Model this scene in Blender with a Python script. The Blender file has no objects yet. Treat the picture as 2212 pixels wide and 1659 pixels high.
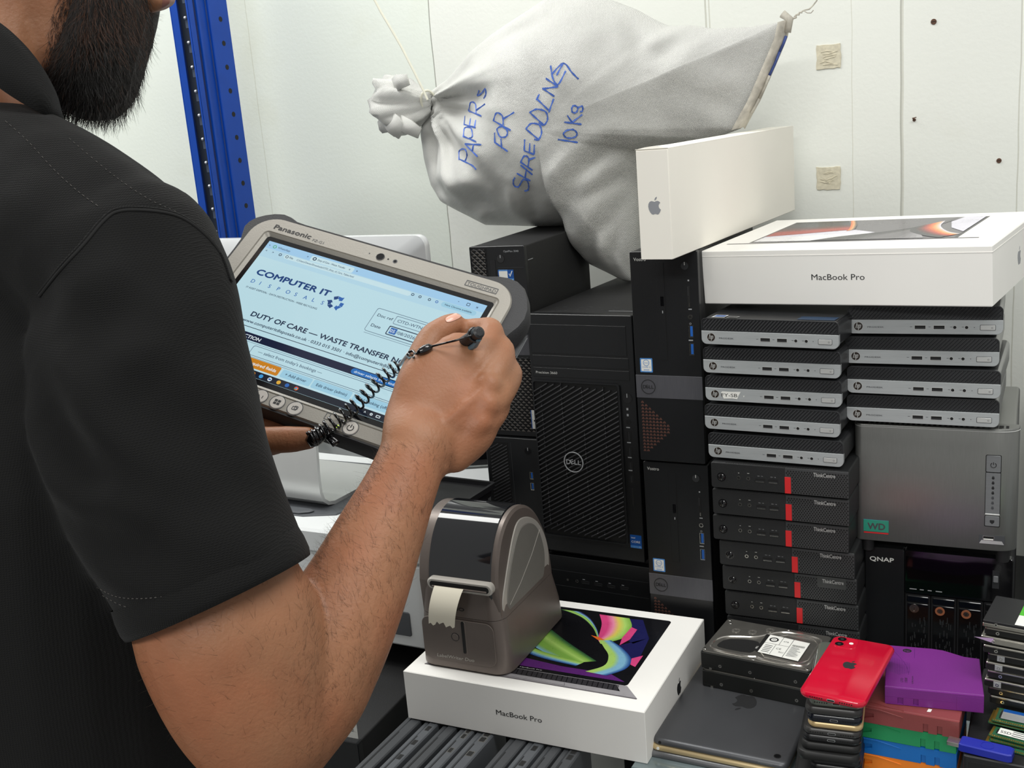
import bpy, math, random
from mathutils import Vector, Matrix, noise as mnoise
from mathutils.bvhtree import BVHTree

SC = bpy.context.scene
COL = SC.collection
RND = random.Random(7)
pi = math.pi

# ------------------------------------------------------------------ camera
F_PX, CX, CY = 2361.65, 1106.0, 829.5
CAM = Vector((0.0, 0.0, 1.563))
CA = Vector((0.88917, 0.45043, -0.08021))      # right
CB = Vector((-0.03879, 0.24901, 0.96772))      # up
CC = CA.cross(CB) * -1.0                        # forward
cam_d = bpy.data.cameras.new('camera')
cam_d.sensor_fit = 'HORIZONTAL'
cam_d.sensor_width = 36.0
cam_d.lens = F_PX * 36.0 / 2212.0
cam_d.clip_start = 0.02
cam_d.clip_end = 50.0
cam_o = bpy.data.objects.new('camera', cam_d)
COL.objects.link(cam_o)
cam_o.matrix_world = Matrix(((CA.x, CB.x, -CC.x, CAM.x), (CA.y, CB.y, -CC.y, CAM.y), (CA.z, CB.z, -CC.z, CAM.z), (0, 0, 0, 1)))
SC.camera = cam_o

# ------------------------------------------------------------------ world, lamps, exposure
SC.view_settings.view_transform = 'Standard'
SC.view_settings.look = 'None'
SC.view_settings.gamma = 1.0
SC.view_settings.use_curve_mapping = False
SC.view_settings.exposure = 0.0
W = bpy.data.worlds.new('room_light')
SC.world = W
W.use_nodes = True
_bg = W.node_tree.nodes['Background']
_bg.inputs[0].default_value = (1.0, 1.0, 0.985, 1)
_bg.inputs[1].default_value = 0.42


def area(name, loc, target, sx, sy, power, col):
    d = bpy.data.lights.new(name, 'AREA')
    d.shape = 'RECTANGLE'
    d.size, d.size_y = sx, sy
    d.energy = power
    d.color = col
    o = bpy.data.objects.new(name, d)
    COL.objects.link(o)
    o.location = loc
    o.rotation_euler = (Vector(target) - Vector(loc)).to_track_quat('-Z', 'Y').to_euler()
    return o


area('ceiling_and_fill_light', (-1.55, 1.32, 2.75), (-1.55, 1.32, 0), 1.4, 0.45, 24, (1.0, 1.0, 0.97))
area('ceiling_and_fill_light', (-3.1, 0.9, 2.75), (-3.1, 0.9, 0), 1.2, 0.6, 20, (1.0, 1.0, 0.97))  # unseen lamp added to brighten the wall behind the man
area('ceiling_and_fill_light', (0.4, 0.75, 2.75), (0.4, 0.75, 0), 1.2, 0.6, 20, (1.0, 1.0, 0.97))
area('ceiling_and_fill_light', (-0.2, -1.7, 2.75), (-0.2, -1.7, 0), 1.8, 0.6, 76, (1.0, 1.0, 0.97))  # unseen lamp behind the camera, set back and strengthened as front fill


# ------------------------------------------------------------------ placing helpers
def ray(px, py):
    return CC + CA * ((px - CX) / F_PX) - CB * ((py - CY) / F_PX)


def at(px, py, d):
    return CAM + ray(px, py) * d


def onY(px, py, Y):
    r = ray(px, py)
    return CAM + r * (Y / r.y)


def onZ(px, py, Z):
    r = ray(px, py)
    return CAM + r * ((Z - CAM.z) / r.z)


# ------------------------------------------------------------------ materials
def lin(c):
    if isinstance(c, str):
        c = tuple(int(c[i:i + 2], 16) / 255 for i in (0, 2, 4))
    return tuple((x / 12.92 if x <= 0.04045 else ((x + 0.055) / 1.055) ** 2.4) for x in c)


MATS = {}


def mat(name, col, rough=0.5, metal=0.0, var=0.08, vs=12.0, bump=0.0, bs=200.0, emit=0.0, coat=0.0, spec=0.5, trans=0.0, sss=0.0, alpha=1.0, stretch=None, rvar=0.1):
    m = bpy.data.materials.new(name)
    m.use_nodes = True
    nt = m.node_tree
    N, L = nt.nodes, nt.links
    p = N['Principled BSDF']
    c = lin(col)
    tc = N.new('ShaderNodeTexCoord')
    co = tc.outputs['Object']
    if stretch:
        mp = N.new('ShaderNodeMapping')
        mp.inputs['Scale'].default_value = stretch
        L.new(co, mp.inputs['Vector'])
        co = mp.outputs['Vector']
    nz = N.new('ShaderNodeTexNoise')
    nz.inputs['Scale'].default_value = vs
    nz.inputs['Detail'].default_value = 4.0
    L.new(co, nz.inputs['Vector'])
    cr = N.new('ShaderNodeValToRGB')
    cr.color_ramp.elements[0].position = 0.3
    cr.color_ramp.elements[1].position = 0.7
    cr.color_ramp.elements[0].color = tuple(x * (1 - var) for x in c) + (1,)
    cr.color_ramp.elements[1].color = tuple(min(1, x * (1 + var)) for x in c) + (1,)
    L.new(nz.outputs[0], cr.inputs[0])
    L.new(cr.outputs[0], p.inputs['Base Color'])
    mr = N.new('ShaderNodeMapRange')
    mr.inputs['To Min'].default_value = max(0.02, rough * (1 - rvar))
    mr.inputs['To Max'].default_value = min(1, rough * (1 + rvar))
    L.new(nz.outputs[0], mr.inputs['Value'])
    L.new(mr.outputs[0], p.inputs['Roughness'])
    p.inputs['Metallic'].default_value = metal
    p.inputs['Specular IOR Level'].default_value = spec
    p.inputs['Coat Weight'].default_value = coat
    p.inputs['Coat Roughness'].default_value = 0.06
    p.inputs['Transmission Weight'].default_value = trans
    p.inputs['Alpha'].default_value = alpha
    if sss:
        p.inputs['Subsurface Weight'].default_value = sss
        p.inputs['Subsurface Radius'].default_value = (0.012, 0.005, 0.003)
        p.inputs['Subsurface Scale'].default_value = 0.4
    if emit:
        L.new(cr.outputs[0], p.inputs['Emission Color'])
        p.inputs['Emission Strength'].default_value = emit
    if bump:
        b2 = N.new('ShaderNodeTexNoise')
        b2.inputs['Scale'].default_value = bs
        b2.inputs['Detail'].default_value = 3.0
        L.new(co, b2.inputs['Vector'])
        bp = N.new('ShaderNodeBump')
        bp.inputs['Strength'].default_value = bump
        bp.inputs['Distance'].default_value = 0.001
        L.new(b2.outputs[0], bp.inputs['Height'])
        L.new(bp.outputs[0], p.inputs['Normal'])
    MATS[name] = m
    return m


M = MATS


# ------------------------------------------------------------------ mesh builder (millimetres in, metres out)
def frame(o, x, y, z):
    x, y, z = Vector(x), Vector(y), Vector(z)
    return Matrix(((x.x, y.x, z.x, o[0]), (x.y, y.y, z.y, o[1]), (x.z, y.z, z.z, o[2]), (0, 0, 0, 1)))


def FR(o=(0, 0, 0)):      # front face: x right, y up, z towards the viewer
    return frame(o, (1, 0, 0), (0, 0, 1), (0, -1, 0))


def TP(o=(0, 0, 0)):      # top face
    return frame(o, (1, 0, 0), (0, 1, 0), (0, 0, 1))


def RT(o=(0, 0, 0)):      # right side: x to the back, y up, z outward
    return frame(o, (0, 1, 0), (0, 0, 1), (1, 0, 0))


_TXT = {}


def text_tris(s, off=0.0):
    key = (s, off)
    if key not in _TXT:
        cu = bpy.data.curves.new('t', 'FONT')
        cu.body = s
        cu.offset = off
        cu.resolution_u = 3
        ob = bpy.data.objects.new('t', cu)
        me = ob.to_mesh()
        vs = [(v.co.x, v.co.y) for v in me.vertices]
        fs = [tuple(p.vertices) for p in me.polygons]
        ob.to_mesh_clear()
        bpy.data.objects.remove(ob)
        bpy.data.curves.remove(cu)
        x0 = min(v[0] for v in vs)
        x1 = max(v[0] for v in vs)
        _TXT[key] = ([(x - x0, y) for x, y in vs], fs, x1 - x0)
    return _TXT[key]


def rrect(x0, y0, x1, y1, r=0.0, n=4):
    r = min(r, (x1 - x0) / 2 - 1e-4, (y1 - y0) / 2 - 1e-4)
    if r <= 0.01:
        return [(x0, y0), (x1, y0), (x1, y1), (x0, y1)]
    out = []
    for cx, cy, a in ((x1 - r, y0 + r, -90), (x1 - r, y1 - r, 0), (x0 + r, y1 - r, 90), (x0 + r, y0 + r, 180)):
        for k in range(n + 1):
            t = math.radians(a + 90 * k / n)
            out.append((cx + r * math.cos(t), cy + r * math.sin(t)))
    return out


def circ(cx, cy, r, n=20, ry=None):
    ry = ry or r
    return [(cx + r * math.cos(2 * pi * k / n), cy + ry * math.sin(2 * pi * k / n)) for k in range(n)]


def inset(pts, d):
    n = len(pts)
    out = []
    for i in range(n):
        a, b, c = Vector(pts[i - 1]), Vector(pts[i]), Vector(pts[(i + 1) % n])
        e1, e2 = (b - a), (c - b)
        if e1.length < 1e-9 or e2.length < 1e-9:
            out.append(tuple(b))
            continue
        n1 = Vector((-e1.y, e1.x)).normalized()
        n2 = Vector((-e2.y, e2.x)).normalized()
        m = n1 + n2
        k = m.dot(n1)
        out.append(tuple(b + m * (d / max(0.4, k))) if m.length > 1e-6 else tuple(b))
    return out


class MB:
    def __init__(s, fr=None):
        s.v, s.f, s.m, s.sm = [], [], [], []
        s.fr = fr or Matrix.Identity(4)
        s.keys = []

    def key(s, m):
        if m not in s.keys:
            s.keys.append(m)
        return s.keys.index(m)

    def add(s, vs, fs, m, smooth=True):
        o = len(s.v)
        fr = s.fr
        for p in vs:
            q = fr @ Vector(p)
            s.v.append((q.x, q.y, q.z))
        k = s.key(m)
        for f in fs:
            s.f.append(tuple(i + o for i in f))
            s.m.append(k)
            s.sm.append(smooth)
        return s

    def prism(s, pts, z0, z1, m, b=0.0, mtop=None, bottom=True):
        n = len(pts)
        rings = []
        if b > 0:
            ip = inset(pts, b)
            rings = [[(x, y, z0) for x, y in ip], [(x, y, z0 + b) for x, y in pts], [(x, y, z1 - b) for x, y in pts], [(x, y, z1) for x, y in ip]]
        else:
            rings = [[(x, y, z0) for x, y in pts], [(x, y, z1) for x, y in pts]]
        vs = [p for r in rings for p in r]
        fs = []
        for k in range(len(rings) - 1):
            for i in range(n):
                j = (i + 1) % n
                fs.append((k * n + i, k * n + j, (k + 1) * n + j, (k + 1) * n + i))
        if bottom:
            fs.append(tuple(range(n - 1, -1, -1)))
        top = tuple(range((len(rings) - 1) * n, len(rings) * n))
        if mtop is None:
            fs.append(top)
            s.add(vs, fs, m)
        else:
            s.add(vs, fs, m)
            s.add(rings[-1], [tuple(range(n))], mtop)
        return s

    def rect(s, x0, y0, x1, y1, z0, z1, m, r=0.0, b=0.0, n=4, mtop=None, bottom=True):
        return s.prism(rrect(x0, y0, x1, y1, r, n), z0, z1, m, b, mtop, bottom)

    def box(s, x0, x1, y0, y1, z0, z1, m, b=0.0):
        return s.prism(rrect(x0, y0, x1, y1), z0, z1, m, b)

    def disc(s, cx, cy, r, z0, z1, m, n=20, b=0.0):
        return s.prism(circ(cx, cy, r, n), z0, z1, m, b)

    def flat(s, pts, z, m):
        return s.add([(x, y, z) for x, y in pts], [tuple(range(len(pts)))], m)

    def ring(s, cx, cy, r0, r1, z0, z1, m, n=28):
        a, b = circ(cx, cy, r1, n), circ(cx, cy, r0, n)
        vs = [(x, y, z0) for x, y in a] + [(x, y, z1) for x, y in a] + [(x, y, z1) for x, y in b] + [(x, y, z0) for x, y in b]
        fs = []
        for k in range(3):
            for i in range(n):
                j = (i + 1) % n
                fs.append((k * n + i, k * n + j, (k + 1) * n + j, (k + 1) * n + i))
        return s.add(vs, fs, m)

    def frame_ring(s, outer, inner, z0, z1, m):
        n = len(outer)
        vs = [(x, y, z0) for x, y in outer] + [(x, y, z1) for x, y in outer] + [(x, y, z1) for x, y in inner] + [(x, y, z0) for x, y in inner]
        fs = []
        for k in range(4):
            for i in range(n):
                j = (i + 1) % n
                fs.append((k * n + i, k * n + j, ((k + 1) % 4) * n + j, ((k + 1) % 4) * n + i))
        return s.add(vs, fs, m)

    def text(s, t, x, y, z, m, size=None, width=None, align='l', shear=0.0, rot=0.0, sy=1.0, bold=0.0):
        vs, fs, w = text_tris(t)
        if width:
            k = width / w
            ky = (size if size else k) if size else k
        else:
            k = size
            ky = size
        ky *= sy
        ox = {'l': 0, 'c': -w * k / 2, 'r': -w * k}[align]
        c, sn = math.cos(rot), math.sin(rot)
        out = []
        for a, b in vs:
            X, Y = a * k + ox + b * ky * shear, b * ky
            out.append((x + X * c - Y * sn, y + X * sn + Y * c, z))
        s.add(out, fs, m, False)
        if bold:
            d = bold * ky * 1.3
            for q, (dx, dy) in enumerate(((d, 0), (d * .5, d * .5), (d * .5, -d * .5))):
                s.add([(X + dx * c - dy * sn, Y + dx * sn + dy * c, Z_ + .03 * (q + 1)) for X, Y, Z_ in out], fs, m, False)
        return s

    def tube(s, pts, r, m, n=8, cap=True, closed=False):
        P = [Vector(p) for p in pts]
        R = r if isinstance(r, (list, tuple)) else [r] * len(P)
        up = None
        vs, fs = [], []
        L = len(P)
        for i, p in enumerate(P):
            if closed:
                t = (P[(i + 1) % L] - P[i - 1]).normalized()
            else:
                t = (P[min(i + 1, L - 1)] - P[max(i - 1, 0)]).normalized()
            if up is None:
                up = Vector((0, 0, 1)) if abs(t.z) < 0.9 else Vector((1, 0, 0))
            a = t.cross(up)
            if a.length < 1e-6:
                a = t.orthogonal()
            a.normalize()
            b = a.cross(t).normalized()
            up = b
            for k in range(n):
                th = 2 * pi * k / n
                vs.append(p + (a * math.cos(th) + b * math.sin(th)) * R[i])
        for i in range(L if closed else L - 1):
            i2 = (i + 1) % L
            for k in range(n):
                k2 = (k + 1) % n
                fs.append((i * n + k, i * n + k2, i2 * n + k2, i2 * n + k))
        if cap and not closed:
            fs.append(tuple(range(n - 1, -1, -1)))
            fs.append(tuple(range((L - 1) * n, L * n)))
        return s.add(vs, fs, m)

    def loft(s, rings, m, cap=True, close=True):
        n = len(rings[0])
        vs = [p for r in rings for p in r]
        fs = []
        for k in range(len(rings) - 1):
            for i in range(n if close else n - 1):
                j = (i + 1) % n
                fs.append((k * n + i, k * n + j, (k + 1) * n + j, (k + 1) * n + i))
        if cap:
            fs.append(tuple(range(n - 1, -1, -1)))
            fs.append(tuple(range((len(rings) - 1) * n, len(rings) * n)))
        return s.add(vs, fs, m)

    def ball(s, c, r, m, nu=14, nv=8, sq=(1, 1, 1)):
        rings = []
        for j in range(nv + 1):
            ph = -pi / 2 + pi * (j + 0.02) / (nv + 0.04)
            rings.append([(c[0] + r * sq[0] * math.cos(ph) * math.cos(2 * pi * i / nu), c[1] + r * sq[1] * math.cos(ph) * math.sin(2 * pi * i / nu), c[2] + r * sq[2] * math.sin(ph)) for i in range(nu)])
        return s.loft(rings, m)

    def mesh(s, name, scale=0.001, sharp=32.0):
        me = bpy.data.meshes.new(name)
        me.from_pydata([(x * scale, y * scale, z * scale) for x, y, z in s.v], [], s.f)
        for k in s.keys:
            me.materials.append(MATS[k])
        me.polygons.foreach_set('material_index', s.m)
        me.polygons.foreach_set('use_smooth', s.sm)
        me.update()
        if sharp:
            me.set_sharp_from_angle(angle=math.radians(sharp))
        return me

    def build(s, name, parent=None, scale=0.001, sharp=32.0, label=None):
        o = bpy.data.objects.new(name, s.mesh(name, scale, sharp))
        COL.objects.link(o)
        if parent is not None:
            o.parent = parent
        if label:
            o['label'] = label
        return o


def tag(o, label, cat, group=None):
    o['label'] = label
    o['category'] = cat
    if group:
        o['group'] = group
    return o


def thing(name, label, cat, loc=(0, 0, 0), rz=0.0, group=None, rot=None):
    o = bpy.data.objects.new(name, None)
    o.empty_display_size = 0.02
    COL.objects.link(o)
    o.location = loc
    o.rotation_euler = rot or (0, 0, math.radians(rz))
    return tag(o, label, cat, group)


def dup(root, loc, rz, label, group=None):
    r = root.copy()
    COL.objects.link(r)
    r.location = loc
    r.rotation_euler = (0, 0, math.radians(rz))
    r['label'] = label
    if group:
        r['group'] = group
    for ch in list(root.children):
        c = ch.copy()
        COL.objects.link(c)
        c.parent = r
        for g in list(ch.children):
            d = g.copy()
            COL.objects.link(d)
            d.parent = c
    return r


def structure(o):
    o['kind'] = 'structure'
    return o


def cm(v):          # camera-relative millimetres -> world metres
    return (v[0] / 1000, v[1] / 1000, v[2] / 1000 + 1.563)


TABLE = 0.78
# ------------------------------------------------------------------ palette
mat('black_plastic', '1b1b1d', 0.42, var=0.12, bump=0.15, bs=900)
mat('black_matt', '151516', 0.6, var=0.15, bump=0.2, bs=700)
mat('black_gloss', '0d0d0f', 0.12, var=0.1, coat=0.4)
mat('deep_black', '050505', 0.7, var=0.1)
mat('charcoal', '2b2c2e', 0.45, var=0.12, bump=0.15, bs=600)
mat('dark_grey', '45474a', 0.42, var=0.08)
mat('mid_grey', '77797b', 0.4, metal=0.2, var=0.05, stretch=(4, 40, 40))
mat('silver_plastic', 'a9abac', 0.38, metal=0.35, var=0.05, vs=20)
mat('silver_button', 'c3c4c2', 0.35, metal=0.3, var=0.04)
mat('steel', 'c9c7c0', 0.22, metal=1.0, var=0.06, vs=40)
mat('nas_silver', '828380', 0.36, metal=0.6, var=0.04, stretch=(60, 4, 4))
mat('aluminium', 'd4d5d3', 0.34, metal=0.55, var=0.03)
mat('white_card', 'f1efea', 0.55, var=0.02, vs=6)
mat('cream_card', 'f3efe5', 0.6, var=0.025, vs=5)
mat('ink_black', '1a1a1c', 0.6, var=0.05)
mat('ink_grey', '8f9196', 0.5, var=0.05)
mat('print_grey', 'a0a2a4', 0.5, var=0.05)
mat('label_white', 'e8e8e2', 0.6, var=0.03)
mat('label_text', 'c9c9c5', 0.6, var=0.03)
mat('blue_usb', '1f5fb4', 0.4, var=0.1)
mat('red_plastic', 'd3272a', 0.42, var=0.05)
mat('blue_sticker', '0f4f9c', 0.3, var=0.1)
# ------------------------------------------------------------------ setting
WALL_Y = 1.90


def wall_material():
    m = mat('wall_paint', 'e6e8e1', 0.62, var=0.035, vs=2.2, bump=0.35, bs=130)
    nt = m.node_tree
    N, L = nt.nodes, nt.links
    p = N['Principled BSDF']
    base = p.inputs['Base Color'].links[0].from_socket
    tc = N.new('ShaderNodeTexCoord')
    sep = N.new('ShaderNodeSeparateXYZ')
    L.new(tc.outputs['Object'], sep.inputs[0])
    # wobble so that the board joints are not ruler straight
    nz = N.new('ShaderNodeTexNoise')
    nz.inputs['Scale'].default_value = 9
    L.new(tc.outputs['Object'], nz.inputs['Vector'])
    ms = N.new('ShaderNodeMath'); ms.operation = 'MULTIPLY_ADD'
    ms.inputs[1].default_value = 0.006
    ms.inputs[2].default_value = -0.003
    L.new(nz.outputs[0], ms.inputs[0])
    xx = N.new('ShaderNodeMath'); xx.operation = 'ADD'
    L.new(sep.outputs[0], xx.inputs[0]); L.new(ms.outputs[0], xx.inputs[1])
    cur = base
    # slightly greener tint on the boards left of the first joint
    x1 = onY(945, 220, WALL_Y).x
    lt = N.new('ShaderNodeMath'); lt.operation = 'LESS_THAN'
    lt.inputs[1].default_value = x1
    L.new(sep.outputs[0], lt.inputs[0])
    mx = N.new('ShaderNodeMixRGB'); mx.blend_type = 'MULTIPLY'
    mx.inputs[2].default_value = (0.965, 1.0, 0.975, 1)
    L.new(lt.outputs[0], mx.inputs[0]); L.new(cur, mx.inputs[1])
    cur = mx.outputs[0]
    for xs, w, dk in ((x1, 0.0011, 0.45), (onY(1524, 20, WALL_Y).x, 0.0016, 0.72), (onY(1532, 20, WALL_Y).x, 0.0012, 0.78), (onY(1947, 220, WALL_Y).x, 0.0016, 0.62), (onY(1951, 220, WALL_Y).x, 0.001, 0.8), (onY(1840, 80, WALL_Y).x, 0.0007, 0.85), (onY(541, 100, WALL_Y).x, 0.001, 0.85), (onY(2207, 60, WALL_Y).x, 0.001, 0.75)):
        d = N.new('ShaderNodeMath'); d.operation = 'SUBTRACT'
        d.inputs[1].default_value = xs
        L.new(xx.outputs[0], d.inputs[0])
        a = N.new('ShaderNodeMath'); a.operation = 'ABSOLUTE'
        L.new(d.outputs[0], a.inputs[0])
        l2 = N.new('ShaderNodeMath'); l2.operation = 'LESS_THAN'
        l2.inputs[1].default_value = w
        L.new(a.outputs[0], l2.inputs[0])
        mx = N.new('ShaderNodeMixRGB'); mx.blend_type = 'MULTIPLY'
        mx.inputs[2].default_value = (dk, dk * 0.985, dk * 0.94, 1)
        L.new(l2.outputs[0], mx.inputs[0]); L.new(cur, mx.inputs[1])
        cur = mx.outputs[0]
    # yellowish scuffs with a shape of their own
    n2 = N.new('ShaderNodeTexNoise'); n2.inputs['Scale'].default_value = 5.5; n2.inputs['Detail'].default_value = 6
    L.new(tc.outputs['Object'], n2.inputs['Vector'])
    r2 = N.new('ShaderNodeValToRGB')
    r2.color_ramp.elements[0].position = 0.6; r2.color_ramp.elements[0].color = (0, 0, 0, 1)
    r2.color_ramp.elements[1].position = 0.78; r2.color_ramp.elements[1].color = (0.35, 0.35, 0.35, 1)
    L.new(n2.outputs[0], r2.inputs[0])
    mx = N.new('ShaderNodeMixRGB'); mx.blend_type = 'MULTIPLY'
    mx.inputs[2].default_value = (0.86, 0.83, 0.74, 1)
    L.new(r2.outputs[0], mx.inputs[0]); L.new(cur, mx.inputs[1])
    cur = mx.outputs[0]
    L.new(cur, p.inputs['Base Color'])


wall_material()
mat('floor_lino', '6b6d6c', 0.5, var=0.1, vs=6, bump=0.1)
mat('rack_blue', '083f9c', 0.42, spec=0.3, var=0.05, vs=30, bump=0.05, bs=300)
mat('bolt_zinc', 'c9cdd2', 0.3, metal=0.8)
mat('slot_dark', '16202f', 0.6)
mat('slot_grey', '4a5568', 0.5)
mat('table_black', '171819', 0.45, var=0.1, bump=0.1)
mat('table_glass', '7d8a8c', 0.12, var=0.05, metal=0.3)
mat('pad_tan', 'cfc8b2', 0.8, var=0.12, vs=160, bump=0.9, bs=120)
mat('rust', '5a3d2c', 0.7, var=0.3, vs=900)

b = MB()
b.box(-4200, 2200, WALL_Y * 1000, WALL_Y * 1000 + 80, 0, 2800, 'wall_paint')
structure(b.build('wall_back'))
b = MB()
b.box(-4200, 2200, -2500, WALL_Y * 1000, -60, 0, 'floor_lino')
structure(b.build('floor'))

# two squares of torn foam tape left on the wall
for (px, py), lab in (((1790, 122), 'square of torn tan adhesive pad high on the white wall, nearest the top edge'), ((1790, 385), 'square of torn tan adhesive pad on the white wall beside the tall cream carton')):
    c = onY(px, py, WALL_Y)
    b = MB(FR((c.x * 1000, WALL_Y * 1000, c.z * 1000)))
    pts = []
    for k, (x, y) in enumerate(rrect(-19.5, -19, 19.5, 19, 0)):
        pts.append((x, y))
    edge = []
    for i in range(4):
        a, q = Vector(pts[i]), Vector(pts[(i + 1) % 4])
        for k in range(7):
            v = a.lerp(q, k / 7)
            edge.append((v.x + RND.uniform(-.9, .9), v.y + RND.uniform(-.9, .9)))
    b.prism(edge, -0.2, 1.6, 'pad_tan', 0.4)
    for k in range(6):
        y = RND.uniform(-14, 12)
        b.tube([(-15 + RND.uniform(0, 9), y, 1.6), (RND.uniform(-6, 4), y + RND.uniform(-5, 5), 1.9), (RND.uniform(6, 16), y + RND.uniform(-4, 4), 1.6)], 0.7, 'pad_tan', 5)
    tag(b.build('adhesive_pad'), lab, 'tape')
for (px, py), r, lab in (((2017, 47), 4.4, 'rusty screw head in the white wall near the top right corner'), ((2158, 347), 3.8, 'rusty screw head in the white wall above the striped laptop carton'), ((1975, 259), 2.6, 'small bent nail sticking out of the white wall between the two rusty screws')):
    c = onY(px, py, WALL_Y)
    b = MB(FR((c.x * 1000, WALL_Y * 1000, c.z * 1000)))
    b.disc(0, 0, r, -1, 1.6, 'rust', 12, 0.5)
    b.box(-r * .7, r * .7, -0.5, 0.5, 1.5, 1.8, 'deep_black')
    if r < 3:
        b.tube([(0, 0, 1), (-2, 3, 6), (4, 4, 8)], 0.8, 'rust', 6)
    tag(b.build('screw' if r > 3 else 'nail'), lab, 'screw' if r > 3 else 'nail')

# ------------------------------------------------------------------ blue rack upright
UY = 1.70
x0 = onY(365, 0, UY).x * 1000
x1 = onY(404, 0, UY).x * 1000
wf = x1 - x0
t = thing('rack_upright', 'tall blue steel racking upright with bolts and punched holes behind the man', 'rack', (x0 / 1000, UY, 0))
H = 2600
DP = 108
b = MB(FR())
b.rect(0, 0, wf * .36, H, -2, 0, 'rack_blue', b=0.5)
b.rect(wf * .86, 0, wf, H, -2, 0, 'rack_blue', b=0.5)
b.rect(wf * .30, 0, wf * .92, H, -12, -9, 'slot_dark')
b.fr = RT((0, 0, 0))
b.rect(0, 0, DP, H, -2, -.2, 'rack_blue')
b.fr = FR()
for k in range(44):
    z = 700 + k * 46
    b.rect(wf * .55, z + 17, wf * .72, z + 34, -9.2, -8.6, 'slot_grey', r=1)
b.build('front_channel', t)
b = MB(RT((wf, 0, 0)))
b.rect(0, 0, 13, H, -2, 1, 'rack_blue', b=.5)
b.rect(13, 0, 20, H, -10, -8, 'slot_dark')
b.rect(20, 0, 26, H, -2, 4, 'rack_blue', b=1)
b.rect(26, 0, 52, H, -6, -3, 'rack_blue', b=1)
b.rect(52, 0, DP, H, -2, 5, 'rack_blue', b=1.5)
for k in range(30):
    b.disc(82, 1010 + k * 46, 5.2, 4.9, 5.3, 'deep_black', 12)
b.build('side_channel', t)
pb = MB(FR())
pb.ball((0, 0, -7), 3.7, 'bolt_zinc', 10, 6)
pm = pb.mesh('bolt')
for k in range(24):
    o = bpy.data.objects.new('bolt', pm)
    COL.objects.link(o)
    o.parent = t
    o.location = (wf * .62 / 1000, 0, (1150 + k * 46) / 1000)

# ------------------------------------------------------------------ work table
t = thing('work_table', 'long dark work table carrying the stacked computers', 'table', (0, 0, 0))
b = MB(TP())
b.prism([(-1450, 1330), (640, 1330), (640, 1880), (-1450, 1880)], 750, 780, 'table_black', 1.0)
b.build('tabletop', t)
b = MB(TP())
b.prism([(-461, 1094), (640, 1094), (640, 1330), (-461, 1330)], 774, 780, 'table_glass', 0.8)
b.build('front_shelf', t, label='thin grey metal shelf along the front edge')
for x in (-1410, -760, 600):
    for y in (1370, 1840):
        b = MB(TP())
        b.rect(x - 22, y - 22, x + 22, y + 22, 0, 750, 'table_black', r=3)
        b.build('leg', t)
for x in (-440, 600):
    b = MB(TP())
    b.rect(x - 14, 1110, x + 14, 1138, 0, 774, 'table_black', r=3)
    b.build('leg', t)
# ------------------------------------------------------------------ small shared fittings
def usb_a(b, x, y, w=13.0, h=5.6, z=0.0, tongue='deep_black', shell='steel'):
    """horizontal USB socket, lower left at x, y"""
    b.rect(x, y, x + w, y + h, z - 1.0, z + 0.25, shell, r=0.5)
    b.rect(x + .6, y + .6, x + w - .6, y + h - .6, z, z + 0.35, 'deep_black')
    b.rect(x + 1.0, y + .8, x + w - 1.0, y + h * .42, z, z + 0.45, tongue)


def usb_v(b, x, y, w=6.4, h=16.5, z=0.0):
    b.rect(x, y, x + w, y + h, z - 1.0, z + 0.3, 'steel', r=0.5)
    b.rect(x + .8, y + 1.4, x + w - .3, y + h - .6, z, z + 0.4, 'deep_black')
    b.rect(x + 2.4, y + 1.8, x + w - .8, y + h - .8, z, z + 0.55, 'blue_usb')


def jack(b, x, y, r=2.2, z=0.0, metal=True):
    if metal:
        b.ring(x, y, r * .62, r, z - .5, z + 0.5, 'steel', 16)
        b.disc(x, y, r * .62, z - .5, z + 0.2, 'deep_black', 14)
    else:
        b.ring(x, y, r * .9, r * 1.08, z - .5, z + 0.25, 'silver_button', 16)
        b.disc(x, y, r * .92, z - .5, z + 0.15, 'deep_black', 16)


def power_mark(b, x, y, r, z, m, bar=True):
    pts = []
    for k in range(15):
        a = math.radians(125 + 290 * k / 14)
        pts.append((x + r * math.cos(a), y + r * math.sin(a), z))
    b.tube(pts, r * .14, m, 5)
    b.rect(x - r * .14, y + r * .1, x + r * .14, y + r * 1.2, z - .1, z + .15, m)


APPLE_BODY = [(0.00, 0.36), (-.12, .40), (-.26, .43), (-.40, .37), (-.50, .22), (-.53, .02), (-.49, -.2), (-.40, -.40), (-.28, -.55), (-.16, -.60), (-.04, -.56), (.06, -.55), (.18, -.60), (.30, -.57), (.41, -.42), (.49, -.24), (.40, -.17), (.33, -.06), (.32, .08), (.37, .2), (.46, .28), (.37, .38), (.24, .43), (.12, .41)]
APPLE_LEAF = [(.00, .46), (.02, .58), (.09, .68), (.2, .74), (.20, .64), (.15, .55), (.08, .49)]


def apple(b, x, y, s, z, m, rot=0.0, th=0.12):
    c, sn = math.cos(rot), math.sin(rot)
    for pl in (APPLE_BODY, APPLE_LEAF):
        b.prism([(x + (u * c - v * sn) * s, y + (u * sn + v * c) * s) for u, v in pl], z - .05, z + th, m)


def dell_logo(b, x, y, r, z, m, ring_m=None):
    b.ring(x, y, r * .91, r, z - .3, z + .5, ring_m or m, 32)
    b.text('D', x - r * .74, y - r * .22, z + .4, m, width=r * .42, size=r * .64, bold=.03)
    b.text('E', x - r * .22, y - r * .24, z + .4, m, width=r * .34, size=r * .62, rot=.4, bold=.03)
    b.text('LL', x + r * .10, y - r * .22, z + .4, m, width=r * .64, size=r * .64, bold=.03)


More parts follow.
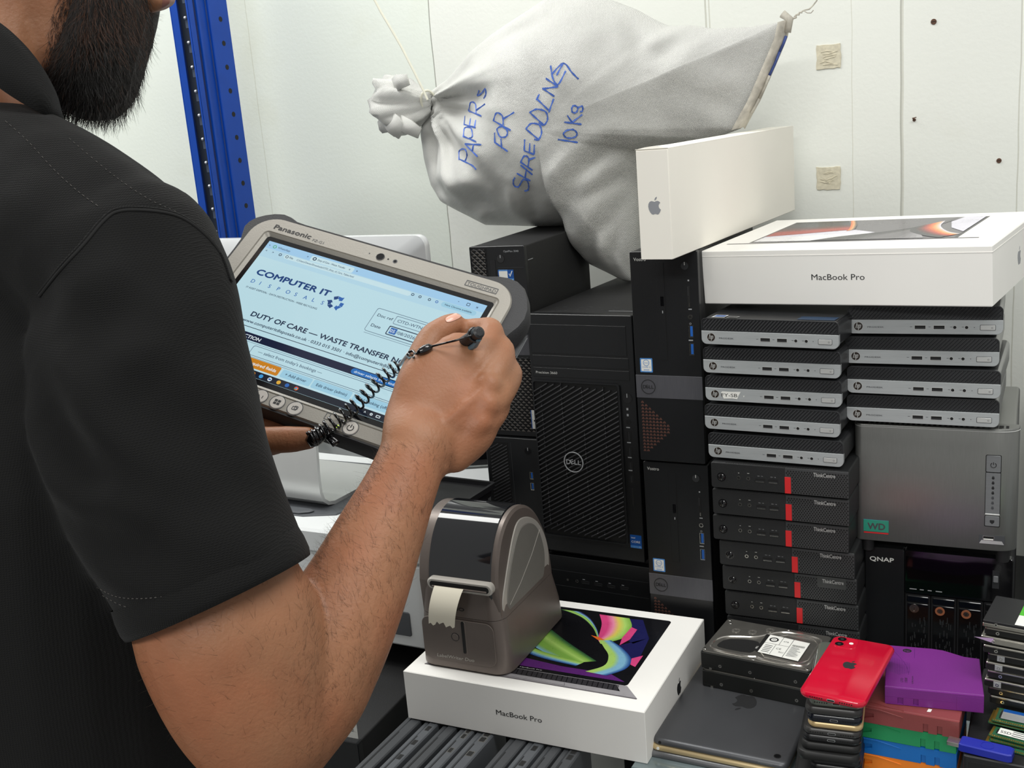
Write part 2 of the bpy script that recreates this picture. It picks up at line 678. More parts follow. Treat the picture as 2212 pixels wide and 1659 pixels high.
def hp_logo(b, x, y, r, z, disc='deep_black', let='silver_button'):
    b.ring(x, y, r * .96, r * 1.1, z - .3, z + .12, 'silver_button', 28)
    b.disc(x, y, r, z - .3, z + .2, disc, 28)
    # sloping h and p whose stems run to the rim
    sh = .22
    def S(u, v):
        return (x + r * (u + sh * v), y + r * v)
    b.flat([S(-.55, -.45), (S(-.38, -.45)), S(-.38, .95), S(-.55, .83)], z + .3, let)
    b.flat([S(-.38, .28), S(-.1, .28), S(-.1, .42), S(-.38, .42)], z + .3, let)
    b.flat([S(-.17, -.45), S(0, -.45), S(0, .42), S(-.17, .42)], z + .3, let)
    b.flat([S(.1, -.95), S(.27, -.86), S(.27, .42), S(.1, .42)], z + .3, let)
    b.flat([S(.27, .28), S(.58, .28), S(.58, .42), S(.27, .42)], z + .3, let)
    b.flat([S(.27, -.45), S(.58, -.45), S(.58, -.31), S(.27, -.31)], z + .3, let)
    b.flat([S(.42, -.45), S(.58, -.45), S(.58, .42), S(.42, .42)], z + .3, let)


# ------------------------------------------------------------------ small silver-fronted mini computers
mat('hp_lid', '232426', 0.36, var=0.1, bump=0.1, bs=500)
mat('hp_side', '8b8c8a', 0.38, metal=0.25, var=0.06)
mat('hp_grille', '2a2b2d', 0.34, var=0.15)
mat('hp_silver', 'afb3b4', 0.42, metal=0.25, var=0.05, stretch=(6, 60, 60), vs=8)
mat('hp_disc', '2a211b', 0.35, var=0.2)
HPK = 1.02


def hp_proto(side):
    t = thing('mini_computer', 'x', 'mini computer')
    w, h, d = 177, 34, 175
    b = MB(FR())
    b.fr = FR((0, 4, 0))
    b.rect(1, 1, w - 1, h - 0.5, -d + 4, 0, side, r=7, b=.6, n=5)
    b.fr = TP((0, 0, 0))
    b.rect(4, 6, w - 4, d - 3, h - 1.5, h - .3, 'hp_lid', r=5, b=.4)
    b.build('case', t, HPK / 1000)
    b = MB(FR((0, 0, 0)))
    # upper half: black grille with slanting ribs
    o = [p for p in rrect(0, 0, w, h, 7, 6)]
    up = [p for p in o if p[1] >= 17.6]
    up = [(w, 17.4)] + [p for p in up if p[0] > w / 2] + [p for p in up if p[0] <= w / 2] + [(0, 17.4)]
    b.prism(up, -6, -1.2, 'hp_grille', 0.0)
    b.tube([(.6, 18, -.6)] + [(max(.6, min(w - .6, x)), min(y, h - .6), -.6) for x, y in reversed(up[1:-1])] + [(w - .6, 18, -.6)], .7, 'hp_grille', 6)
    x = -6.0
    while x < w:
        a0, a1 = (x + 1.5, 18.8), (x + 14.5, 32.6)
        pts = []
        for k in range(6):
            q = k / 5
            X, Y = a0[0] + (a1[0] - a0[0]) * q, a0[1] + (a1[1] - a0[1]) * q
            if 2.5 < X < w - 2.5:
                pts.append((X, Y, -1.0))
        if len(pts) > 1:
            b.tube(pts, 1.15, 'hp_grille', 5)
        x += 4.55
    b.build('grille', t, HPK / 1000)
    b = MB(FR())
    lo = [p for p in o if p[1] <= 17.0]
    lo = [(0, 17.4)] + [p for p in lo if p[0] <= w / 2 and True][0:] + [p for p in lo if p[0] > w / 2] + [(w, 17.4)]
    lo_l = sorted([p for p in o if p[1] < 16 and p[0] < w / 2], key=lambda p: -p[1])
    lo_r = sorted([p for p in o if p[1] < 16 and p[0] >= w / 2], key=lambda p: p[1])
    lo = [(0, 17.4)] + lo_l + lo_r + [(w, 17.4)]
    b.prism(lo, -6, 0.4, 'hp_silver', 0.35)
    b.text('PRODESK', 24, 7.6, .5, 'dark_grey', width=19.5, size=2.4, bold=.01)
    for x in (73.5, 94.5, 119, 132):
        b.rect(x, 8.7, x + 2.6, 9.2, .38, .5, 'dark_grey')
    b.disc(145.8, 8.6, .45, .3, .5, 'deep_black', 8)
    b.build('front_bezel', t, HPK / 1000)
    b = MB(FR()); hp_logo(b, 13.2, 9.2, 5.2, .4, 'hp_disc'); b.build('logo', t, HPK / 1000)
    for x in (78.5, 100.0):
        b = MB(FR()); usb_a(b, x, 5.8, 13.4, 5.4, .4, 'charcoal', 'silver_button'); b.build('usb_port', t, HPK / 1000)
    for x in (124.2, 137.3):
        b = MB(FR()); jack(b, x, 8.6, 2.1, .4, False); b.build('audio_jack', t, HPK / 1000)
    b = MB(FR())
    b.rect(151.9, 5.0, 169.2, 12.0, 0.2, .5, 'dark_grey', r=1.3)
    b.rect(152.4, 5.5, 168.7, 11.5, 0.2, 1.0, 'silver_button', r=1, b=.25)
    b.ring(165.2, 8.3, .7, 1.0, .95, 1.05, 'dark_grey', 12)
    b.build('power_button', t, HPK / 1000)
    for x in (14, w - 14):
        for y in (16, d - 16):
            b = MB(TP()); b.disc(x, y, 6, -3.5, 5.2, 'black_matt', 14); b.build('rubber_foot', t, HPK / 1000)
    return t


HP_G = 'mini computers in the two stacks'
HPK = 1.005
PB = hp_proto('hp_lid')
HPK = 1.02
PA = hp_proto('hp_side')
# left-hand stack: front left corners measured from the floor of the stack upwards
B = [((-433, 1351, -310.5), -4.6, 'silver and black mini computer with blue stickers on its lid, topmost of the left-hand stack'),
     ((-434, 1357, -350.5), -2.6, 'silver and black mini computer, second from the top in the left-hand stack'),
     ((-434.5, 1363, -390.2), -1.9, 'silver and black mini computer with a torn white sticker beside its badge'),
     ((-436.5, 1362, -429.4), -2.2, 'silver and black mini computer, just below the one with the torn white sticker'),
     ((-432.7, 1361, -468.8), -1.7, 'silver and black mini computer sitting directly on the red-striped black computers')]
roots = []
for i, (p, a, lab) in enumerate(B):
    if i == 0:
        PB.location = cm(p); PB.rotation_euler = (0, 0, math.radians(a)); PB['label'] = lab; PB['group'] = HP_G
        roots.append(PB)
    else:
        roots.append(dup(PB, cm(p), a, lab, HP_G))
A = [((-257, 1400, -304), 2.2, 'grey-sided silver mini computer directly under the white carton, topmost of the right-hand stack'),
     ((-260.2, 1399, -342.5), 1.2, 'grey-sided silver mini computer, second from the top of the right-hand stack'),
     ((-257.5, 1397, -381), -.3, 'grey-sided silver mini computer, third from the top of the right-hand stack'),
     ((-258.5, 1400, -419), .5, 'grey-sided silver mini computer resting on the large silver storage box')]
for i, (p, a, lab) in enumerate(A):
    if i == 0:
        PA.location = cm(p); PA.rotation_euler = (0, 0, math.radians(a)); PA['label'] = lab; PA['group'] = HP_G
        roots.append(PA)
    else:
        roots.append(dup(PA, cm(p), a, lab, HP_G))
# stickers on the lid of the topmost left unit, torn sticker on the third
b = MB(TP())
b.flat([(12, 5), (29, 5), (30, 20), (13, 20)], 34.1, 'label_white'); b.flat([(14, 8), (28, 8), (28.5, 18), (14.5, 18)], 34.2, 'blue_sticker')
b.flat([(32, 4), (46, 4), (47, 14), (33, 14)], 34.1, 'silver_button'); b.flat([(33, 5), (45, 5), (46, 12), (34, 12)], 34.2, 'black_plastic')
mat('navy_sticker', '14304c', 0.35, var=0.15)
b.flat([(122, 5), (168, 5), (169, 24), (123, 24)], 34.1, 'navy_sticker')
b.build('lid_stickers', roots[0], HPK / 1000)
b = MB(FR())
b.flat([(21, 11.6), (23, 13.2), (34, 13), (47.5, 13.6), (44.5, 8.4), (42.5, 3.6), (36, 4.2), (24.5, 3.4), (23, 7)], .75, 'label_white')
b.flat([(50.5, 8.6), (52.4, 8.9), (51.2, 6.4)], .75, 'label_white')
b.text('FY-SB', 21.8, 6.2, .85, 'ink_black', width=21, size=6.4)
b.build('torn_sticker', roots[2], HPK / 1000)

# ------------------------------------------------------------------ black mini computers with the red stripe
mat('tc_case', '1c1d1e', 0.5, var=0.12, bump=0.25, bs=900)
mat('tc_mesh', '3c3d3e', 0.4, var=0.1)
mat('tc_text', 'bdbdbb', 0.4, metal=0.3)


def tc_proto():
    t = thing('mini_computer', 'x', 'mini computer')
    w, h, d = 177.5, 35.4, 180
    b = MB(FR())
    b.rect(0, 0, w, h, -d, -.3, 'tc_case', r=3, b=.5)
    for k in range(44):
        x = 20 + k * 3.2
        b.rect(x, h - 1.2, x + 2, h + .05, -6, -.6, 'deep_black')
    b.build('case', t, HPK / 1000)
    for x in (14, w - 14):
        for y in (14, d - 14):
            b = MB(TP()); b.disc(x, y, 5, -2.7, .6, 'black_matt', 12); b.build('rubber_foot', t, HPK / 1000)
    b = MB(FR())
    b.rect(.6, .6, 97.2, h - .8, -.5, .6, 'tc_case', r=2.5, b=.3)
    b.rect(36.5, 22.6, 38.2, 23.1, .5, .7, 'label_text'); b.rect(48.6, 23, 51.4, 23.5, .5, .7, 'label_text')
    for x in (62, 79):
        b.text('SS+  10', x, 20.3, .7, 'print_grey', width=7, size=1.6)
    b.build('front_panel', t, HPK / 1000)
    b = MB(FR())
    b.ring(14, 15.5, 5.2, 5.9, .3, .9, 'black_gloss', 24)
    b.ball((14, 15.5, .4), 4.9, 'black_gloss', 20, 8, (1, 1, .42))
    b.build('power_button', t, HPK / 1000)
    for x in (37.4, 50):
        b = MB(FR()); jack(b, x, 16.2, 2.5, .6); b.build('audio_jack', t, HPK / 1000)
    for x in (58.6, 75.6):
        b = MB(FR()); usb_a(b, x, 12.2, 13.2, 5.8, .6, 'charcoal', 'black_plastic')
        b.rect(x + 1, 12.4, x + 12.4, 13.5, .6, 1.2, 'steel')
        b.build('usb_port', t, HPK / 1000)
    b = MB(FR())
    b.rect(97.2, .4, 105, 22.5, -.4, 1.0, 'red_plastic', b=.3)
    b.build('red_stripe', t, HPK / 1000)
    b = MB(FR())
    b.prism([(105, .6), (w - .8, .6), (w - .8, h - .8), (97.4, h - .8), (97.4, 22.6), (105, 22.6)], -.5, .6, 'tc_mesh', .25)
    row = 0
    y = 2.6
    while y < h - 2.4:
        x = (106.6 if y < 23.5 else 99.2) + (1.75 if row % 2 else 0)
        while x < w - 2.4:
            b.disc(x + .6, y, 1.22, .5, .68, 'deep_black', 6)
            x += 3.5
        y += 2.55
        row += 1
    b.build('mesh_grille', t, HPK / 1000)
    b = MB(FR())
    b.text('ThinkCentre', 133.5, 26.2, .95, 'tc_text', width=27, size=7.4, bold=.02)
    b.build('lettering', t, HPK / 1000)
    return t


TC_G = 'black mini computers with a red stripe'
PT = tc_proto()
TL = ['black mini computer with red stripe, topmost of its stack under the silver ones',
      'black mini computer with red stripe, second from the top of its stack',
      'black mini computer with red stripe and brass sockets, third from the top of its stack',
      'black mini computer with red stripe and a battered power button, fourth from the top',
      'black mini computer with red stripe and clear tape over its lettering',
      'black mini computer with red stripe, just above the lowest one behind the hard drives',
      'lowest visible black mini computer with red stripe, half hidden behind the hard drives']
TX = [-428, -428.6, -430.6, -424.5, -423, -421.5, -420.5]
TY = [1353, 1357, 1361, 1366, 1371, 1374, 1376.5]
TA = [-.7, -.6, -.2, .4, .9, 1.0, 1.0]
tcs = []
for i in range(7):
    p = (TX[i], TY[i], -509 - 39.1 * i)
    if i == 0:
        PT.location = cm(p); PT.rotation_euler = (0, 0, math.radians(TA[i])); PT['label'] = TL[0]; PT['group'] = TC_G
        tcs.append(PT)
    else:
        tcs.append(dup(PT, cm(p), TA[i], TL[i], TC_G))
mat('clear_tape', '3a3b3a', 0.2, var=0.2, coat=0.5)
b = MB(FR())
b.rect(127, 19.5, 164, 35, .7, .85, 'clear_tape', r=1)
b.build('clear_tape', tcs[4], HPK / 1000)
t = thing('desktop_computer', 'plain black desktop unit under the stack of red-striped computers', 'computer', cm((-418, 1392, -783)), 1)
b = MB(FR()); b.rect(0, 0, 172, 35, -180, 0, 'tc_case', r=3, b=.5); b.build('case', t)
b = MB(FR()); b.rect(8, 8, 164, 28, -.2, .5, 'tc_mesh', r=2); b.build('front_panel', t)

# ------------------------------------------------------------------ slim black towers with a grey band (two alike)
mat('band_grey', '55555a', 0.42, metal=0.25, var=0.06, stretch=(40, 4, 4))
mat('copper_tri', '7a5348', 0.4, metal=0.4, var=0.15)
mat('tower_black', '141517', 0.36, var=0.1, bump=0.1, bs=900)
mat('sticker_blue', '4a86c8', 0.35, var=0.2, vs=200)


def vostro(height):
    t = thing('slim_tower_computer', 'x', 'computer')
    w, d, h = 94.5, 292, height
    b = MB(FR()); b.rect(.6, 0, w - .6, h - .5, -d, -6, 'black_matt', r=2, b=.5); b.build('case', t)
    b = MB(FR())
    b.rect(0, 0, w, h, -9, 0, 'tower_black', r=2.2, b=.6)
    b.text('Vostro', 5.5, h - 12.6, .15, 'label_text', width=17.5, size=6.6)
    b.rect(w - 14.5, h - 40.5, w - 12.5, h - 38.5, .05, .2, 'print_grey')
    b.rect(w - 15, h - 79, w - 10.5, h - 77.6, .05, .2, 'print_grey')
    b.ring(w - 13.2, h - 98, 1.0, 1.4, .05, .2, 'print_grey', 10)
    b.rect(w - 16.5, h - 121.5, w - 10.5, h - 120, .05, .2, 'print_grey')
    b.build('front_panel', t)
    b = MB(FR())
    b.rect(36, h - 149, 47.4, h - 15, -.2, .35, 'deep_black', r=.6)
    b.rect(36.5, h - 148.5, 46.9, h - 15.5, -.2, .6, 'tower_black', r=.5)
    b.rect(41, h - 74, 45.6, h - 61, .4, .8, 'black_gloss', r=.4)
    b.rect(42.8, h - 84, 44, h - 80.5, .5, .75, 'print_grey')
    b.build('disc_drive', t)
    b = MB(FR())
    b.ring(w - 18, h - 20, 5.4, 6.1, -.2, .6, 'deep_black', 24)
    b.disc(w - 18, h - 20, 5.4, -.2, .5, 'charcoal', 24, .3)
    b.rect(w - 18.5, h - 19, w - 17.5, h - 14.8, .4, .65, 'label_text')
    b.build('power_button', t)
    b = MB(FR()); b.rect(w - 15.5, h - 76, w - 12, h - 47, -.2, .3, 'deep_black'); b.rect(w - 15, h - 60, w - 14, h - 48, .2, .5, 'charcoal'); b.rect(w - 14.2, h - 75, w - 12.4, h - 70, .2, .45, 'steel'); b.build('card_slot', t)
    b = MB(FR()); jack(b, w - 13, h - 89, 3.2, 0); b.build('audio_jack', t)
    for z in (h - 117, h - 141.5):
        b = MB(FR()); usb_v(b, w - 16, z, 6.6, 16.5); b.build('usb_port', t)
    b = MB(FR()); b.rect(7, h - 167, 25, h - 147, -.1, .2, 'sticker_blue', r=1); b.rect(8.6, h - 165.4, 23.4, h - 148.6, .1, .3, 'label_white', r=1)
    b.ring(16, h - 153.5, 3.8, 4.5, .28, .4, 'sticker_blue', 20); b.text('intel', 13, h - 154.4, .4, 'sticker_blue', width=6, size=2.6)
    b.text('CORE i3', 10.2, h - 160.6, .4, 'sticker_blue', width=11.6, size=3); b.rect(12, h - 164, 20, h - 163.2, .28, .4, 'sticker_blue')
    b.build('processor_sticker', t)
    b = MB(FR()); b.rect(-.2, h - 203.5, w + .2, h - 171, -.4, .5, 'band_grey', b=.2); b.build('grey_band', t)
    b = MB(FR()); dell_logo(b, 17.4, h - 187.5, 10.4, .5, 'ink_black'); b.build('logo', t)
    # stamped triangles in the lower left corner
    b = MB(FR())
    s = 5.1
    for r in range(16):
        y = h - 207.5 - r * s * .92
        n = min(8, 1 + r) if r < 9 else max(0, 17 - r)
        if y < 14:
            break
        for k in range(int(n)):
            x = 5.2 + k * s
            for q, (a, c) in enumerate((((0, 0), (s * .42, s * .62)), ((s * .5, 0), (s * .92, s * .62)))):
                pts = [(x + a[0], y - s * .7), (x + a[0] + s * .4, y - s * .7), (x + (a[0] if q else a[0] + s * .4), y)]
                b.flat(pts, .12, 'copper_tri')
    b.build('triangle_vents', t)
    return t


v1 = vostro(295)
v1.location = cm((-539, 1381, -487.6)); v1.rotation_euler = (0, 0, math.radians(.6))
tag(v1, 'slim black tower with a grey band, upper one, carrying the tall cream carton', 'computer', 'slim black towers with grey bands')
v2 = vostro(292)
p = onY(1389.4, 999.8, 1.386)
v2.location = (p.x, 1.386, TABLE); v2.rotation_euler = (0, 0, math.radians(.3))
tag(v2, 'lower slim black tower with a grey band, behind the carton with the colourful picture', 'computer', 'slim black towers with grey bands')

# ------------------------------------------------------------------ big black workstation tower with slanted slats
mat('slat_black', '303032', 0.32, var=0.15, bump=0.05)
t = thing('tower_computer', 'large black workstation tower with slanting slats and a round maker badge', 'computer', cm((-729, 1435, -675)), -2.4)
w, h, d = 170, 385, 395
b = MB(FR()); b.rect(.5, 0, w - .5, h - 1, -d, -14, 'black_matt', r=2, b=.6)
b.fr = TP((0, 0, 0))
for k in range(26):
    x, y = RND.uniform(8, 160), RND.uniform(20, 70)
    b.rect(x, y, x + RND.uniform(1, 7), y + RND.uniform(.4, 1.2), h - 1.3, h - .9, 'dark_grey')
b.rect(118, 36, 160, 37.4, h - 1.3, h - .9, 'print_grey')
b.build('case', t)
b = MB(FR())
b.rect(0, 8, w, h, -15, 0, 'tower_black', r=2.5, b=.8)
b.rect(4, h - 60, w - 10, h - 15, -.3, .25, 'deep_black'); b.rect(4.6, h - 59.4, w - 10.6, h - 15.6, -.3, .4, 'tower_black', b=.2)
b.rect(4, h - 79, w - 8, h - 62, -.3, .25, 'deep_black'); b.rect(4.6, h - 78.4, w - 8.6, h - 62.6, -.3, .4, 'tower_black', b=.2)
b.rect(4, h - 96, w - 8, h - 81, -.3, .25, 'deep_black'); b.rect(4.6, h - 95.4, w - 8.6, h - 81.6, -.3, .4, 'tower_black', b=.2)
b.text('Precision 3660', 9, h - 91, .5, 'label_text', width=36, size=5.4)
b.rect(4, 36, w - 27, h - 103, -1, .3, 'deep_black', r=4)
b.frame_ring(rrect(2, 34, w - 24, h - 101, 5), rrect(4, 36, w - 27, h - 103, 4), -3, 3.2, 'tower_black')
for y in (h - 140, h - 149):
    b.rect(w - 16, y, w - 13, y + 3.4, .0, .25, 'print_grey')
for y in (h - 167, h - 190, h - 213, h - 233):
    b.rect(w - 18, y, w - 12, y + 1.6, .0, .25, 'print_grey')
b.build('front_panel', t)
b = MB(FR())
bw0, bw1, bh0, bh1 = 4.5, w - 27.5, 37, h - 104
sl = 0.58
y = bh0 - (bw1 - bw0) * sl
while y < bh1:
    pts = []
    for k in range(13):
        X = bw0 + (bw1 - bw0) * k / 12
        Y = y + (X - bw0) * sl
        if bh0 + 2 < Y < bh1 - 2:
            pts.append((X, Y))
    if len(pts) > 1:
        n = len(pts)
        ringsl = [[(X, Y - 1.9, .2), (X, Y - 1.5, 2.6), (X, Y + .3, 4.2), (X, Y + 1.5, 3.6), (X, Y + 1.7, .2)] for X, Y in pts]
        b.loft(ringsl, 'slat_black')
        for X, Y in pts[1::3]:
            if RND.random() < .8:
                b.rect(X - .5, Y + .5, X + .5, Y + 4.6, .2, 3.2, 'slat_black')
                if RND.random() < .5:
                    b.disc(X, Y + .8, .5, 3.4, 4.2, 'print_grey', 6)
    y += 7.35
b.build('slatted_grille', t)
b = MB(FR()); dell_logo(b, 64, h - 226, 16.4, 4.4, 'print_grey'); b.build('logo', t)
b = MB(FR()); b.ring(w - 14, h - 122, 7.2, 8, -.3, .4, 'deep_black', 24); b.disc(w - 14, h - 122, 7.2, -.3, .3, 'black_plastic', 24); b.rect(w - 14.6, h - 121, w - 13.4, h - 115, .2, .5, 'print_grey'); b.build('power_button', t)
b = MB(FR()); b.disc(w - 13.8, h - 158, 4, -.3, .2, 'deep_black', 18); b.build('audio_jack', t)
for y0, y1 in ((h - 187, h - 172), (h - 212, h - 196), (h - 232, h - 219), (h - 252, h - 240)):
    b = MB(FR()); b.rect(w - 17.4, y0, w - 10.6, y1, -.3, .2, 'deep_black'); b.rect(w - 15, y0 + 1, w - 13.6, y1 - 1, 0, .35, 'charcoal'); b.build('usb_port', t)
b = MB(FR()); b.rect(w - 15.4, h - 288, w - 12, h - 259, -.3, .2, 'deep_black'); b.build('card_slot', t)
b = MB(FR()); b.rect(w - 22, 30, w - 3.6, 51, -.2, .3, 'blue_sticker', r=.6)
b.rect(w - 21.6, 30.4, w - 4, 34, .25, .4, 'sticker_blue'); b.text('intel', w - 20, 45.4, .45, 'label_white', size=3.8); b.text('CORE', w - 20, 38.6, .45, 'label_white', width=14, size=4.8); b.text('i7', w - 7.4, 32, .45, 'label_white', size=2.6)
b.build('processor_sticker', t)

# black desktop lying flat under the workstation
t = thing('desktop_computer', 'black desktop computer lying flat under the slatted workstation tower', 'computer', cm((-729, 1437, -783)), -2.0)
b = MB(FR()); b.rect(0, 0, 178, 107, -380, -8, 'black_matt', r=2, b=.5); b.build('case', t)
b = MB(FR())
b.rect(0, 0, 178, 107, -9, 0, 'tower_black', r=3, b=.8)
b.rect(6, 82, 172, 83, -.1, .2, 'charcoal')
b.rect(6, 56, 172, 57, -.1, .2, 'charcoal')
b.build('front_panel', t)
b = MB(FR())
b.disc(36, 68, 2, -.1, .4, 'steel', 10); b.ring(52, 68, 1.6, 2.6, -.1, .4, 'steel', 12)
b.build('audio_jack', t)
for x in (60, 82, 104, 126):
    b = MB(FR()); usb_a(b, x, 65, 13, 5, .2, 'charcoal', 'charcoal'); b.rect(x + 2, 72, x + 6, 73, .1, .3, 'print_grey'); b.build('usb_port', t)

# ------------------------------------------------------------------ slim towers with the diamond mesh
mat('hex_rib', '1c1c1e', 0.4, var=0.1)
mat('hex_face', '8a847e', 0.42, metal=0.1, var=0.1)


def diamond_mesh(b, x0, y0, x1, y1, m='hex_rib', f='hex_face', sx=9.2, sy=8.4):
    b.rect(x0, y0, x1, y1, -3, .1, 'deep_black')
    r = 0
    y = y0
    while y < y1 - 1:
        x = x0 + (sx / 2 if r % 2 else 0)
        while x < x1 + sx / 2:
            cx = min(max(x, x0), x1)
            pts = [(max(x0, x - sx * .48), y + .3), (min(x1, x + sx * .48), y + .3), (cx, min(y1, y + sy * .5))]
            if pts[1][0] - pts[0][0] > 1:
                b.add([(p[0], p[1], .3 if k < 2 else 1.6) for k, p in enumerate(pts)], [(0, 1, 2)], f, False)
                b.tube([(pts[0][0], y + .2, .9), (cx, min(y1, y + sy * .52), 1.9), (pts[1][0], y + .2, .9)], .5, m, 4)
            x += sx
        y += sy * .5
        r += 1


def optiplex(label, loc, rz, h, kind):
    t = thing('slim_tower_computer', label, 'computer', loc, rz)
    w, d = 92.5, 262
    b = MB(FR()); b.rect(.5, 0, w - .5, h - .5, -d, -7, 'black_matt', r=2, b=.5)
    if kind == 0:
        b.fr = RT((w - .5, 0, 0)); b.rect(12, h - 24, 30, h - 23, 0, .3, 'print_grey')
    b.build('case', t)
    b = MB(FR())
    b.rect(0, 0, w, h, -9, 0, 'tower_black', r=2.2, b=.7)
    if kind == 0:
        diamond_mesh(b, 4, h - 120, 27, h - 4)
        b.rect(28.5, h - 122, 29.3, h - 3, 0, .3, 'deep_black')
        b.rect(33, h - 60, 43, h - 20, 0, .3, 'deep_black'); b.rect(33.5, h - 59.5, 42.5, h - 20.5, 0, .5, 'black_plastic')
        b.rect(46, h - 33, w - 3, h - 32.3, 0, .3, 'charcoal')
        b.text('OptiPlex 3040', 58, h - 9.4, .2, 'print_grey', width=25, size=4.2)
        b.rect(2, h - 168, w - 2, h - 136, 0, .6, 'band_grey')
        diamond_mesh(b, 3, 8, w - 3, h - 172)
        b.flat([(84, 14), (90, 14), (90, 24), (87, 27), (90, 30), (90, 44), (84, 44)], 2.2, 'label_white')
        b.flat([(83, 14), (84.4, 14), (84.4, 44), (83, 44)], 2.3, 'blue_sticker')
    else:
        diamond_mesh
        y = h - 120
        b.rect(6, h - 150, 40, h - 8, -.2, .2, 'deep_black')
        yy = h - 165
        while yy < h - 12:
            pts = [(8 + 30 * k / 4, yy + 17 * k / 4, .3) for k in range(5) if h - 148 < yy + 17 * k / 4 < h - 10]
            if len(pts) > 1:
                b.tube(pts, 1.3, 'slat_black', 5)
            yy += 5.4
        b.rect(44, h - 150, 45, h - 8, -.1, .2, 'charcoal')
    b.build('front_panel', t)
    b = MB(FR())
    if kind == 0:
        b.ring(52, h - 19, 6, 6.8, -.2, .5, 'deep_black', 24); b.disc(52, h - 19, 6, -.2, .4, 'black_gloss', 24); b.rect(51.4, h - 18, 52.6, h - 13.4, .3, .55, 'print_grey')
    else:
        b.ring(74, h - 20, 5.4, 6.2, -.2, .5, 'deep_black', 24); b.disc(74, h - 20, 5.4, -.2, .4, 'black_gloss', 24); b.rect(73.4, h - 19, 74.6, h - 14, .3, .55, 'print_grey')
    b.build('power_button', t)
    if kind == 0:
        b = MB(FR())
        b.rect(46, h - 78, 72, h - 36, -.1, .3, 'sticker_blue', b=.1); b.rect(47.5, h - 77, 62, h - 38, .2, .4, 'label_white'); b.rect(62.6, h - 77, 70.6, h - 51, .2, .4, 'label_white')
        b.rect(46, h - 78, 47.5, h - 36, .2, .45, 'blue_sticker'); b.rect(62, h - 49, 72, h - 36, .2, .45, 'blue_sticker')
        b.tube([(64.6, h - 42, .6), (66, h - 46, .6), (70, h - 38, .6)], .7, 'label_white', 5)
        b.text('SAFETY TEST', 48.8, h - 70, .5, 'ink_black', width=26, size=4, rot=pi / 2)
        b.text('PASSED 25', 56, h - 72, .5, 'ink_black', width=22, size=4, rot=pi / 2)
        b.text('Nov 25', 68.5, h - 74, .5, 'ink_black', width=17, size=5, rot=pi / 2)
        b.build('test_sticker', t)
    for z in ((h - 100, h - 114) if kind == 0 else (h - 66, h - 84)):
        b = MB(FR()); usb_v(b, 74, z, 6, 12); b.build('usb_port', t)
    return t


optiplex('slim black tower with diamond mesh and a blue test sticker, under the sack', cm((-828, 1454, -490)), 2.0, 299, 0)
optiplex('black tower with fine slanted slats, lower down behind the label printer', cm((-826, 1448, -783)), .5, 291.5, 1)

# ------------------------------------------------------------------ big silver storage box
t = thing('storage_server', 'large silver storage box with a green and red badge and lock lights', 'computer', cm((-253, 1417, -594)), 1.9)
w, h, d = 198, 168, 215
b = MB(FR()); b.rect(3, 8, w - 3, h - 2, -d, -10, 'nas_silver', r=5, b=1)
b.fr = TP((0, 0, 0))
for k in range(26):
    b.rect(14 + k * 6.4, 4, 17.4 + k * 6.4, 17, h - 2.4, h - 1.7, 'deep_black', r=.6)
for k in range(5):
    b.rect(158 + k * 6, 6, 161.4 + k * 6, 17, h - 2.4, h - 1.6, 'deep_black', r=.6)
b.build('case', t)
b = MB(FR())
# front door with softly rounded vertical edges
n = 10
prof = []
for k in range(n + 1):
    a = pi / 2 * k / n
    prof.append((10 - 10 * math.cos(a), -14 + 14 * math.sin(a)))
prof += [(w - 30, 0)]
for k in range(1, n + 1):
    a = pi / 2 * k / n
    prof.append((w - 26 + 26 * math.sin(a), -18 + 18 * math.cos(a)))
pl = [(p[0], p[1]) for p in prof] + [(w, -24), (0, -24)]
rings = []
for y, k in ((4, .6), (5, 0), (h - 4, 0), (h - 2.6, .5), (h - 1.8, 1.6)):
    rings.append([(min(max(x, k), w - k), y, z - k) for x, z in pl])
b.loft(rings, 'nas_silver')
b.tube([(x, h - 5.2, z + .15) for x, z in prof], .55, 'aluminium', 6)
b.build('front_door', t)
b = MB(FR())
b.rect(12, 17, 44, 33.5, -.2, .5, 'blue_sticker', b=.2)
mat('badge_teal', '1f8f76', 0.3, var=0.15)
b.rect(12, 17, 44, 33.5, .3, .7, 'badge_teal', b=.2); b.rect(12.5, 14.4, 43.6, 16, -.1, .5, 'red_plastic')
b.text('WD', 17, 20.4, .8, 'dark_grey', width=22, size=12.5, bold=.05)
b.build('badge', t)
def door_z(x):
    return -18 + 18 * math.cos(math.asin(max(0, min(1, (x - (w - 26)) / 26)))) if x > w - 26 else 0
bx0, bx1 = 160.5, 177.5
zf = -1.0
b = MB(FR()); b.rect(bx0, 110, bx1, 132, -8, .6, 'mid_grey', r=1.5, b=.5); b.frame_ring(rrect(bx0 - .7, 109.3, bx1 + .7, 132.7, 1.8), rrect(bx0, 110, bx1, 132, 1.5), -8, .3, 'deep_black'); power_mark(b, 169, 119.5, 3.2, .8, 'ink_black'); b.build('power_button', t)
b = MB(FR()); b.rect(bx0, 53.5, bx1, 109, -8, .2, 'mid_grey', r=.5, b=.3); b.frame_ring(rrect(bx0 - .6, 52.8, bx1 + .6, 109.4, .6), rrect(bx0, 53.5, bx1, 109, .5), -8, .2, 'deep_black')
b.rect(bx0, 52.5, bx1, 54.5, 0, .9, 'silver_button', b=.3)
for k in range(7):
    y = 102 - k * 6.7
    b.disc(169, y, 1.7, .1, .35, 'ink_black' if k < 4 else 'dark_grey', 10)
    b.ring(169, y + 1.6, .7, 1.3, .1, .35, 'ink_black' if k < 4 else 'dark_grey', 10)
b.build('light_panel', t)
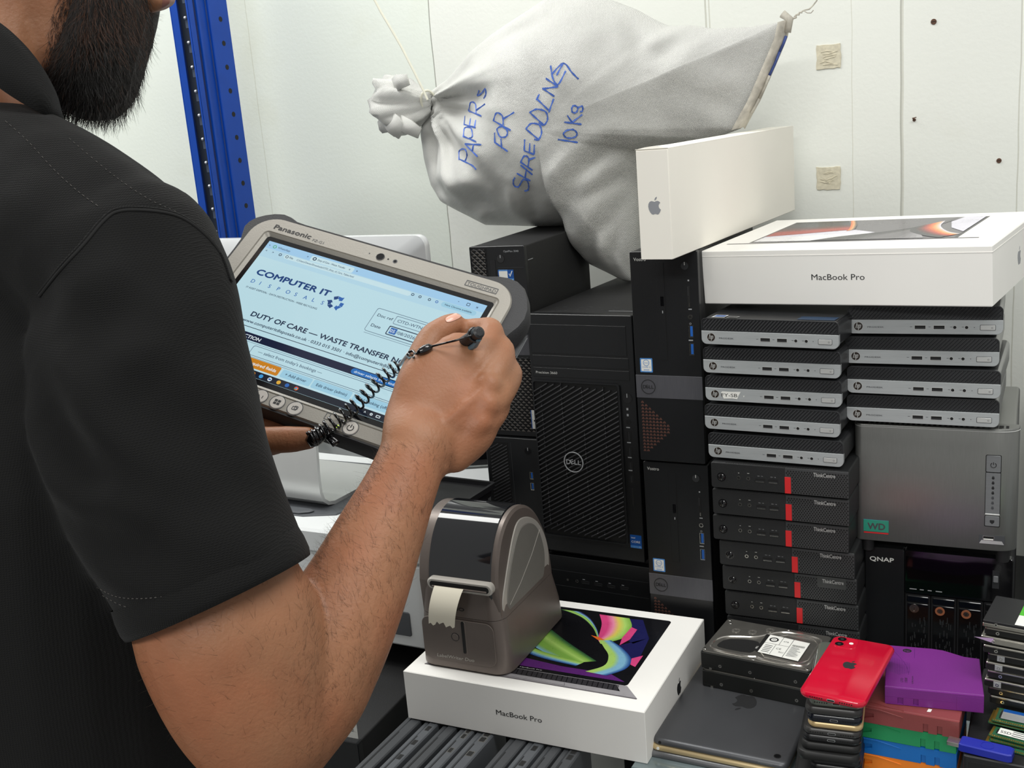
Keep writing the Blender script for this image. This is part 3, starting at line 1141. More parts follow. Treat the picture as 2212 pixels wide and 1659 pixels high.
b = MB(FR()); b.rect(bx0, 37.5, bx1, 51.5, -8, .6, 'mid_grey', r=1.5, b=.5); b.frame_ring(rrect(bx0 - .7, 36.8, bx1 + .7, 52, 1.8), rrect(bx0, 37.5, bx1, 51.5, 1.5), -8, .3, 'deep_black')
b.prism([(169, 40.6), (171.6, 43), (171.6, 46), (166.4, 46), (166.4, 43)], .5, .75, 'ink_black'); b.build('shield_button', t)
b = MB(FR()); b.rect(154, 13, 184, 25, -6, .35, 'dark_grey', r=.6); b.flat([(154.4, 13.4), (183.6, 13.4), (181, 18), (157, 18)], .5, 'aluminium'); usb_a(b, 158.5, 18, 13.5, 6, .5, 'label_white'); b.build('usb_port', t)
for x in (16, w - 16):
    for y in (14, d - 16):
        b = MB(TP()); b.disc(x, y, 8, -13.6, 9, 'black_matt', 16); b.build('rubber_foot', t)

# ------------------------------------------------------------------ black drive-bay box
t = thing('storage_server', 'black drive-bay storage box with small display and round copper locks, under the silver one', 'computer', cm((-243, 1440, -783)), 1.2)
w, h, d = 184, 175, 232
b = MB(FR()); b.rect(1, 0, w - 1, h - .6, -d, -8, 'black_matt', r=3, b=.6); b.build('case', t)
b = MB(FR())
b.rect(0, 0, 51, h, -12, 2.2, 'tower_black', r=3, b=1.2)
b.text('QNAP', 6.4, h - 19.5, 2.35, 'label_white', width=31, size=8.6, bold=.04)
b.build('side_panel', t)
mat('display_black', '08080a', 0.06, var=0.05, coat=0.6)
b = MB(FR())
b.rect(51.5, h - 62, w, h, -12, 1.6, 'black_gloss', r=2.5, b=.8)
b.rect(53, h - 58, w - 14, h - 8, 1.4, 1.9, 'display_black', r=2)
for x, q in ((58, 9), (71, 5), (81, 5), (91, 8)):
    b.rect(x, h - 55.8, x + q, h - 54.6, 1.85, 2.0, 'print_grey')
b.build('display_panel', t)
b = MB(FR()); b.rect(w - 24, h - 42, w - 16, h - 17, 1.6, 2.2, 'charcoal'); b.rect(w - 23, h - 33, w - 17, h - 24, 2.0, 4.2, 'mid_grey', r=1, b=.6); b.build('usb_cover', t)
mat('copper_lock', 'c27a58', 0.3, metal=0.5)
for k in range(4):
    x0 = 53 + k * 32.6
    tr = MB(FR())
    tr.rect(x0, 2, x0 + 31, h - 64, -8, -.6, 'black_plastic', r=1.5)
    tr.rect(x0 + 1.5, h - 75, x0 + 29.5, h - 66, -1, 1.2, 'black_gloss', r=1.5, b=.7)
    tr.rect(x0 + 2, 6, x0 + 29, h - 77, -1, .4, 'black_gloss', r=1.5, b=.5)
    for q in range(34):
        xx, yy = x0 + 6 + RND.uniform(0, 19), 12 + RND.uniform(0, 62)
        tr.rect(xx, yy, xx + 1.1, yy + RND.uniform(3, 9), .3, .7, 'charcoal')
    o = tr.build('drive_tray', t)
    lk = MB(FR())
    c = (x0 + 11, h - 84)
    lk.disc(c[0], c[1], 7, -.6, .9, 'black_gloss', 22)
    lk.ring(c[0], c[1], 3.6, 6.2, .3, 1.6, 'copper_lock' if k else 'steel', 22)
    lk.disc(c[0], c[1], 3.4, .3, 1.2, 'steel', 16)
    lk.rect(c[0] - .5, c[1] - 1.8, c[0] + .5, c[1] + 1.8, 1.1, 1.3, 'deep_black')
    lk.build('lock', o)
# ------------------------------------------------------------------ white cartons
def smooth_poly(pts, k=3):
    """Chaikin rounding of a closed outline"""
    for _ in range(k):
        q = []
        for i in range(len(pts)):
            a, c = Vector(pts[i]), Vector(pts[(i + 1) % len(pts)])
            q += [tuple(a * .75 + c * .25), tuple(a * .25 + c * .75)]
        pts = q
    return pts


def grad(cols, k=4):
    """inks between the named ones, so that the printed picture blends softly"""
    out = []
    for a, c in zip(cols, cols[1:]):
        for i in range(k):
            if i == 0:
                out.append(a)
                continue
            nm = 'ink_%s_%s_%d' % (a, c, i)
            if nm not in MATS:
                ca, cc = INKS[a], INKS[c]
                u = i / k
                mix = ''.join('%02x' % round(int(ca[j:j + 2], 16) * (1 - u) + int(cc[j:j + 2], 16) * u) for j in (0, 2, 4))
                mat(nm, mix, 0.28, var=0.04, vs=60, coat=0.15)
            out.append(nm)
    out.append(cols[-1])
    return out


INKS = {}


def band(b, left, right, z, cols, n=26):
    """a painted ribbon between two polylines, one flat colour per lengthwise strip"""
    def samp(pl, t):
        q = t * (len(pl) - 1)
        i = min(int(q), len(pl) - 2)
        p0, p1, p2, p3 = Vector(pl[max(i - 1, 0)]), Vector(pl[i]), Vector(pl[i + 1]), Vector(pl[min(i + 2, len(pl) - 1)])
        u = q - i
        return .5 * ((2 * p1) + (p2 - p0) * u + (2 * p0 - 5 * p1 + 4 * p2 - p3) * u * u + (3 * p1 - p0 - 3 * p2 + p3) * u ** 3)
    cols = grad(cols)
    K = len(cols)
    for c in range(K):
        vs, fs = [], []
        for i in range(n + 1):
            a, e = samp(left, i / n), samp(right, i / n)
            p, q = a.lerp(e, c / K), a.lerp(e, (c + 1) / K)
            vs += [(p.x, p.y, z), (q.x, q.y, z)]
            if i:
                fs.append((2 * i - 2, 2 * i - 1, 2 * i + 1, 2 * i))
        b.add(vs, fs, cols[c], False)


for nm, c in (('p_black', '0e0e12'), ('p_navy', '1b1b4e'), ('p_blue', '2a4f8e'), ('p_sky', '7fb3cf'), ('p_green', '7fae4a'), ('p_lgreen', 'a9cf6a'), ('p_dgreen', '2f5a35'), ('p_yellow', 'd8c65a'), ('p_pink', 'd2457e'), ('p_lpink', 'e58aa6'), ('p_purple', '5a2470'), ('p_grey', '9a979a'), ('p_orange', 'e06a2a'), ('p_red', 'a8352a'), ('p_dred', '5e2a2a'), ('p_lorange', 'f3b070'), ('p_dgrey', '3a383c'), ('p_mgrey', '6a666a'), ('p_white', 'e9e8ea'), ('p_lav', 'dcd9e4')):
    mat(nm, c, 0.28, var=0.06, vs=60, coat=0.15)
    INKS[nm] = c

# carton on the stacks of minis
t = thing('laptop_carton', 'white laptop carton with a dark and orange screen picture, lying on the two silver stacks', 'box', cm((-444.7, 1407.2, -268.4)), rot=(math.radians(1.87), math.radians(-1.3), math.radians(-8.4)))
w, d, h = 363.5, 262, 71.8
b = MB(TP()); b.rect(0, 0, w, d, 0, h, 'white_card', r=1.2, b=1.2)
b.rect(-.35, -.35, w + .35, d + .35, h - 8, h - 7.4, 'white_card')
b.build('box', t)
b = MB(frame((0, 3.7, h + .15), (1, 0, 0), (0, .74, 0), (0, 0, 1)))
b.flat([(44, 72), (311, 72), (311, 306), (44, 306)], 0, 'p_dgrey')
b.flat([(48, 78), (307, 78), (307, 302), (48, 302)], .1, 'p_mgrey')
b.flat([(48, 118), (110, 112), (172, 120), (194, 154), (156, 192), (48, 140)], .2, 'p_lav')
b.flat([(48, 78), (127, 78), (194, 154), (120, 140), (48, 118)], .3, 'p_white')
band(b, [(48, 135), (90, 155), (130, 178), (156, 190)], [(48, 302), (80, 302), (110, 302), (123, 300)], .4, ['p_red', 'p_red', 'p_dred', 'p_dgrey', 'p_dgrey', 'p_black'])
band(b, [(150, 176), (147, 205), (138, 250), (126, 300)], [(158, 190), (154, 215), (146, 255), (134, 300)], .5, ['p_orange', 'p_lorange', 'p_dgrey'])
band(b, [(127, 78), (160, 120), (200, 152), (234, 195), (262, 250), (271, 302)], [(270, 78), (262, 110), (255, 140), (250, 170), (262, 220), (280, 302)], .45, ['p_dgrey', 'p_dgrey', 'p_mgrey', 'p_mgrey', 'p_grey'])
band(b, [(234, 195), (240, 150), (270, 97), (290, 78)], [(262, 262), (268, 200), (288, 140), (307, 112)], .55, ['p_dgrey', 'p_dgrey', 'p_dred', 'p_red', 'p_orange', 'p_lorange', 'p_lav'])
b.flat([(280, 302), (272, 250), (285, 180), (307, 135), (307, 302)], .5, 'p_lav')
b.flat([(15, 60), (336, 70), (336, 76), (15, 65)], .2, 'p_mgrey'); b.flat([(16, 63), (335, 73), (335, 75.6), (16, 64.8)], .3, 'p_grey')
b.build('screen_picture', t)
b = MB(FR()); b.text('MacBook Pro', 149.7, 32.4, .2, 'ink_black', width=67, size=10.6); b.build('lettering', t)
b = MB(RT((w, 0, 0))); apple(b, 143, 33, 17, .1, 'ink_grey'); b.build('logo', t)

# carton carrying the label printer
t = thing('laptop_carton', 'white laptop carton with a colourful swirling screen picture, under the label printer', 'box', cm((-785, 1097.5, -783)), 1.3)
w, d, h = 341, 259, 71
b = MB(TP()); b.rect(0, 0, w, d, 0, h, 'white_card', r=1.0, b=1.0)
b.build('box', t)
b = MB(TP((0, 0, h + .15)))
b.prism(rrect(40, 52, 300, 239, 5), -.1, .0, 'p_black')
z = .2
b.flat([(46, 60), (294, 60), (294, 234), (46, 234)], .1, 'p_black')
b.flat([(46, 60), (294, 60), (270, 74), (200, 74), (120, 84), (46, 90)], z, 'p_purple')
b.flat([(230, 228), (260, 231), (285, 182), (270, 160), (252, 172), (240, 200)], z, 'p_navy')
b.flat([(253, 150), (286, 182), (292, 120), (280, 95), (262, 120)], z, 'p_navy')
band(b, [(62, 160), (110, 132), (160, 104), (205, 84)], [(92, 200), (130, 178), (180, 140), (240, 100)], .3, ['p_sky', 'p_green', 'p_green', 'p_lgreen', 'p_green', 'p_dgreen'])
band(b, [(70, 132), (110, 108), (160, 88), (218, 80)], [(64, 152), (112, 126), (160, 104), (225, 92)], .35, ['p_blue', 'p_sky', 'p_lgreen', 'p_green'])
band(b, [(132, 230), (170, 215), (198, 190), (216, 164)], [(166, 230), (186, 214), (206, 188), (219, 164)], .4, ['p_dgreen', 'p_lgreen', 'p_green', 'p_sky', 'p_navy'])
band(b, [(194, 230), (207, 205), (214, 180), (219, 158)], [(240, 230), (252, 205), (252, 172), (228, 146)], .45, ['p_pink', 'p_pink', 'p_lpink', 'p_yellow', 'p_lgreen', 'p_green'])
band(b, [(222, 156), (236, 138), (250, 118), (254, 92), (236, 70)], [(238, 160), (262, 142), (282, 118), (284, 92), (266, 68)], .5, ['p_lgreen', 'p_lgreen', 'p_sky', 'p_sky', 'p_blue'])
b.flat([(252, 205), (262, 200), (262, 170), (254, 150), (250, 172)], .52, 'p_pink')
b.flat([(282, 120), (294, 132), (294, 100), (286, 104)], .52, 'p_pink')
b.flat([(206, 166), (219, 164), (230, 158), (220, 156)], .55, 'p_orange')
b.text('MacBook Pro', 148, 55.4, .3, 'p_white', width=32, size=2.6)
# printed keyboard deck
b.flat([(19, 27), (322, 27), (300, 52), (40, 52)], .1, 'p_grey')
b.flat([(46, 37), (296, 37), (286, 51), (54, 51)], .2, 'p_black')
for r in range(4):
    for k in range(34):
        x = 52 + k * 7.1 - r * .6
        y = 38 + r * 3.2
        b.flat([(x, y), (x + 5.8, y), (x + 5.8, y + 2.3), (x, y + 2.3)], .3, 'p_dgrey')
b.flat([(116, 29), (224, 29), (221, 36), (119, 36)], .2, 'p_mgrey'); b.flat([(117, 29.4), (223, 29.4), (220.4, 35.6), (119.6, 35.6)], .3, 'p_grey')
b.flat([(19, 25), (322, 25), (322, 27.4), (19, 27.4)], .15, 'p_mgrey')
b.build('laptop_picture', t)
b = MB(FR()); b.text('MacBook Pro', 136.8, 30.8, .2, 'ink_black', width=65, size=10.2, bold=.006); b.build('lettering', t)
b = MB(RT((w, 0, 0))); apple(b, 134.5, 31.6, 17, .1, 'ink_black'); b.build('logo', t)

# tall cream carton standing on the upper slim tower
t = thing('keyboard_carton', 'tall narrow cream carton with a grey fruit badge, standing on the upper slim tower', 'box', cm((-493.6, 1305, -192.3)), -3.1)
w, d, h = 43, 540, 138
b = MB(TP())
b.rect(0, 0, w, d, 0, h - 1, 'cream_card', r=.8, b=.9)
b.build('box', t)
b = MB(TP())
# end flaps and lid flap standing slightly proud
b.fr = FR((0, 0, 0)); b.rect(.6, .3, w - .4, h - 2.4, -.2, 1.2, 'cream_card', r=1, b=.4)
b.fr = TP((0, 0, h - 1)); b.loft([[(x, y, 0 if q else 0) for x, y, q in ((0, -1.2, 0), (w, -1.2, 0), (w, -1.2, 0), (0, -1.2, 0))], [(0, -1.2, .6), (w, -1.2, .6), (w, 0, .6), (0, 0, .6)]], 'cream_card')
pts0 = [(x, 0) for x in (0, w)]
rows = []
for y in (0, 40, 120, 240, 380, d):
    rows.append([(0, y, .1), (w * .3, y, .1 + 2.4 * max(0, 1 - y / 160)), (w * .7, y, .1 + 2.8 * max(0, 1 - y / 160)), (w, y, .1), (w, y, -.6), (0, y, -.6)])
b.loft(rows, 'cream_card')
b.build('flap', t)
b = MB(FR()); apple(b, 22.5, 66.5, 16.5, 1.25, 'ink_grey', rot=pi / 2 * 0); b.build('logo', t)

# ------------------------------------------------------------------ label printer
mat('lw_body', '6f655f', 0.36, metal=0.35, var=0.05, vs=30, bump=0.05, bs=900)
mat('lw_side', '77746e', 0.5, metal=0.15, var=0.05, bump=0.2, bs=900)
mat('lw_trim', 'b9b4ac', 0.35, metal=0.3, var=0.04)
mat('lw_dome', '16171a', 0.05, var=0.05, coat=0.5)
mat('paper', 'f1ead6', 0.7, var=0.03)
t = thing('label_printer', 'grey-brown label printer with a smoked dome and a paper label in its slot', 'printer', cm((-785 + 13, 1097.5 + 23, -783 + 71.6)), 1.3)
WD_, DPT = 134, 196


def lw_ring(z, x0, x1, y0, y1, r, n=6):
    return [(x, y, z) for x, y in rrect(x0, y0, x1, y1, r, n)]


b = MB(TP())
b.loft([lw_ring(0, 2, WD_ - 2, 3, DPT - 4, 20), lw_ring(3, 0, WD_, 0, DPT, 22), lw_ring(34, 1.2, WD_ - 1.5, .5, DPT - 4, 21), lw_ring(76, 4.5, WD_ - 6, 3.5, DPT - 14, 20)], 'lw_body')
b.build('base', t)
b = MB(TP())
b.loft([lw_ring(76.6, 4.5, WD_ - 6, 3.5, DPT - 14, 20), lw_ring(94, 6, WD_ - 8, 5, DPT - 17, 19), lw_ring(118, 7.5, WD_ - 10, 7, DPT - 20, 18), lw_ring(128, 9, WD_ - 11, 10, DPT - 24, 17)], 'lw_body')
b.build('front_cover', t)
# arched upper body: profile in depth/height, swept across the width
prof = [(7, 121), (9.5, 137), (15.5, 157), (28, 180), (46, 197), (68, 205.5), (92, 205), (116, 196), (140, 177), (160, 148), (173, 112), (178, 74)]
_pp = [Vector(p) for p in prof]
prof = []
for i in range(len(_pp) - 1):
    p0, p1, p2, p3 = _pp[max(0, i - 1)], _pp[i], _pp[i + 1], _pp[min(len(_pp) - 1, i + 2)]
    for k in range(4):
        u = k / 4
        q = .5 * ((2 * p1) + (p2 - p0) * u + (2 * p0 - 5 * p1 + 4 * p2 - p3) * u * u + (3 * p1 - p0 - 3 * p2 + p3) * u ** 3)
        prof.append((q.x, q.y))
prof.append(tuple(_pp[-1]))


def arch(x0, x1, grow, m, b, lo=0, hi=None, back=True):
    P = prof[lo:hi]
    cy_, cz_ = 90, 90
    ring0, ring1, ring2, ring3 = [], [], [], []
    for y, z in P:
        dy, dz = y - cy_, z - cz_
        L_ = math.hypot(dy, dz)
        k = (L_ + grow) / L_
        k2 = (L_ + grow - 4) / L_
        ring0.append((x0, cy_ + dy * k2, cz_ + dz * k2)); ring1.append((x0 + 3, cy_ + dy * k, cz_ + dz * k))
        ring2.append((x1 - 3, cy_ + dy * k, cz_ + dz * k)); ring3.append((x1, cy_ + dy * k2, cz_ + dz * k2))
    if back:
        for r_, x in ((ring0, x0), (ring1, x0 + 3), (ring2, x1 - 3), (ring3, x1)):
            r_ += [(x, 150, 66), (x, 14, 66)]
    b.loft([ring0, ring1, ring2, ring3], m)


b = MB(TP()); arch(7, 30, 0, 'lw_body', b); arch(WD_ - 24, WD_ - 9, 0, 'lw_body', b); b.build('arched_shell', t)
b = MB(TP()); arch(22, WD_ - 16, 1.6, 'lw_dome', b); b.build('smoked_dome', t, label='smoked clear dome over the label roll')
# round-ended side cover
outer = [(78.9, 190), (107.5, 185), (138, 168), (158, 142), (168, 114), (166, 85), (155, 66), (128, 55), (83, 51), (42, 60), (18, 78), (15, 99), (31, 127), (45, 150), (61, 174)]
inner = [(84.6, 178), (113, 174), (135, 159), (147, 136), (153, 109), (143, 80), (118, 66), (79, 61), (48, 67), (29, 82), (29, 100), (39, 124), (53, 147), (69, 167)]
b = MB(RT((WD_ - 10, 0, 0)))
b.prism(smooth_poly(outer[::-1], 2), -6, 2.2, 'lw_trim', 1.4)
b.prism(smooth_poly(inner[::-1], 2), 1.5, 3.4, 'lw_side', .9)
b.tube([(34, 88, 3.5), (70, 104, 3.5), (110, 128, 3.5), (140, 152, 3.5)], .45, 'lw_trim', 5)
b.build('side_cover', t)
b = MB(FR((0, 4, 0)))
sl = rrect(25, 114, 122, 131, 8.4, 8)
b.prism(sl, -8, 5.6, 'lw_trim', 2.0)
b.prism(rrect(30, 118, 117, 126.6, 4, 8), 5.2, 6.0, 'deep_black')
b.prism(rrect(33, 118.6, 114, 121, 1, 3), 5.4, 7.2, 'lw_body', .5)
b.build('paper_slot', t)
b = MB(FR((0, 3.5, 0)))
b.text('DYMO', 44, 87, 2.2, 'ink_black', width=32, size=7.4, sy=.9, bold=.08)
b.build('badge', t)
b = MB(FR((0, .6, 0)))
b.prism(rrect(10, 12, 118, 74, 12, 6), -.5, 1.0, 'lw_body', .5)
b.text('LabelWriter Duo', 29, 16.4, 1.2, 'lw_trim', width=56, size=6.6, shear=.18, bold=.02)
b.build('front_panel', t)
b = MB(FR((0, .6, 0))); b.ring(60, 49, 5, 5.8, .4, 1.6, 'ink_black', 22); b.disc(60, 49, 5, .4, 2.0, 'lw_body', 22, .5); b.build('feed_button', t)
b = MB(FR((0, .6, 0))); b.prism(rrect(69, 25, 76.5, 73, 3), .6, 1.4, 'lw_body', .4); b.prism(rrect(70.6, 27, 74.8, 73, 2), 1.2, 1.8, 'deep_black'); b.build('tape_slot', t)
# paper strip curling out of the slot
b = MB(TP())
rows = []
for k in range(13):
    q = k / 12
    z = 121 - 52 * q ** 1.12
    y = -3.5 - 13 * math.sin(min(1, q * 1.25) * pi / 2) + 5 * q * q
    x0, x1 = 38 - 10 * q, 81 - 14 * q
    row = []
    for j in range(13):
        u = j / 12
        zz_ = z
        if k == 12:
            zz_ = z + 2.0 * math.sin(j * 2.1) + (3.2 if 3 < j < 8 else 0)
        row.append((x0 + (x1 - x0) * u, y, zz_))
    rows.append(row)
vs = [p for r_ in rows for p in r_] + [(p[0], p[1] + .25, p[2]) for r_ in rows for p in r_]
fs = []
n_ = 13
for s_ in (0, 169):
    for k in range(12):
        for j in range(12):
            a_ = s_ + k * n_ + j
            fs.append((a_, a_ + 1, a_ + n_ + 1, a_ + n_))
b.add(vs, fs, 'paper')
b.build('paper_label', t, label='torn cream paper label')

# ------------------------------------------------------------------ tablets lying flat
mat('pad_grey', '5a5b5e', 0.4, metal=0.6, var=0.05)
mat('pad_gold', 'c9b48a', 0.35, metal=0.6, var=0.04)
mat('pad_grey_light', '6f7072', 0.38, metal=0.6, var=0.05)
PADS = [((-447, 1128, -768), -.4, 'pad_grey', 'dark grey tablet with a black fruit badge, topmost of three, under the hard drives'),
        ((-449, 1126, -775.6), -.2, 'pad_gold', 'gold tablet between the two grey ones'),
        ((-458, 1122, -783), .2, 'pad_grey_light', 'lighter grey tablet at the bottom of the three, on the thin shelf')]
for i, (p, a, m, lab) in enumerate(PADS):
    t = thing('tablet', lab, 'tablet', cm(p), a, 'tablets lying in a stack')
    w, d, h = 169.5, 236, 7.4
    b = MB(TP())
    o = rrect(0, 0, w, d, 11, 8)
    b.loft([[(x, y, 0) for x, y in inset(o, 1.2)], [(x, y, 1.2) for x, y in o], [(x, y, 3.2) for x, y in o], [(x, y, 5.2) for x, y in inset(o, .8)], [(x, y, 6.8) for x, y in inset(o, 2.6)], [(x, y, h) for x, y in inset(o, 5.2)]], m)
    b.build('case', t)
    if i == 0:
        b = MB(TP((0, 0, h))); apple(b, 84.7, 118, 30, .05, 'ink_black', rot=pi - .02); b.build('logo', t)
        b = MB(TP((0, 0, h))); b.ring(w - 16, 14, 3.6, 4.4, -.2, .5, 'deep_black', 20); b.disc(w - 16, 14, 3.6, -.2, .3, 'black_gloss', 20); b.build('camera_lens', t)
        b = MB(FR()); b.rect(w - 36, 2.6, w - 18, 4.8, -2, .3, 'pad_grey_light', r=.8, b=.2); b.build('power_button', t)
    b = MB(FR()); b.disc(11.5, 3.4, 1.9, -2, .2, 'label_white' if m == 'pad_gold' else 'deep_black', 14); b.build('audio_jack', t)

# ------------------------------------------------------------------ two large hard drives
mat('hdd_rim', 'd8d4cc', 0.22, metal=0.9)
mat('hdd_top', '6d6b66', 0.34, metal=0.6, var=0.08, vs=60)
mat('hdd_body', '232423', 0.38, metal=0.4, var=0.12)


def hdd(loc, rz, lab, top):
    t = thing('hard_drive', lab, 'hard drive', loc, rz, 'hard drives on the tablets')
    w, d, h = 147, 101.6, 26
    b = MB(TP())
    b.rect(0, 0, w, d, 0, h - 3.2, 'hdd_body', r=2, b=.6)
    b.fr = FR((0, 0, 0))
    b.rect(2, 1, 20, 4, -.5, .6, 'hdd_body'); b.rect(12, -.2, 15.5, 2.6, .2, 1.0, 'steel', r=.5)
    b.build('body', t)
    b = MB(TP((0, 0, h - 3.2)))
    b.rect(.8, .8, w - .8, d - .8, -.2, 2.2, 'hdd_top', r=5, b=.5)
    if top:
        # raised lid outline with a recessed window
        outl = [(5, 22), (14, 8), (64, 7), (74, 12), (82, 8), (132, 7), (141, 18), (141, 78), (132, 92), (86, 92), (70, 80), (56, 62), (30, 54), (12, 46)]
        b.tube([(x, y, 2.4) for x, y in smooth_poly(outl, 2)], 1.5, 'hdd_rim', 6, closed=True)
        b.tube([(66, 34, 2.4), (82, 16, 2.4), (128, 14, 2.4), (136, 26, 2.4), (136, 72, 2.4), (128, 84, 2.4), (92, 84, 2.4), (78, 70, 2.4), (66, 50, 2.4)], 1.1, 'hdd_rim', 6)
        b.prism(smooth_poly([(14, 22), (20, 16), (60, 16), (66, 24), (66, 46), (60, 52), (40, 50), (20, 42)], 1), 2.1, 2.5, 'deep_black')
        for x, y in ((24, 70), (46, 74), (66, 88)):
            b.ring(x, y, 3.4, 6, 2.0, 2.9, 'hdd_rim', 20); b.disc(x, y, 3.4, 2.0, 2.5, 'hdd_top', 16)
    else:
        b.tube([(x, y, 2.2) for x, y in smooth_poly([(6, 8), (w - 8, 8), (w - 8, d - 8), (6, d - 8)], 2)], 1.2, 'hdd_rim', 6, closed=True)
    b.build('lid', t)
    for x, y in ((4.5, 6), (72, 2.6), (5.5, d - 6), (9.5, d - 14), (88, d - 3.5), (w - 5, 5)):
        b = MB(TP((0, 0, h - 1.4))); b.disc(x, y, 2.0, -.6, 1.1, 'steel', 12, .4); b.disc(x, y, .8, .9, 1.2, 'deep_black', 6); b.build('screw', t)
    for x in (27, 68, 128):
        b = MB(FR()); b.ring(x, 7, .9, 2.3, -.4, .5, 'steel', 14); b.disc(x, 7, .9, -.4, .2, 'deep_black', 10); b.build('screw', t)
    if top:
        b = MB(TP((0, 0, h - .6)))
        b.flat([(66, 26), (72, 22), (72, 74), (66, 74)], .9, 'deep_black')
        b.flat([(71, 22), (126, 18), (126, 70), (71, 74)], .95, 'label_white')
        zz_ = 1.05
        b.ring(80, 62, 4, 6.2, .9, zz_, 'ink_black', 20); b.ring(80, 62, 1.4, 2, .9, zz_, 'ink_black', 12)
        for x0, y0, x1, y1 in ((71, 50, 104, 50.6), (86.5, 22, 87, 50), (104, 20, 104.6, 72), (90, 50, 90.5, 73)):
            b.flat([(x0, y0), (x1, y0), (x1, y1), (x0, y1)], zz_, 'ink_black')
        for r_ in range(9):
            y = 26 + r_ * 3
            b.flat([(107, y), (107 + RND.uniform(8, 16), y), (107 + RND.uniform(8, 16), y + 1.1), (107, y + 1.1)], zz_, 'dark_grey')
        for r_ in range(14):
            x = 107 + r_ * 1.2
            b.flat([(x, 53), (x + RND.uniform(.3, .9), 53), (x + .6, 58), (x, 58)], zz_, 'ink_black')
        for r_ in range(5):
            y = 26 + r_ * 4.4
            b.flat([(74, y), (84, y), (84, y + 1.4), (74, y + 1.4)], zz_, 'dark_grey')
        b.text('CE', 90, 38, zz_, 'ink_black', size=6); b.text('RU', 96, 30, zz_, 'ink_black', size=5)
        b.text('4TB', 93, 60, zz_, 'ink_black', size=4.4, rot=.0)
        b.text('DELL', 67.2, 30, 1.0, 'label_white', size=3.4, rot=pi / 2)
        b.build('paper_label', t)
    return t


hdd(cm((-426, 1270, -734.2)), -4.6, 'large steel hard drive with a white printed label, on top of the other one', True)
hdd(cm((-425, 1269.5, -760.5)), -4.4, 'large black-sided hard drive lying on the dark grey tablet, under the labelled one', False)

# ------------------------------------------------------------------ stack of phones
for nm, c, r_ in (('ph_red', 'c31230', .12), ('ph_black', '141416', .35), ('ph_navy', '10131c', .2), ('ph_gold', 'c8ad7c', .3), ('ph_grey', '3d3c3b', .35), ('ph_clear', '5b6058', .12), ('ph_case', '191919', .5)):
    mat(nm, c, r_, var=0.05, metal=.3 if nm in ('ph_gold', 'ph_grey') else 0, coat=.3 if nm in ('ph_red', 'ph_clear') else 0)


def phone(lab, p, rz, w, d, h, m, ports=True, back=None):
    t = thing('mobile_phone', lab, 'phone', cm(p), rz, 'phones piled in a stack')
    b = MB(TP())
    o = rrect(0, 0, w, d, min(11, w * .16), 8)
    e = min(h * .42, 3.2)
    rr = []
    for k in range(7):
        a = -pi / 2 + pi * k / 6
        rr.append([(x, y, h / 2 + (h / 2) * math.sin(a)) for x, y in inset(o, e * (1 - math.cos(a)))])
    b.loft(rr, m)
    b.build('case', t)
    if ports:
        b = MB(FR()); b.rect(w / 2 - 4.4, h / 2 - 1.3, w / 2 + 4.4, h / 2 + 1.3, -1.5, .25, 'silver_plastic', r=1.2); b.rect(w / 2 - 3.9, h / 2 - .9, w / 2 + 3.9, h / 2 + .9, -1, .35, 'deep_black', r=.9); b.build('charging_port', t)
        b = MB(FR())
        for k in range(6):
            for s_ in (-1, 1):
                b.disc(w / 2 + s_ * (10 + k * 2.6), h / 2, .75, -1, .25, 'deep_black', 8)
        b.build('speaker_holes', t)
    return t


YF = 1.112
stack = [  # thickness, left px, right px, depth, material, ports, label
    (8.0, None, None, 147, 'ph_red', True, 'glossy red phone lying face down on top of the phone stack'),
    (11, 1743, 1866, 142, 'ph_clear', True, 'phone in a clear case just under the red one'),
    (10, 1736, 1862, 141, 'ph_grey', False, 'dark grey phone under the clear-cased one'),
    (10, 1739, 1861, 140, 'ph_navy', True, 'navy black phone directly above the gold one'),
    (7.6, 1741, 1862, 136, 'ph_gold', False, 'slim gold phone in the middle of the phone stack'),
    (8.6, 1732, 1859, 139, 'ph_grey', True, 'dark grey phone directly under the gold one'),
    (9, 1729, 1859, 138, 'ph_black', True, 'black phone, second below the gold one'),
    (10, 1726, 1859, 140, 'ph_case', False, 'black cased phone, third below the gold one'),
    (11.4, 1720, 1858, 142, 'ph_case', False, 'thick black cased phone jutting furthest left, fourth below the gold one'),
    (9, 1741, 1857, 134, 'ph_black', False, 'black phone, fifth below the gold one'),
    (9, 1745, 1860, 134, 'ph_black', False, 'black phone, just above the big bottom one'),
    (11, 1716, 1862, 150, 'ph_case', False, 'big black phone sticking out near the bottom of the phone stack'),
    (7.4, 1730, 1860, 140, 'ph_black', False, 'black phone at the very bottom of the phone stack')]
z = -653.0
phones = []
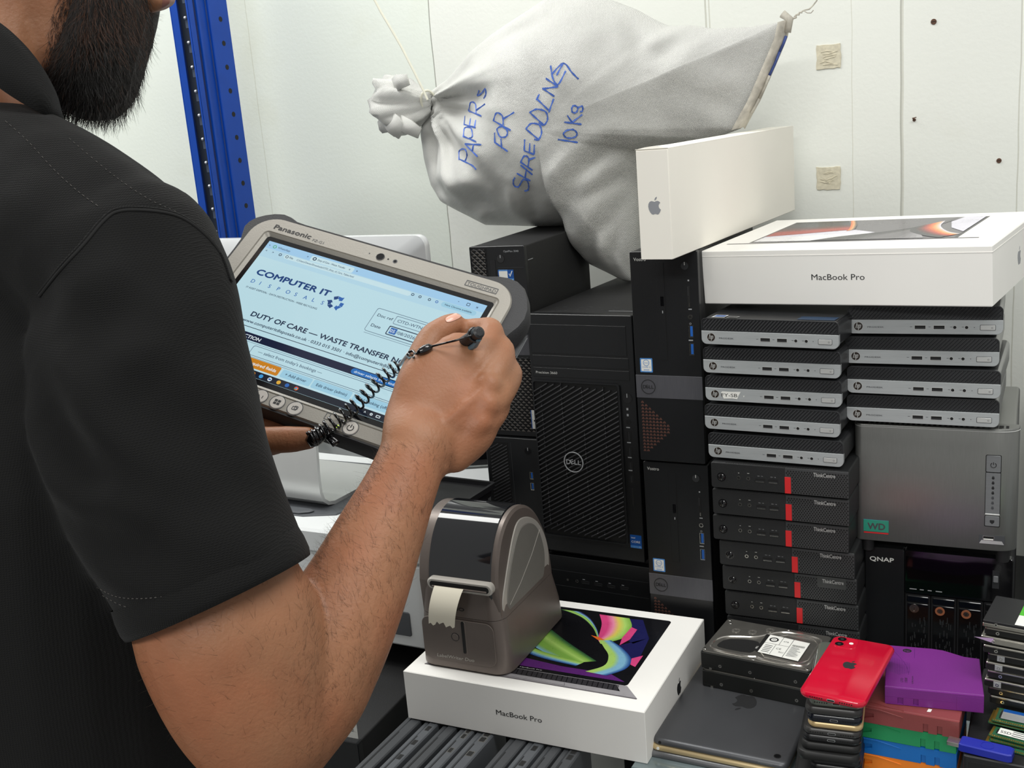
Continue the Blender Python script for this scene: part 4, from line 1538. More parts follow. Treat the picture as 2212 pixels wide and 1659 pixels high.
for i, (h, l, r_, d, m, pt, lab) in enumerate(stack):
    z -= h + .15
    if l is None:
        t = phone(lab, (-261.5, 1113, z), -4.8, 74, 147, h, m, pt)
        phones.append(t)
        b = MB(TP((0, 0, h - .05)))
        apple(b, 37, 79, 15, .1, 'charcoal', rot=0)
        b.build('logo', t)
        b = MB(TP((0, 0, h - .1)))
        b.prism(rrect(5, 116, 32, 143, 8, 6), -.3, .5, 'ph_red', .3)
        for x, y in ((12.5, 136), (12.5, 123)):
            b.ring(x, y, 5.2, 6.2, .2, 1.3, 'ph_red', 24); b.disc(x, y, 5.2, .2, 1.1, 'black_gloss', 24); b.disc(x, y, 2.2, 1.0, 1.2, 'charcoal', 16)
        b.disc(25, 130, 2.6, .2, .65, 'label_white', 14)
        b.build('camera_bump', t)
        continue
    py_ = 1500.0
    for _ in range(8):
        py_ += (onY(l, py_, YF).z - (1.563 + (z + h / 2) / 1000)) * 2000
    pl, pr = onY(l, py_, YF), onY(r_, py_ + 14, YF + .004)
    w = (pr.x - pl.x) * 1000
    yo = [0, 3, 1, 2, 4, 2, 3, 1, -3, 6, 8, -14, 2][i]
    phones.append(phone(lab, (pl.x * 1000, 1114 + yo, z), 6.8 + RND.uniform(-.7, .7), w, d - 4, h, m, pt))

# ------------------------------------------------------------------ data tapes
for nm, c in (('tape_purple', '73277f'), ('tape_brown', '86403f'), ('tape_green', '1f8d55'), ('tape_blue', '0f69b8'), ('tape_orange', 'f08321')):
    mat(nm, c, 0.42, var=0.05, bump=0.15, bs=800)


def tape(lab, p, rz, m, flip=False):
    t = thing('data_tape', lab, 'tape cartridge', cm(p), rz, 'data tape cartridges in a stack')
    w, d, h = 106, 102, 21.2
    b = MB(TP())
    # footprint with the sloping shoulder of the cartridge
    if flip:
        o = [(0, 0), (w, 0), (w, d - 16), (w * .84, d - 14), (w * .62, d - 2), (w * .5, d), (0, d)]
    else:
        o = [(0, 0), (w, 0), (w, d), (0, d)]
    b.prism(o, 0, h, m, .7)
    b.build('shell', t)
    b = MB(FR())

    def holed(holes, depth):
        xs = sorted({0.35, w - .35} | {q for h_ in holes for q in (h_[0], h_[2])})
        zs_ = sorted({0.35, h - .35} | {q for h_ in holes for q in (h_[1], h_[3])})
        for x0, x1 in zip(xs, xs[1:]):
            for z0, z1 in zip(zs_, zs_[1:]):
                if not any(h_[0] <= x0 < h_[2] and h_[1] <= z0 < h_[3] for h_ in holes):
                    b.rect(x0, z0, x1, z1, -.3, depth, m)
    if flip:
        holed([(14, 1.4, 20.4, 9.4), (31, 1.4, 36.8, 9.4)], 2.6)
        b.rect(77.6, 1.4, w - 1.6, h - 2.6, 2.5, 3.0, m, r=.5)
        b.rect(.35, 10.3, w - .35, 10.8, 2.5, 2.75, m)
    else:
        holed([(2.4, 5, 13.6, 13.4), (67.5, .35, 73, 11.6), (82.5, .35, 88, 11.6)], 2.6)
        b.prism([(2.4, 5), (13.6, 5), (13.6, 8.6)], -.2, 2.4, m)
        b.prism([(.4, h - 1.0), (20, h - 1.2), (44, h - 5.6), (46, h - 6.4), (18, h - 2.6), (.4, h - 2.2)][::-1], 2.4, 3.4, m, .2)
    b.build('front_edge', t)
    if flip:
        b = MB(TP((0, 0, h)))
        for k in range(13):
            b.rect(4 + k * 1.9, 30 + abs(6 - k) * 1.1, 4.5 + k * 1.9, 74 - k * 1.2, -.1, .12, 'p_purple')
        b.tube([(3 + 23 * math.sin(q * pi / 24), 98 - 66 * q / 12, .05) for q in range(13)], .2, 'p_purple', 4)
        b.rect(32.6, 74, 33, 98, -.05, .12, 'p_purple')
        b.build('finger_grip', t)
        b = MB(TP((0, 0, h)))
        b.prism(circ(24.4, 91, 5.2, 24, 4.6), -.05, .1, 'ink_black'); b.text('hp', 21.4, 88.8, .15, m, width=6, size=5.4)
        b.text('/ RW', 25, 12, .12, 'ink_black', width=12, size=5, rot=pi / 2)
        b.text('LTO', 20, 13, .12, 'ink_black', width=9, size=4, rot=pi / 2)
        b.text('Ultrium', 31, 11, .12, 'ink_black', width=18, size=2.6, rot=pi / 2)
        b.build('lettering', t)
    else:
        b = MB(TP((0, 0, h)))
        b.prism([(1, 26), (1, 8), (16, 6), (32, 1.5), (46, .4), (46, 1.5), (34, 5), (20, 12), (12, 26)], -.2, .8, m)
        if m == 'tape_brown':
            b.flat([(70, 8), (74, 8.4), (75, 15), (71, 15)], .2, 'label_white')
        b.build('top_step', t)
    return t


tape('purple data tape cartridge, topmost of the tape stack', (-180, 1195, -698), 7.6, 'tape_purple', True)
tape('brownish red data tape cartridge directly under the purple one', (-203.5, 1183, -719.4), -.8, 'tape_brown')
tape('green data tape cartridge between the red and the blue one', (-206.5, 1186, -740.7), -1.0, 'tape_green')
tape('blue data tape cartridge between the green and the orange one', (-206, 1186.5, -762), -.7, 'tape_blue')
tape('orange data tape cartridge at the bottom of the tape stack', (-206, 1187, -783), -.8, 'tape_orange')
# ------------------------------------------------------------------ black slabs, small drives, memory sticks, pen drive
mat('green_label', '4db52c', 0.4, var=0.03)
mat('pcb_green', '24573a', 0.4, var=0.2, vs=300)
mat('gold_pin', 'c9a24a', 0.3, metal=0.9)
mat('chip_black', '17181a', 0.4)
mat('drive_steel', 'b9b5ab', 0.24, metal=0.95, var=0.08, vs=80)
mat('usb_blue', '1e2a9c', 0.35, var=0.05)
mat('lilac', 'b79cc0', 0.4)
for i, (p, sz, a, lab) in enumerate((((-93, 1140, -783), (190, 215, 32), .5, 'flat black drive enclosure lying lowest at the right end of the shelf'), ((-91, 1146, -750.6), (184, 205, 33), -1.5, 'flat black drive enclosure carrying the memory sticks and the pen drive'))):
    t = thing('drive_enclosure', lab, 'drive enclosure', cm(p), a)
    b = MB(TP()); b.rect(0, 0, sz[0], sz[1], 0, sz[2], 'black_plastic', r=4, b=1.4); b.build('case', t)
    b = MB(FR()); b.rect(6, 6, sz[0] - 6, sz[2] - 6, -.2, .5, 'black_gloss', r=3, b=.3); b.rect(30, 12, 52, 20, .3, .7, 'charcoal'); b.rect(70, 13, 76, 19, .3, .8, 'badge_teal'); b.build('front_panel', t)


def small_drive(lab, p, rz, kind, h):
    t = thing('small_drive', lab, 'drive', cm(p), rz, 'small drives stacked at the right')
    w, d = 100, 69.9
    b = MB(TP())
    if kind == 'ssd':
        b.rect(0, 0, w, d, 0, h, 'black_plastic', r=1.5, b=.4)
        b.rect(-.3, -.3, w + .3, d + .3, 0, h * .55, 'drive_steel', r=1.5, b=.3)
    else:
        b.rect(.6, .6, w - .6, d - .6, 0, h - 2.4, 'hdd_body', r=1.2, b=.4)
        b.rect(0, 0, w, d, h - 3.0, h - .2, 'drive_steel', r=2.5, b=.8)
        b.rect(-.2, 1, 4, d - 1, 1, h - 4, 'chip_black')
        if kind == 'lilac':
            b.fr = FR(); b.rect(14, h - 8, 96, h - 1.5, -.2, .4, 'drive_steel', b=.2); b.flat([(-7, h - 3.4), (14, h - 1), (14, h - 7)], .5, 'lilac')
    b.build('case', t)
    for x in (14, 62 if kind != 'ssd' else 90):
        b = MB(FR())
        if kind == 'plate':
            b.rect(x - 4, .8, x + 4, 7.6, -.3, .5, 'silver_plastic', b=.1)
        b.ring(x, 4, 1.0, 2.0, -.3, .9, 'steel', 12); b.disc(x, 4, 1.0, -.3, .4, 'deep_black', 8)
        b.build('screw', t)
    return t


kinds = ['ssd', 'hdd', 'lilac', 'hdd', 'plate', 'plate', 'hdd', 'plate', 'hdd', 'hdd']
labs = ['slim solid-state drive with a green and white label, topmost of the drive stack', 'bare steel laptop drive directly under the green-labelled one', 'laptop drive with a peeling lilac sticker', 'bare laptop drive directly under the one with the lilac sticker', 'laptop drive with a square screw plate, upper of two such drives in a row', 'laptop drive with a square screw plate, lower of two such drives in a row', 'plain laptop drive between two drives with square screw plates', 'laptop drive with a square screw plate, lowest such drive', 'steel laptop drive, second from the bottom of the drive stack', 'bottom laptop drive of the stack, behind the memory sticks']
z = -597.0
for i, k in enumerate(kinds):
    h = 7.4 if k == 'ssd' else 9.6
    z -= h + (.3 if i < 1 else 1.05)
    t = small_drive(labs[i], (-80 + [0, 2, -2, 1, 6, 4, 6, 3, 7, 9][i], 1236 + [0, 1, 0, -1, 2, 0, 1, 0, 2, 1][i], z), -7.7 + [0, .4, -.3, .6, .8, .2, .9, .5, 1.2, .6][i], k, h)
    if i == 0:
        b = MB(TP((0, 0, 7.4)))
        b.flat([(33, 2), (97, 2), (97, 68), (33, 68)], .08, 'label_white')
        b.flat([(33, 28), (97, 28), (97, 68), (33, 68)], .16, 'green_label')
        b.prism(rrect(43, 50, 66, 62, 2), .1, .26, 'label_white')
        b.text('WD', 45, 51.6, .3, 'green_label', width=17, size=10.5)
        b.text('WD GREEN', 42, 36, .24, 'label_white', size=10)
        b.text('Solid State Drive', 47, 14, .16, 'ink_black', size=6.4)
        b.build('printed_label', t)


def stick(name, lab, p, rz, w, d, chips, label=None):
    t = thing(name, lab, 'memory stick', cm(p), rz, 'memory sticks on the black enclosure')
    b = MB(TP()); b.rect(0, 0, w, d, 0, 1.2, 'pcb_green', r=.8)
    for k in range(int(w / 2.2)):
        b.rect(1 + k * 2.2, .2, 2.4 + k * 2.2, 3.2, 1.1, 1.3, 'gold_pin')
    b.rect(.1, 3.5, 2.8, d - 1, 1.1, 1.3, 'gold_pin')
    b.build('board', t)
    for k in range(chips):
        x = 6 + k * (w - 10) / chips
        b = MB(TP()); b.rect(x, 8, x + (w - 16) / chips - 1, d - 6, 1.1, 2.4, 'chip_black', b=.15); b.build('chip', t)
    if label:
        b = MB(TP()); b.rect(8, 6, w - 3, d - 3, 2.3, 2.6, label)
        if label == 'label_white':
            for r_ in range(3):
                b.rect(22, 8 + r_ * 4, 22 + RND.uniform(20, 40), 9.2 + r_ * 4, 2.55, 2.75, 'dark_grey')
            b.text('SSD', 10, 9, 2.75, 'ink_black', size=7)
        else:
            b.rect(8, d - 9, w - 3, d - 3, 2.5, 2.75, 'blue_sticker'); b.text('CE', w - 18, 9, 2.8, 'label_white', size=6); b.rect(w - 24, 7, w - 4, d - 10, 2.5, 2.7, 'label_white')
        b.build('sticker', t)
    return t


stick('memory_module', 'green memory module lying lowest, just behind the blue pen drive', (-72, 1171, -716.8), -9, 68, 30, 4)
stick('memory_module', 'green memory module lying second from the bottom behind the blue pen drive', (-66, 1177, -713.7), -7, 68, 30, 4)
stick('memory_stick', 'long memory stick with a white printed label', (-68, 1182, -710.6), -11, 80, 22, 4, 'label_white')
stick('memory_module', 'green memory module between the two labelled memory sticks', (-70, 1203, -707), -8, 68, 30, 4)
stick('memory_module', 'memory module with a grey and blue sticker, topmost of the memory sticks', (-66, 1203, -703.8), -7, 68, 30, 4, 'silver_plastic')

t = thing('pen_drive', 'blue pen drive with a bare metal plug, in front of the memory sticks', 'pen drive', cm((-96, 1150, -717)), -7)
b = MB(TP()); b.prism([(0, 1.5), (3, 0), (50, 0), (54, 2), (54, 17), (50, 19), (3, 19), (0, 17.5)], 0, 10, 'usb_blue', 1.2); b.build('body', t)
b = MB(TP()); b.rect(-13, 3.5, .5, 15.5, 2.6, 7.2, 'steel', r=.4, b=.2); b.rect(-13.2, 4.5, -12, 14.5, 4.2, 6.6, 'deep_black'); b.build('plug', t)
b = MB(TP((0, 0, 10))); b.ring(28, 9.5, 6.4, 7, -.3, .3, 'usb_blue', 26); b.build('pivot_ring', t)

# ------------------------------------------------------------------ laptops filed on edge below the carton, on a dark crate
mat('lap_grey', '55585c', 0.5, metal=0.2, var=0.1, bump=0.15, bs=700)
mat('lap_dark', '3c3e41', 0.5, var=0.1, bump=0.15, bs=700)
zt = 1.563 - .7842
slots = [((92, 540), (212, 545)), ((222, 560), (330, 565)), ((336, 585), (446, 590)), ((452, 608), (562, 615)), ((568, 632), (700, 640)), ((782, 668), (905, 680)), ((912, 690), (1030, 700)), ((1040, 706), (1150, 716)), ((1158, 735), (1285, 745))]
lnames = ['leftmost of the laptops filed on edge, under the carton corner', 'laptop filed on edge with ports showing, second from the left', 'plain laptop filed on edge, third from the left', 'laptop filed on edge with a row of square ports, fourth from the left', 'laptop filed on edge just left of the gap in the row', 'laptop filed on edge just right of the gap in the row', 'laptop filed on edge with two ports, third from the right end', 'laptop filed on edge, second from the right end', 'rightmost of the laptops filed on edge']
for i, ((a, c), (e, g)) in enumerate(slots):
    p, q = onZ(840 + a / 3.0722, 1380 + c / 3.0722, zt), onZ(840 + e / 3.0722, 1380 + g / 3.0722, zt)
    w = (q.x - p.x) * 1000 - .6
    Y0 = 925 + RND.uniform(-6, 8)
    t = thing('laptop', lnames[i] if len(lnames[i].split()) > 3 else lnames[i], 'laptop', (p.x, Y0 / 1000, zt - .236), RND.uniform(-.4, .4), 'laptops filed on edge')
    L = 205
    m = 'lap_grey' if i in (1, 3, 4, 6) else 'lap_dark'
    lw = w * .34
    b = MB(RT((lw, 0, 0))); b.prism(rrect(0, 0, L, 236, 10, 5), .4, w - lw, m, 1.6); b.build('base', t)
    b = MB(RT((0, 0, 0))); b.prism(rrect(0, 1.5, L, 234.5, 10, 5), 0, lw, m, 1.4); b.build('lid', t)
    if i in (1, 3, 4, 6, 8):
        for y in ([90, 125, 160, 178] if i in (1, 6) else [152, 165, 178, 118]):
            b = MB(TP((lw, 0, 236))); b.rect(4, y, w - lw - 4, y + 11, -1, .25, 'steel' if i in (3, 4) else 'charcoal', r=.6); b.rect(4.8, y + .8, w - lw - 4.8, y + 10.2, -.4, .4, 'deep_black', r=.4); b.build('port', t)
    b = MB(TP((lw, 0, 236))); b.rect(2, 20, 3.2, L - 60, -1, .3, 'deep_black'); b.build('vent_line', t)
xl = onZ(840 + 92 / 3.0722, 1380 + 540 / 3.0722, zt).x * 1000
t = thing('storage_crate', 'black crate under the laptops filed on edge', 'crate', (xl / 1000 - .03, .905, 0))
b = MB(TP()); b.rect(0, 0, 352, 400, 0, 0 + 1000 * (zt - .2365), 'black_matt', r=6, b=3); b.build('body', t)
b = MB(FR()); b.rect(20, 60, 332, 480, -.5, 1.5, 'black_plastic', r=8, b=.8); b.build('front_panel', t)
t = thing('tower_computer', 'black tower in the dark below the elbow, with a small white label', 'computer', (-1.06, 1.06, 0), 3)
b = MB(FR()); b.rect(0, 0, 205, 742, -400, -10, 'black_matt', r=3, b=.8); b.build('case', t)
b = MB(FR()); b.rect(0, 0, 205, 742, -12, 0, 'tower_black', r=4, b=1); b.build('front_panel', t)
c = onY(737, 1590, 1.05)
b = MB(FR()); lx = (c.x + 1.06) * 1000; lz = c.z * 1000
b.rect(lx - 18, lz - 14, lx + 12, lz + 12, -.2, .35, 'label_white'); b.text('01/12', lx - 15, lz - 4, .45, 'ink_black', width=22, size=6)
for k in range(9):
    b.rect(lx - 15 + k * 2.4, lz + 4, lx - 14 + k * 2.4, lz + 10, .3, .45, 'ink_black')
b.build('white_label', t)

# ------------------------------------------------------------------ white desktop printer with the all-in-one on it
mat('printer_white', 'dfe2e2', 0.45, var=0.02, bump=0.08, bs=700)
mat('printer_grey', '505357', 0.5, var=0.06, bump=0.1, bs=500)
mat('imac_back', 'd9dbdc', 0.24, metal=0.4, var=0.02)
t = thing('desktop_printer', 'white desktop printer with a grey lid inset, under the aluminium screen stand', 'printer', (-1.40, 1.272, TABLE), 0)
b = MB(TP()); b.rect(0, 0, 545, 400, 0, 138, 'printer_white', r=14, b=4); b.build('body', t)
b = MB(TP()); b.rect(-2, -3, 547, 402, 140, 179, 'printer_white', r=16, b=4); b.build('scanner_lid', t)
b = MB(TP()); b.prism([(70, 36), (300, 40), (352, 60), (372, 128), (372, 300), (70, 300)], 178, 181.5, 'printer_grey', 1.2)
b.prism([(90, 42), (290, 42), (306, 50), (310, 58), (300, 62), (90, 62)], 181, 186, 'printer_grey', 2.0)
b.build('lid_inset', t)
b = MB(FR()); b.rect(30, 20, 515, 60, -.5, 2, 'printer_grey', r=4, b=.8); b.build('paper_tray', t)

SX, SY = -1.165, 1.40
t = thing('all_in_one_computer', 'pale aluminium all-in-one computer seen from behind, standing on the white printer', 'computer', (SX, SY, TABLE + .1815), -3)
b = MB(FR())
# gently bulging back shell (viewed side) and a thin black front rim
Wd, Hh, z0 = 590, 360, 80
rows = []
n = 12
for j, (ins, y) in enumerate(((1.5, -4.4), (0, -3), (0, 4), (1.5, 7), (18, 13), (60, 24), (120, 34), (170, 38))):
    o = rrect(-Wd / 2 + ins + 14, z0 + ins * .62, Wd / 2 + ins * -1 + 14, z0 + Hh - ins * .62, max(3, 17 - ins * .05), 6)
    rows.append([(p[0], p[1], y) for p in o])
b.loft(rows, 'imac_back')
b.build('back_shell', t)
b = MB(FR()); b.rect(-Wd / 2 + 16, z0 + 2, Wd / 2 + 12, z0 + Hh - 2, -5.6, -4.2, 'black_gloss', r=15, n=6); b.build('front_glass', t)
# one bent aluminium sheet: leg sloping down from the hinge, bend, foot going away
path = [(20, 262), (40, 200), (52, 120), (57, 60), (57, 30), (52, 14), (40, 4), (24, 0), (0, 0), (-60, 0), (-150, 0)]
th = 6
b = MB(Matrix.Identity(4))
hw = 88
r1, r2 = [], []
P2 = [Vector(p) for p in path]
outer, inner = [], []
for k, p in enumerate(P2):
    tn = (P2[min(k + 1, len(P2) - 1)] - P2[max(k - 1, 0)]).normalized()
    nn = Vector((tn.y, -tn.x))
    outer.append(p - nn * 0)
    inner.append(p + nn * th)
rr = []
for p, q in zip(outer, inner):
    rr.append([(-hw, -p.x, p.y + 7), (hw, -p.x, p.y + 7), (hw, -q.x, q.y + 7), (-hw, -q.x, q.y + 7)])
lowz = min(v[2] for r_ in rr for v in r_)
rr = [[(x, y, zq - lowz) for x, y, zq in r_] for r_ in rr]
b.loft(rr, 'aluminium')
b.build('stand', t)

# ------------------------------------------------------------------ dark odds and ends between the arm and the towers
tz = TABLE + .179
for k in range(4):
    t = thing('plastic_tray', ['lowest thin black plastic tray beside the forearm', 'second thin black plastic tray from below beside the forearm', 'third thin black plastic tray from below beside the forearm', 'topmost thin black plastic tray beside the forearm'][k], 'tray', (-.938 + .003 * k, 1.262 + .003 * k, tz + .0002 + k * .0138), 3 - 2 * k, 'thin black trays beside the forearm')
    b = MB(TP())
    o, i_ = rrect(0, 0, 128, 150, 8, 4), rrect(5, 5, 123, 145, 5, 4)
    b.prism(o, 0, 2.0, 'black_plastic', .5)
    b.frame_ring(o, i_, 1.5, 9, 'black_plastic')
    b.rect(20, -3, 34, 1, 2, 9, 'black_plastic', b=.5); b.rect(92, -3, 106, 1, 2, 9, 'black_plastic', b=.5)
    b.build('tray', t)
t = thing('flat_screen', 'thin black screen leaning up behind the forearm', 'screen', (-1.02, 1.56, tz + .006), rot=(math.radians(-12), 0, math.radians(24)))
b = MB(FR()); b.rect(0, 0, 210, 190, -14, 0, 'black_matt', r=4, b=1.2); b.build('case', t)
b = MB(FR()); b.rect(7, 10, 203, 183, -.2, .4, 'black_gloss', r=1); b.build('display', t)
t = thing('speaker_box', 'dark grey box standing beside the slatted tower behind the forearm', 'box', (-.945, 1.70, TABLE), 0)
b = MB(FR()); b.rect(0, 0, 104, 345, -120, 0, 'dark_grey', r=4, b=2); b.build('body', t)
b = MB(FR()); b.rect(6, 6, 98, 339, -.3, .8, 'mid_grey', r=3, b=.4); b.build('front_panel', t)
# power strip behind the silver storage box
t = thing('power_strip', 'black power strip at the right edge of the picture, behind the silver storage box', 'power strip', (-.02, 1.70, 1.563 - .43))
b = MB(FR()); b.rect(0, 0, 330, 28, -40, 0, 'black_plastic', r=3, b=1.5); b.build('body', t)
b = MB(FR()); b.rect(24, 6, 44, 22, -.5, 1, 'charcoal', r=2); b.tube([(20, 14, 4), (34, 10, 10), (46, 20, 4)], 1.2, 'silver_plastic', 6); b.build('socket', t)
t = thing('storage_cabinet', 'dark grey cabinet standing behind the silver storage box', 'cabinet', (-.03, 1.66, TABLE))
b = MB(FR()); b.rect(0, 0, 350, 352, -200, 0, 'dark_grey', r=4, b=2); b.build('body', t)
b = MB(FR()); b.rect(8, 8, 342, 344, -.3, 1, 'mid_grey', r=3, b=.4); b.build('door', t)

# ------------------------------------------------------------------ woven sack of papers
def weave_material():
    m = mat('woven_plastic', 'd6d6d2', 0.36, var=0.05, vs=9, spec=0.5)
    nt = m.node_tree
    N, L = nt.nodes, nt.links
    p = N['Principled BSDF']
    tc = N.new('ShaderNodeTexCoord')
    mp = N.new('ShaderNodeMapping')
    mp.inputs['Rotation'].default_value = (0, math.radians(24), 0)
    L.new(tc.outputs['Object'], mp.inputs['Vector'])
    outs = []
    for ax in ('X', 'Z'):
        w = N.new('ShaderNodeTexWave')
        w.wave_type = 'BANDS'; w.bands_direction = ax
        w.inputs['Scale'].default_value = 200
        w.inputs['Distortion'].default_value = 1.2
        w.inputs['Detail'].default_value = 1.0
        L.new(mp.outputs[0], w.inputs['Vector'])
        outs.append(w)
    mu = N.new('ShaderNodeMath'); mu.operation = 'MULTIPLY'
    L.new(outs[0].outputs[1], mu.inputs[0]); L.new(outs[1].outputs[1], mu.inputs[1])
    n3 = N.new('ShaderNodeTexNoise'); n3.inputs['Scale'].default_value = 34; n3.inputs['Detail'].default_value = 8; n3.inputs['Roughness'].default_value = .62
    L.new(tc.outputs['Object'], n3.inputs['Vector'])
    ad = N.new('ShaderNodeMath'); ad.operation = 'MULTIPLY_ADD'; ad.inputs[1].default_value = 4.2
    L.new(n3.outputs[0], ad.inputs[0]); L.new(mu.outputs[0], ad.inputs[2])
    bp = N.new('ShaderNodeBump'); bp.inputs['Strength'].default_value = 0.6; bp.inputs['Distance'].default_value = 0.0013
    L.new(ad.outputs[0], bp.inputs['Height'])
    L.new(bp.outputs[0], p.inputs['Normal'])
    base = p.inputs['Base Color'].links[0].from_socket
    cr = N.new('ShaderNodeValToRGB')
    cr.color_ramp.elements[0].position = 0.0; cr.color_ramp.elements[0].color = (.80, .80, .79, 1)
    cr.color_ramp.elements[1].position = 0.5; cr.color_ramp.elements[1].color = (1, 1, 1, 1)
    L.new(mu.outputs[0], cr.inputs[0])
    mx = N.new('ShaderNodeMixRGB'); mx.blend_type = 'MULTIPLY'; mx.inputs[0].default_value = 1
    L.new(base, mx.inputs[1]); L.new(cr.outputs[0], mx.inputs[2])
    L.new(mx.outputs[0], p.inputs['Base Color'])


weave_material()
mat('marker_blue', '4468bd', 0.5, var=0.12, vs=90)
mat('tie_white', 'dedccb', 0.4, var=0.04)
mat('dirty_hem', 'b3aea2', 0.6, var=0.3, vs=60)
mat('hem_print', '3a4c86', 0.6, var=0.3, vs=80)
SKY = 1.715
NECK = (926, 218)
outline_px = [(926, 200), (965, 172), (1020, 110), (1075, 68), (1165, 10), (1200, -14), (1290, -12), (1375, 20), (1420, 45), (1445, 56), (1490, 54), (1540, 62), (1620, 58), (1672, 50), (1706, 42), (1700, 75), (1685, 112), (1662, 165), (1640, 215), (1606, 276), (1540, 300), (1470, 312), (1400, 330), (1378, 400), (1376, 480), (1374, 560), (1366, 610), (1345, 606), (1312, 588), (1280, 572), (1270, 545), (1262, 512), (1252, 488), (1180, 489), (1110, 487), (1058, 486), (1010, 462), (960, 436), (935, 400), (918, 345), (908, 290), (912, 250), (920, 236)]
oc = Vector((1240, 270))


def sk_uv(px, py):
    p = onY(px, py, SKY)
    return Vector((p.x, p.z))


OUT = [sk_uv(*p) for p in outline_px]
# resample the outline evenly
def resample(pl, n):
    seg = [(pl[(i + 1) % len(pl)] - pl[i]).length for i in range(len(pl))]
    tot = sum(seg)
    out, i, acc = [], 0, 0.0
    for k in range(n):
        s_ = tot * k / n
        while acc + seg[i] < s_:
            acc += seg[i]; i += 1
        out.append(pl[i].lerp(pl[(i + 1) % len(pl)], (s_ - acc) / seg[i]))
    return out


NA, NR = 220, 74
RIM = resample(OUT, NA)
CEN = sk_uv(*oc)
NK = sk_uv(*NECK)
LOBE = sk_uv(1320, 520)
FOLD = sk_uv(1215, 470)
CRN = sk_uv(1700, 50)
rk = random.Random(5)
folds = [(rk.uniform(-1.1, 1.0), rk.uniform(.05, .12), rk.uniform(.5, 1.0)) for _ in range(11)]
creases = []
for a, c, wd, dp in (((1245, 480), (1330, 330), .013, .010), ((1290, 545), (1370, 420), .012, .009), ((1262, 400), (1372, 300), .014, .007), ((940, 400), (1100, 420), .016, .010), ((1000, 470), (1140, 400), .018, .010), ((985, 235), (1120, 215), .018, .012), ((965, 300), (1075, 330), .02, .012), ((930, 250), (985, 420), .012, .012), ((1330, 590), (1355, 480), .010, .008), ((1380, 25), (1420, 120), .012, .008), ((1500, 60), (1440, 150), .016, .007), ((1300, 420), (1375, 370), .012, .008), ((1180, 480), (1210, 400), .014, .010), ((1530, 200), (1600, 240), .02, .006), ((1100, 90), (1230, 40), .016, .007)):
    creases.append((sk_uv(*a), sk_uv(*c), wd, dp))


def sack_h(q, r):
    """forward bulge of the sack at plan point q, r = 0 centre .. 1 rim"""
    h = .15 * max(0.0, 1 - r ** 2.6) ** .62
    # taper to the tied neck and the flat hem on the right
    dn = (q - NK).length
    u_ = min(1.0, dn / .22); h *= .2 + .8 * u_ * u_ * (3 - 2 * u_)
    dh = max(0.0, (CRN.x - .01 - .42 * (CRN.y - q.y) - q.x))
    u_ = min(1.0, dh / .30); h *= .14 + .86 * u_ * u_ * (3 - 2 * u_)
    # radial gathers running out of the neck
    ang = math.atan2(q.y - NK.y, q.x - NK.x)
    g = 0
    for a, wd, am in folds:
        g += am * math.exp(-((ang - a) / wd) ** 2)
    h += (.016 * g - .007) * math.exp(-((dn - .07) / .13) ** 2) * min(1, (1 - r) * 9)
    for a, c, wd, dp in creases:
        ab = c - a
        tt = max(0, min(1, (q - a).dot(ab) / ab.length_squared))
        v = q - (a + ab * tt)
        sd = v.dot(Vector((-ab.y, ab.x)).normalized())
        e = math.exp(-(v.length / wd) ** 2) * math.sin(pi * min(1, max(0, .15 + .7 * tt)))
        th_ = math.tanh(2 * sd / wd)
        h += (-dp * e * (.92 - .33 * th_) + dp * .8 * math.exp(-((v.length - 1.7 * wd) / wd) ** 2) * (.6 + .4 * th_) * math.sin(pi * min(1, max(0, .12 + .76 * tt)))) * min(1, (1 - r) * 6)
    n = mnoise.noise(Vector((q.x * 11, q.y * 11, 3.1))) * .010 + mnoise.noise(Vector((q.x * 27, q.y * 21, 8.7))) * .0042
    h += n * min(1, (1 - r) * 4)
    return h


b = MB()
vs, fs = [], []
for side_ in (0, 1):
    for j in range(NR + 1):
        r = (j / NR) ** .85
        if side_ and j == NR:
            continue
        for i in range(NA):
            q = CEN.lerp(RIM[i], r)
            if side_ == 0:
                y = SKY - sack_h(q, r)
            else:
                y = SKY + .11 * max(0, 1 - r ** 2.6) ** .6 * min(1, .2 + (q - NK).length / .3)
            vs.append((q.x, y, q.y))
def vid(s_, j, i):
    i %= NA
    if s_ and j == NR:
        s_ = 0
    return s_ * (NR + 1) * NA + j * NA + i
for s_ in (0, 1):
    for j in range(NR):
        for i in range(NA):
            f = (vid(s_, j, i), vid(s_, j, i + 1), vid(s_, j + 1, i + 1), vid(s_, j + 1, i))
            fs.append(f if s_ else f[::-1])
b.add(vs, fs, 'woven_plastic')
t = thing('woven_sack', 'bulging white woven sack with blue handwriting, tied at the neck, on top of the towers', 'sack', (0, 0, 0))
sack = b.build('bag', t, scale=1.0, sharp=0)
SBV = BVHTree.FromPolygons([Vector(v) for v in b.v], [tuple(f) for f in b.f])


def sack_pt(px, py, lift=.0012):
    h = SBV.ray_cast(CAM, ray(px, py))
    if h[0] is None:
        return None
    return h[0] + Vector((0, -1, 0)) * lift


# hand lettering: each stroke a list of pixels read along the writing
S_ = []
def zs(pts, ox=780, oy=0, k=3.0722):
    S_.append([(ox + x / k, oy + y / k) for x, y in pts])
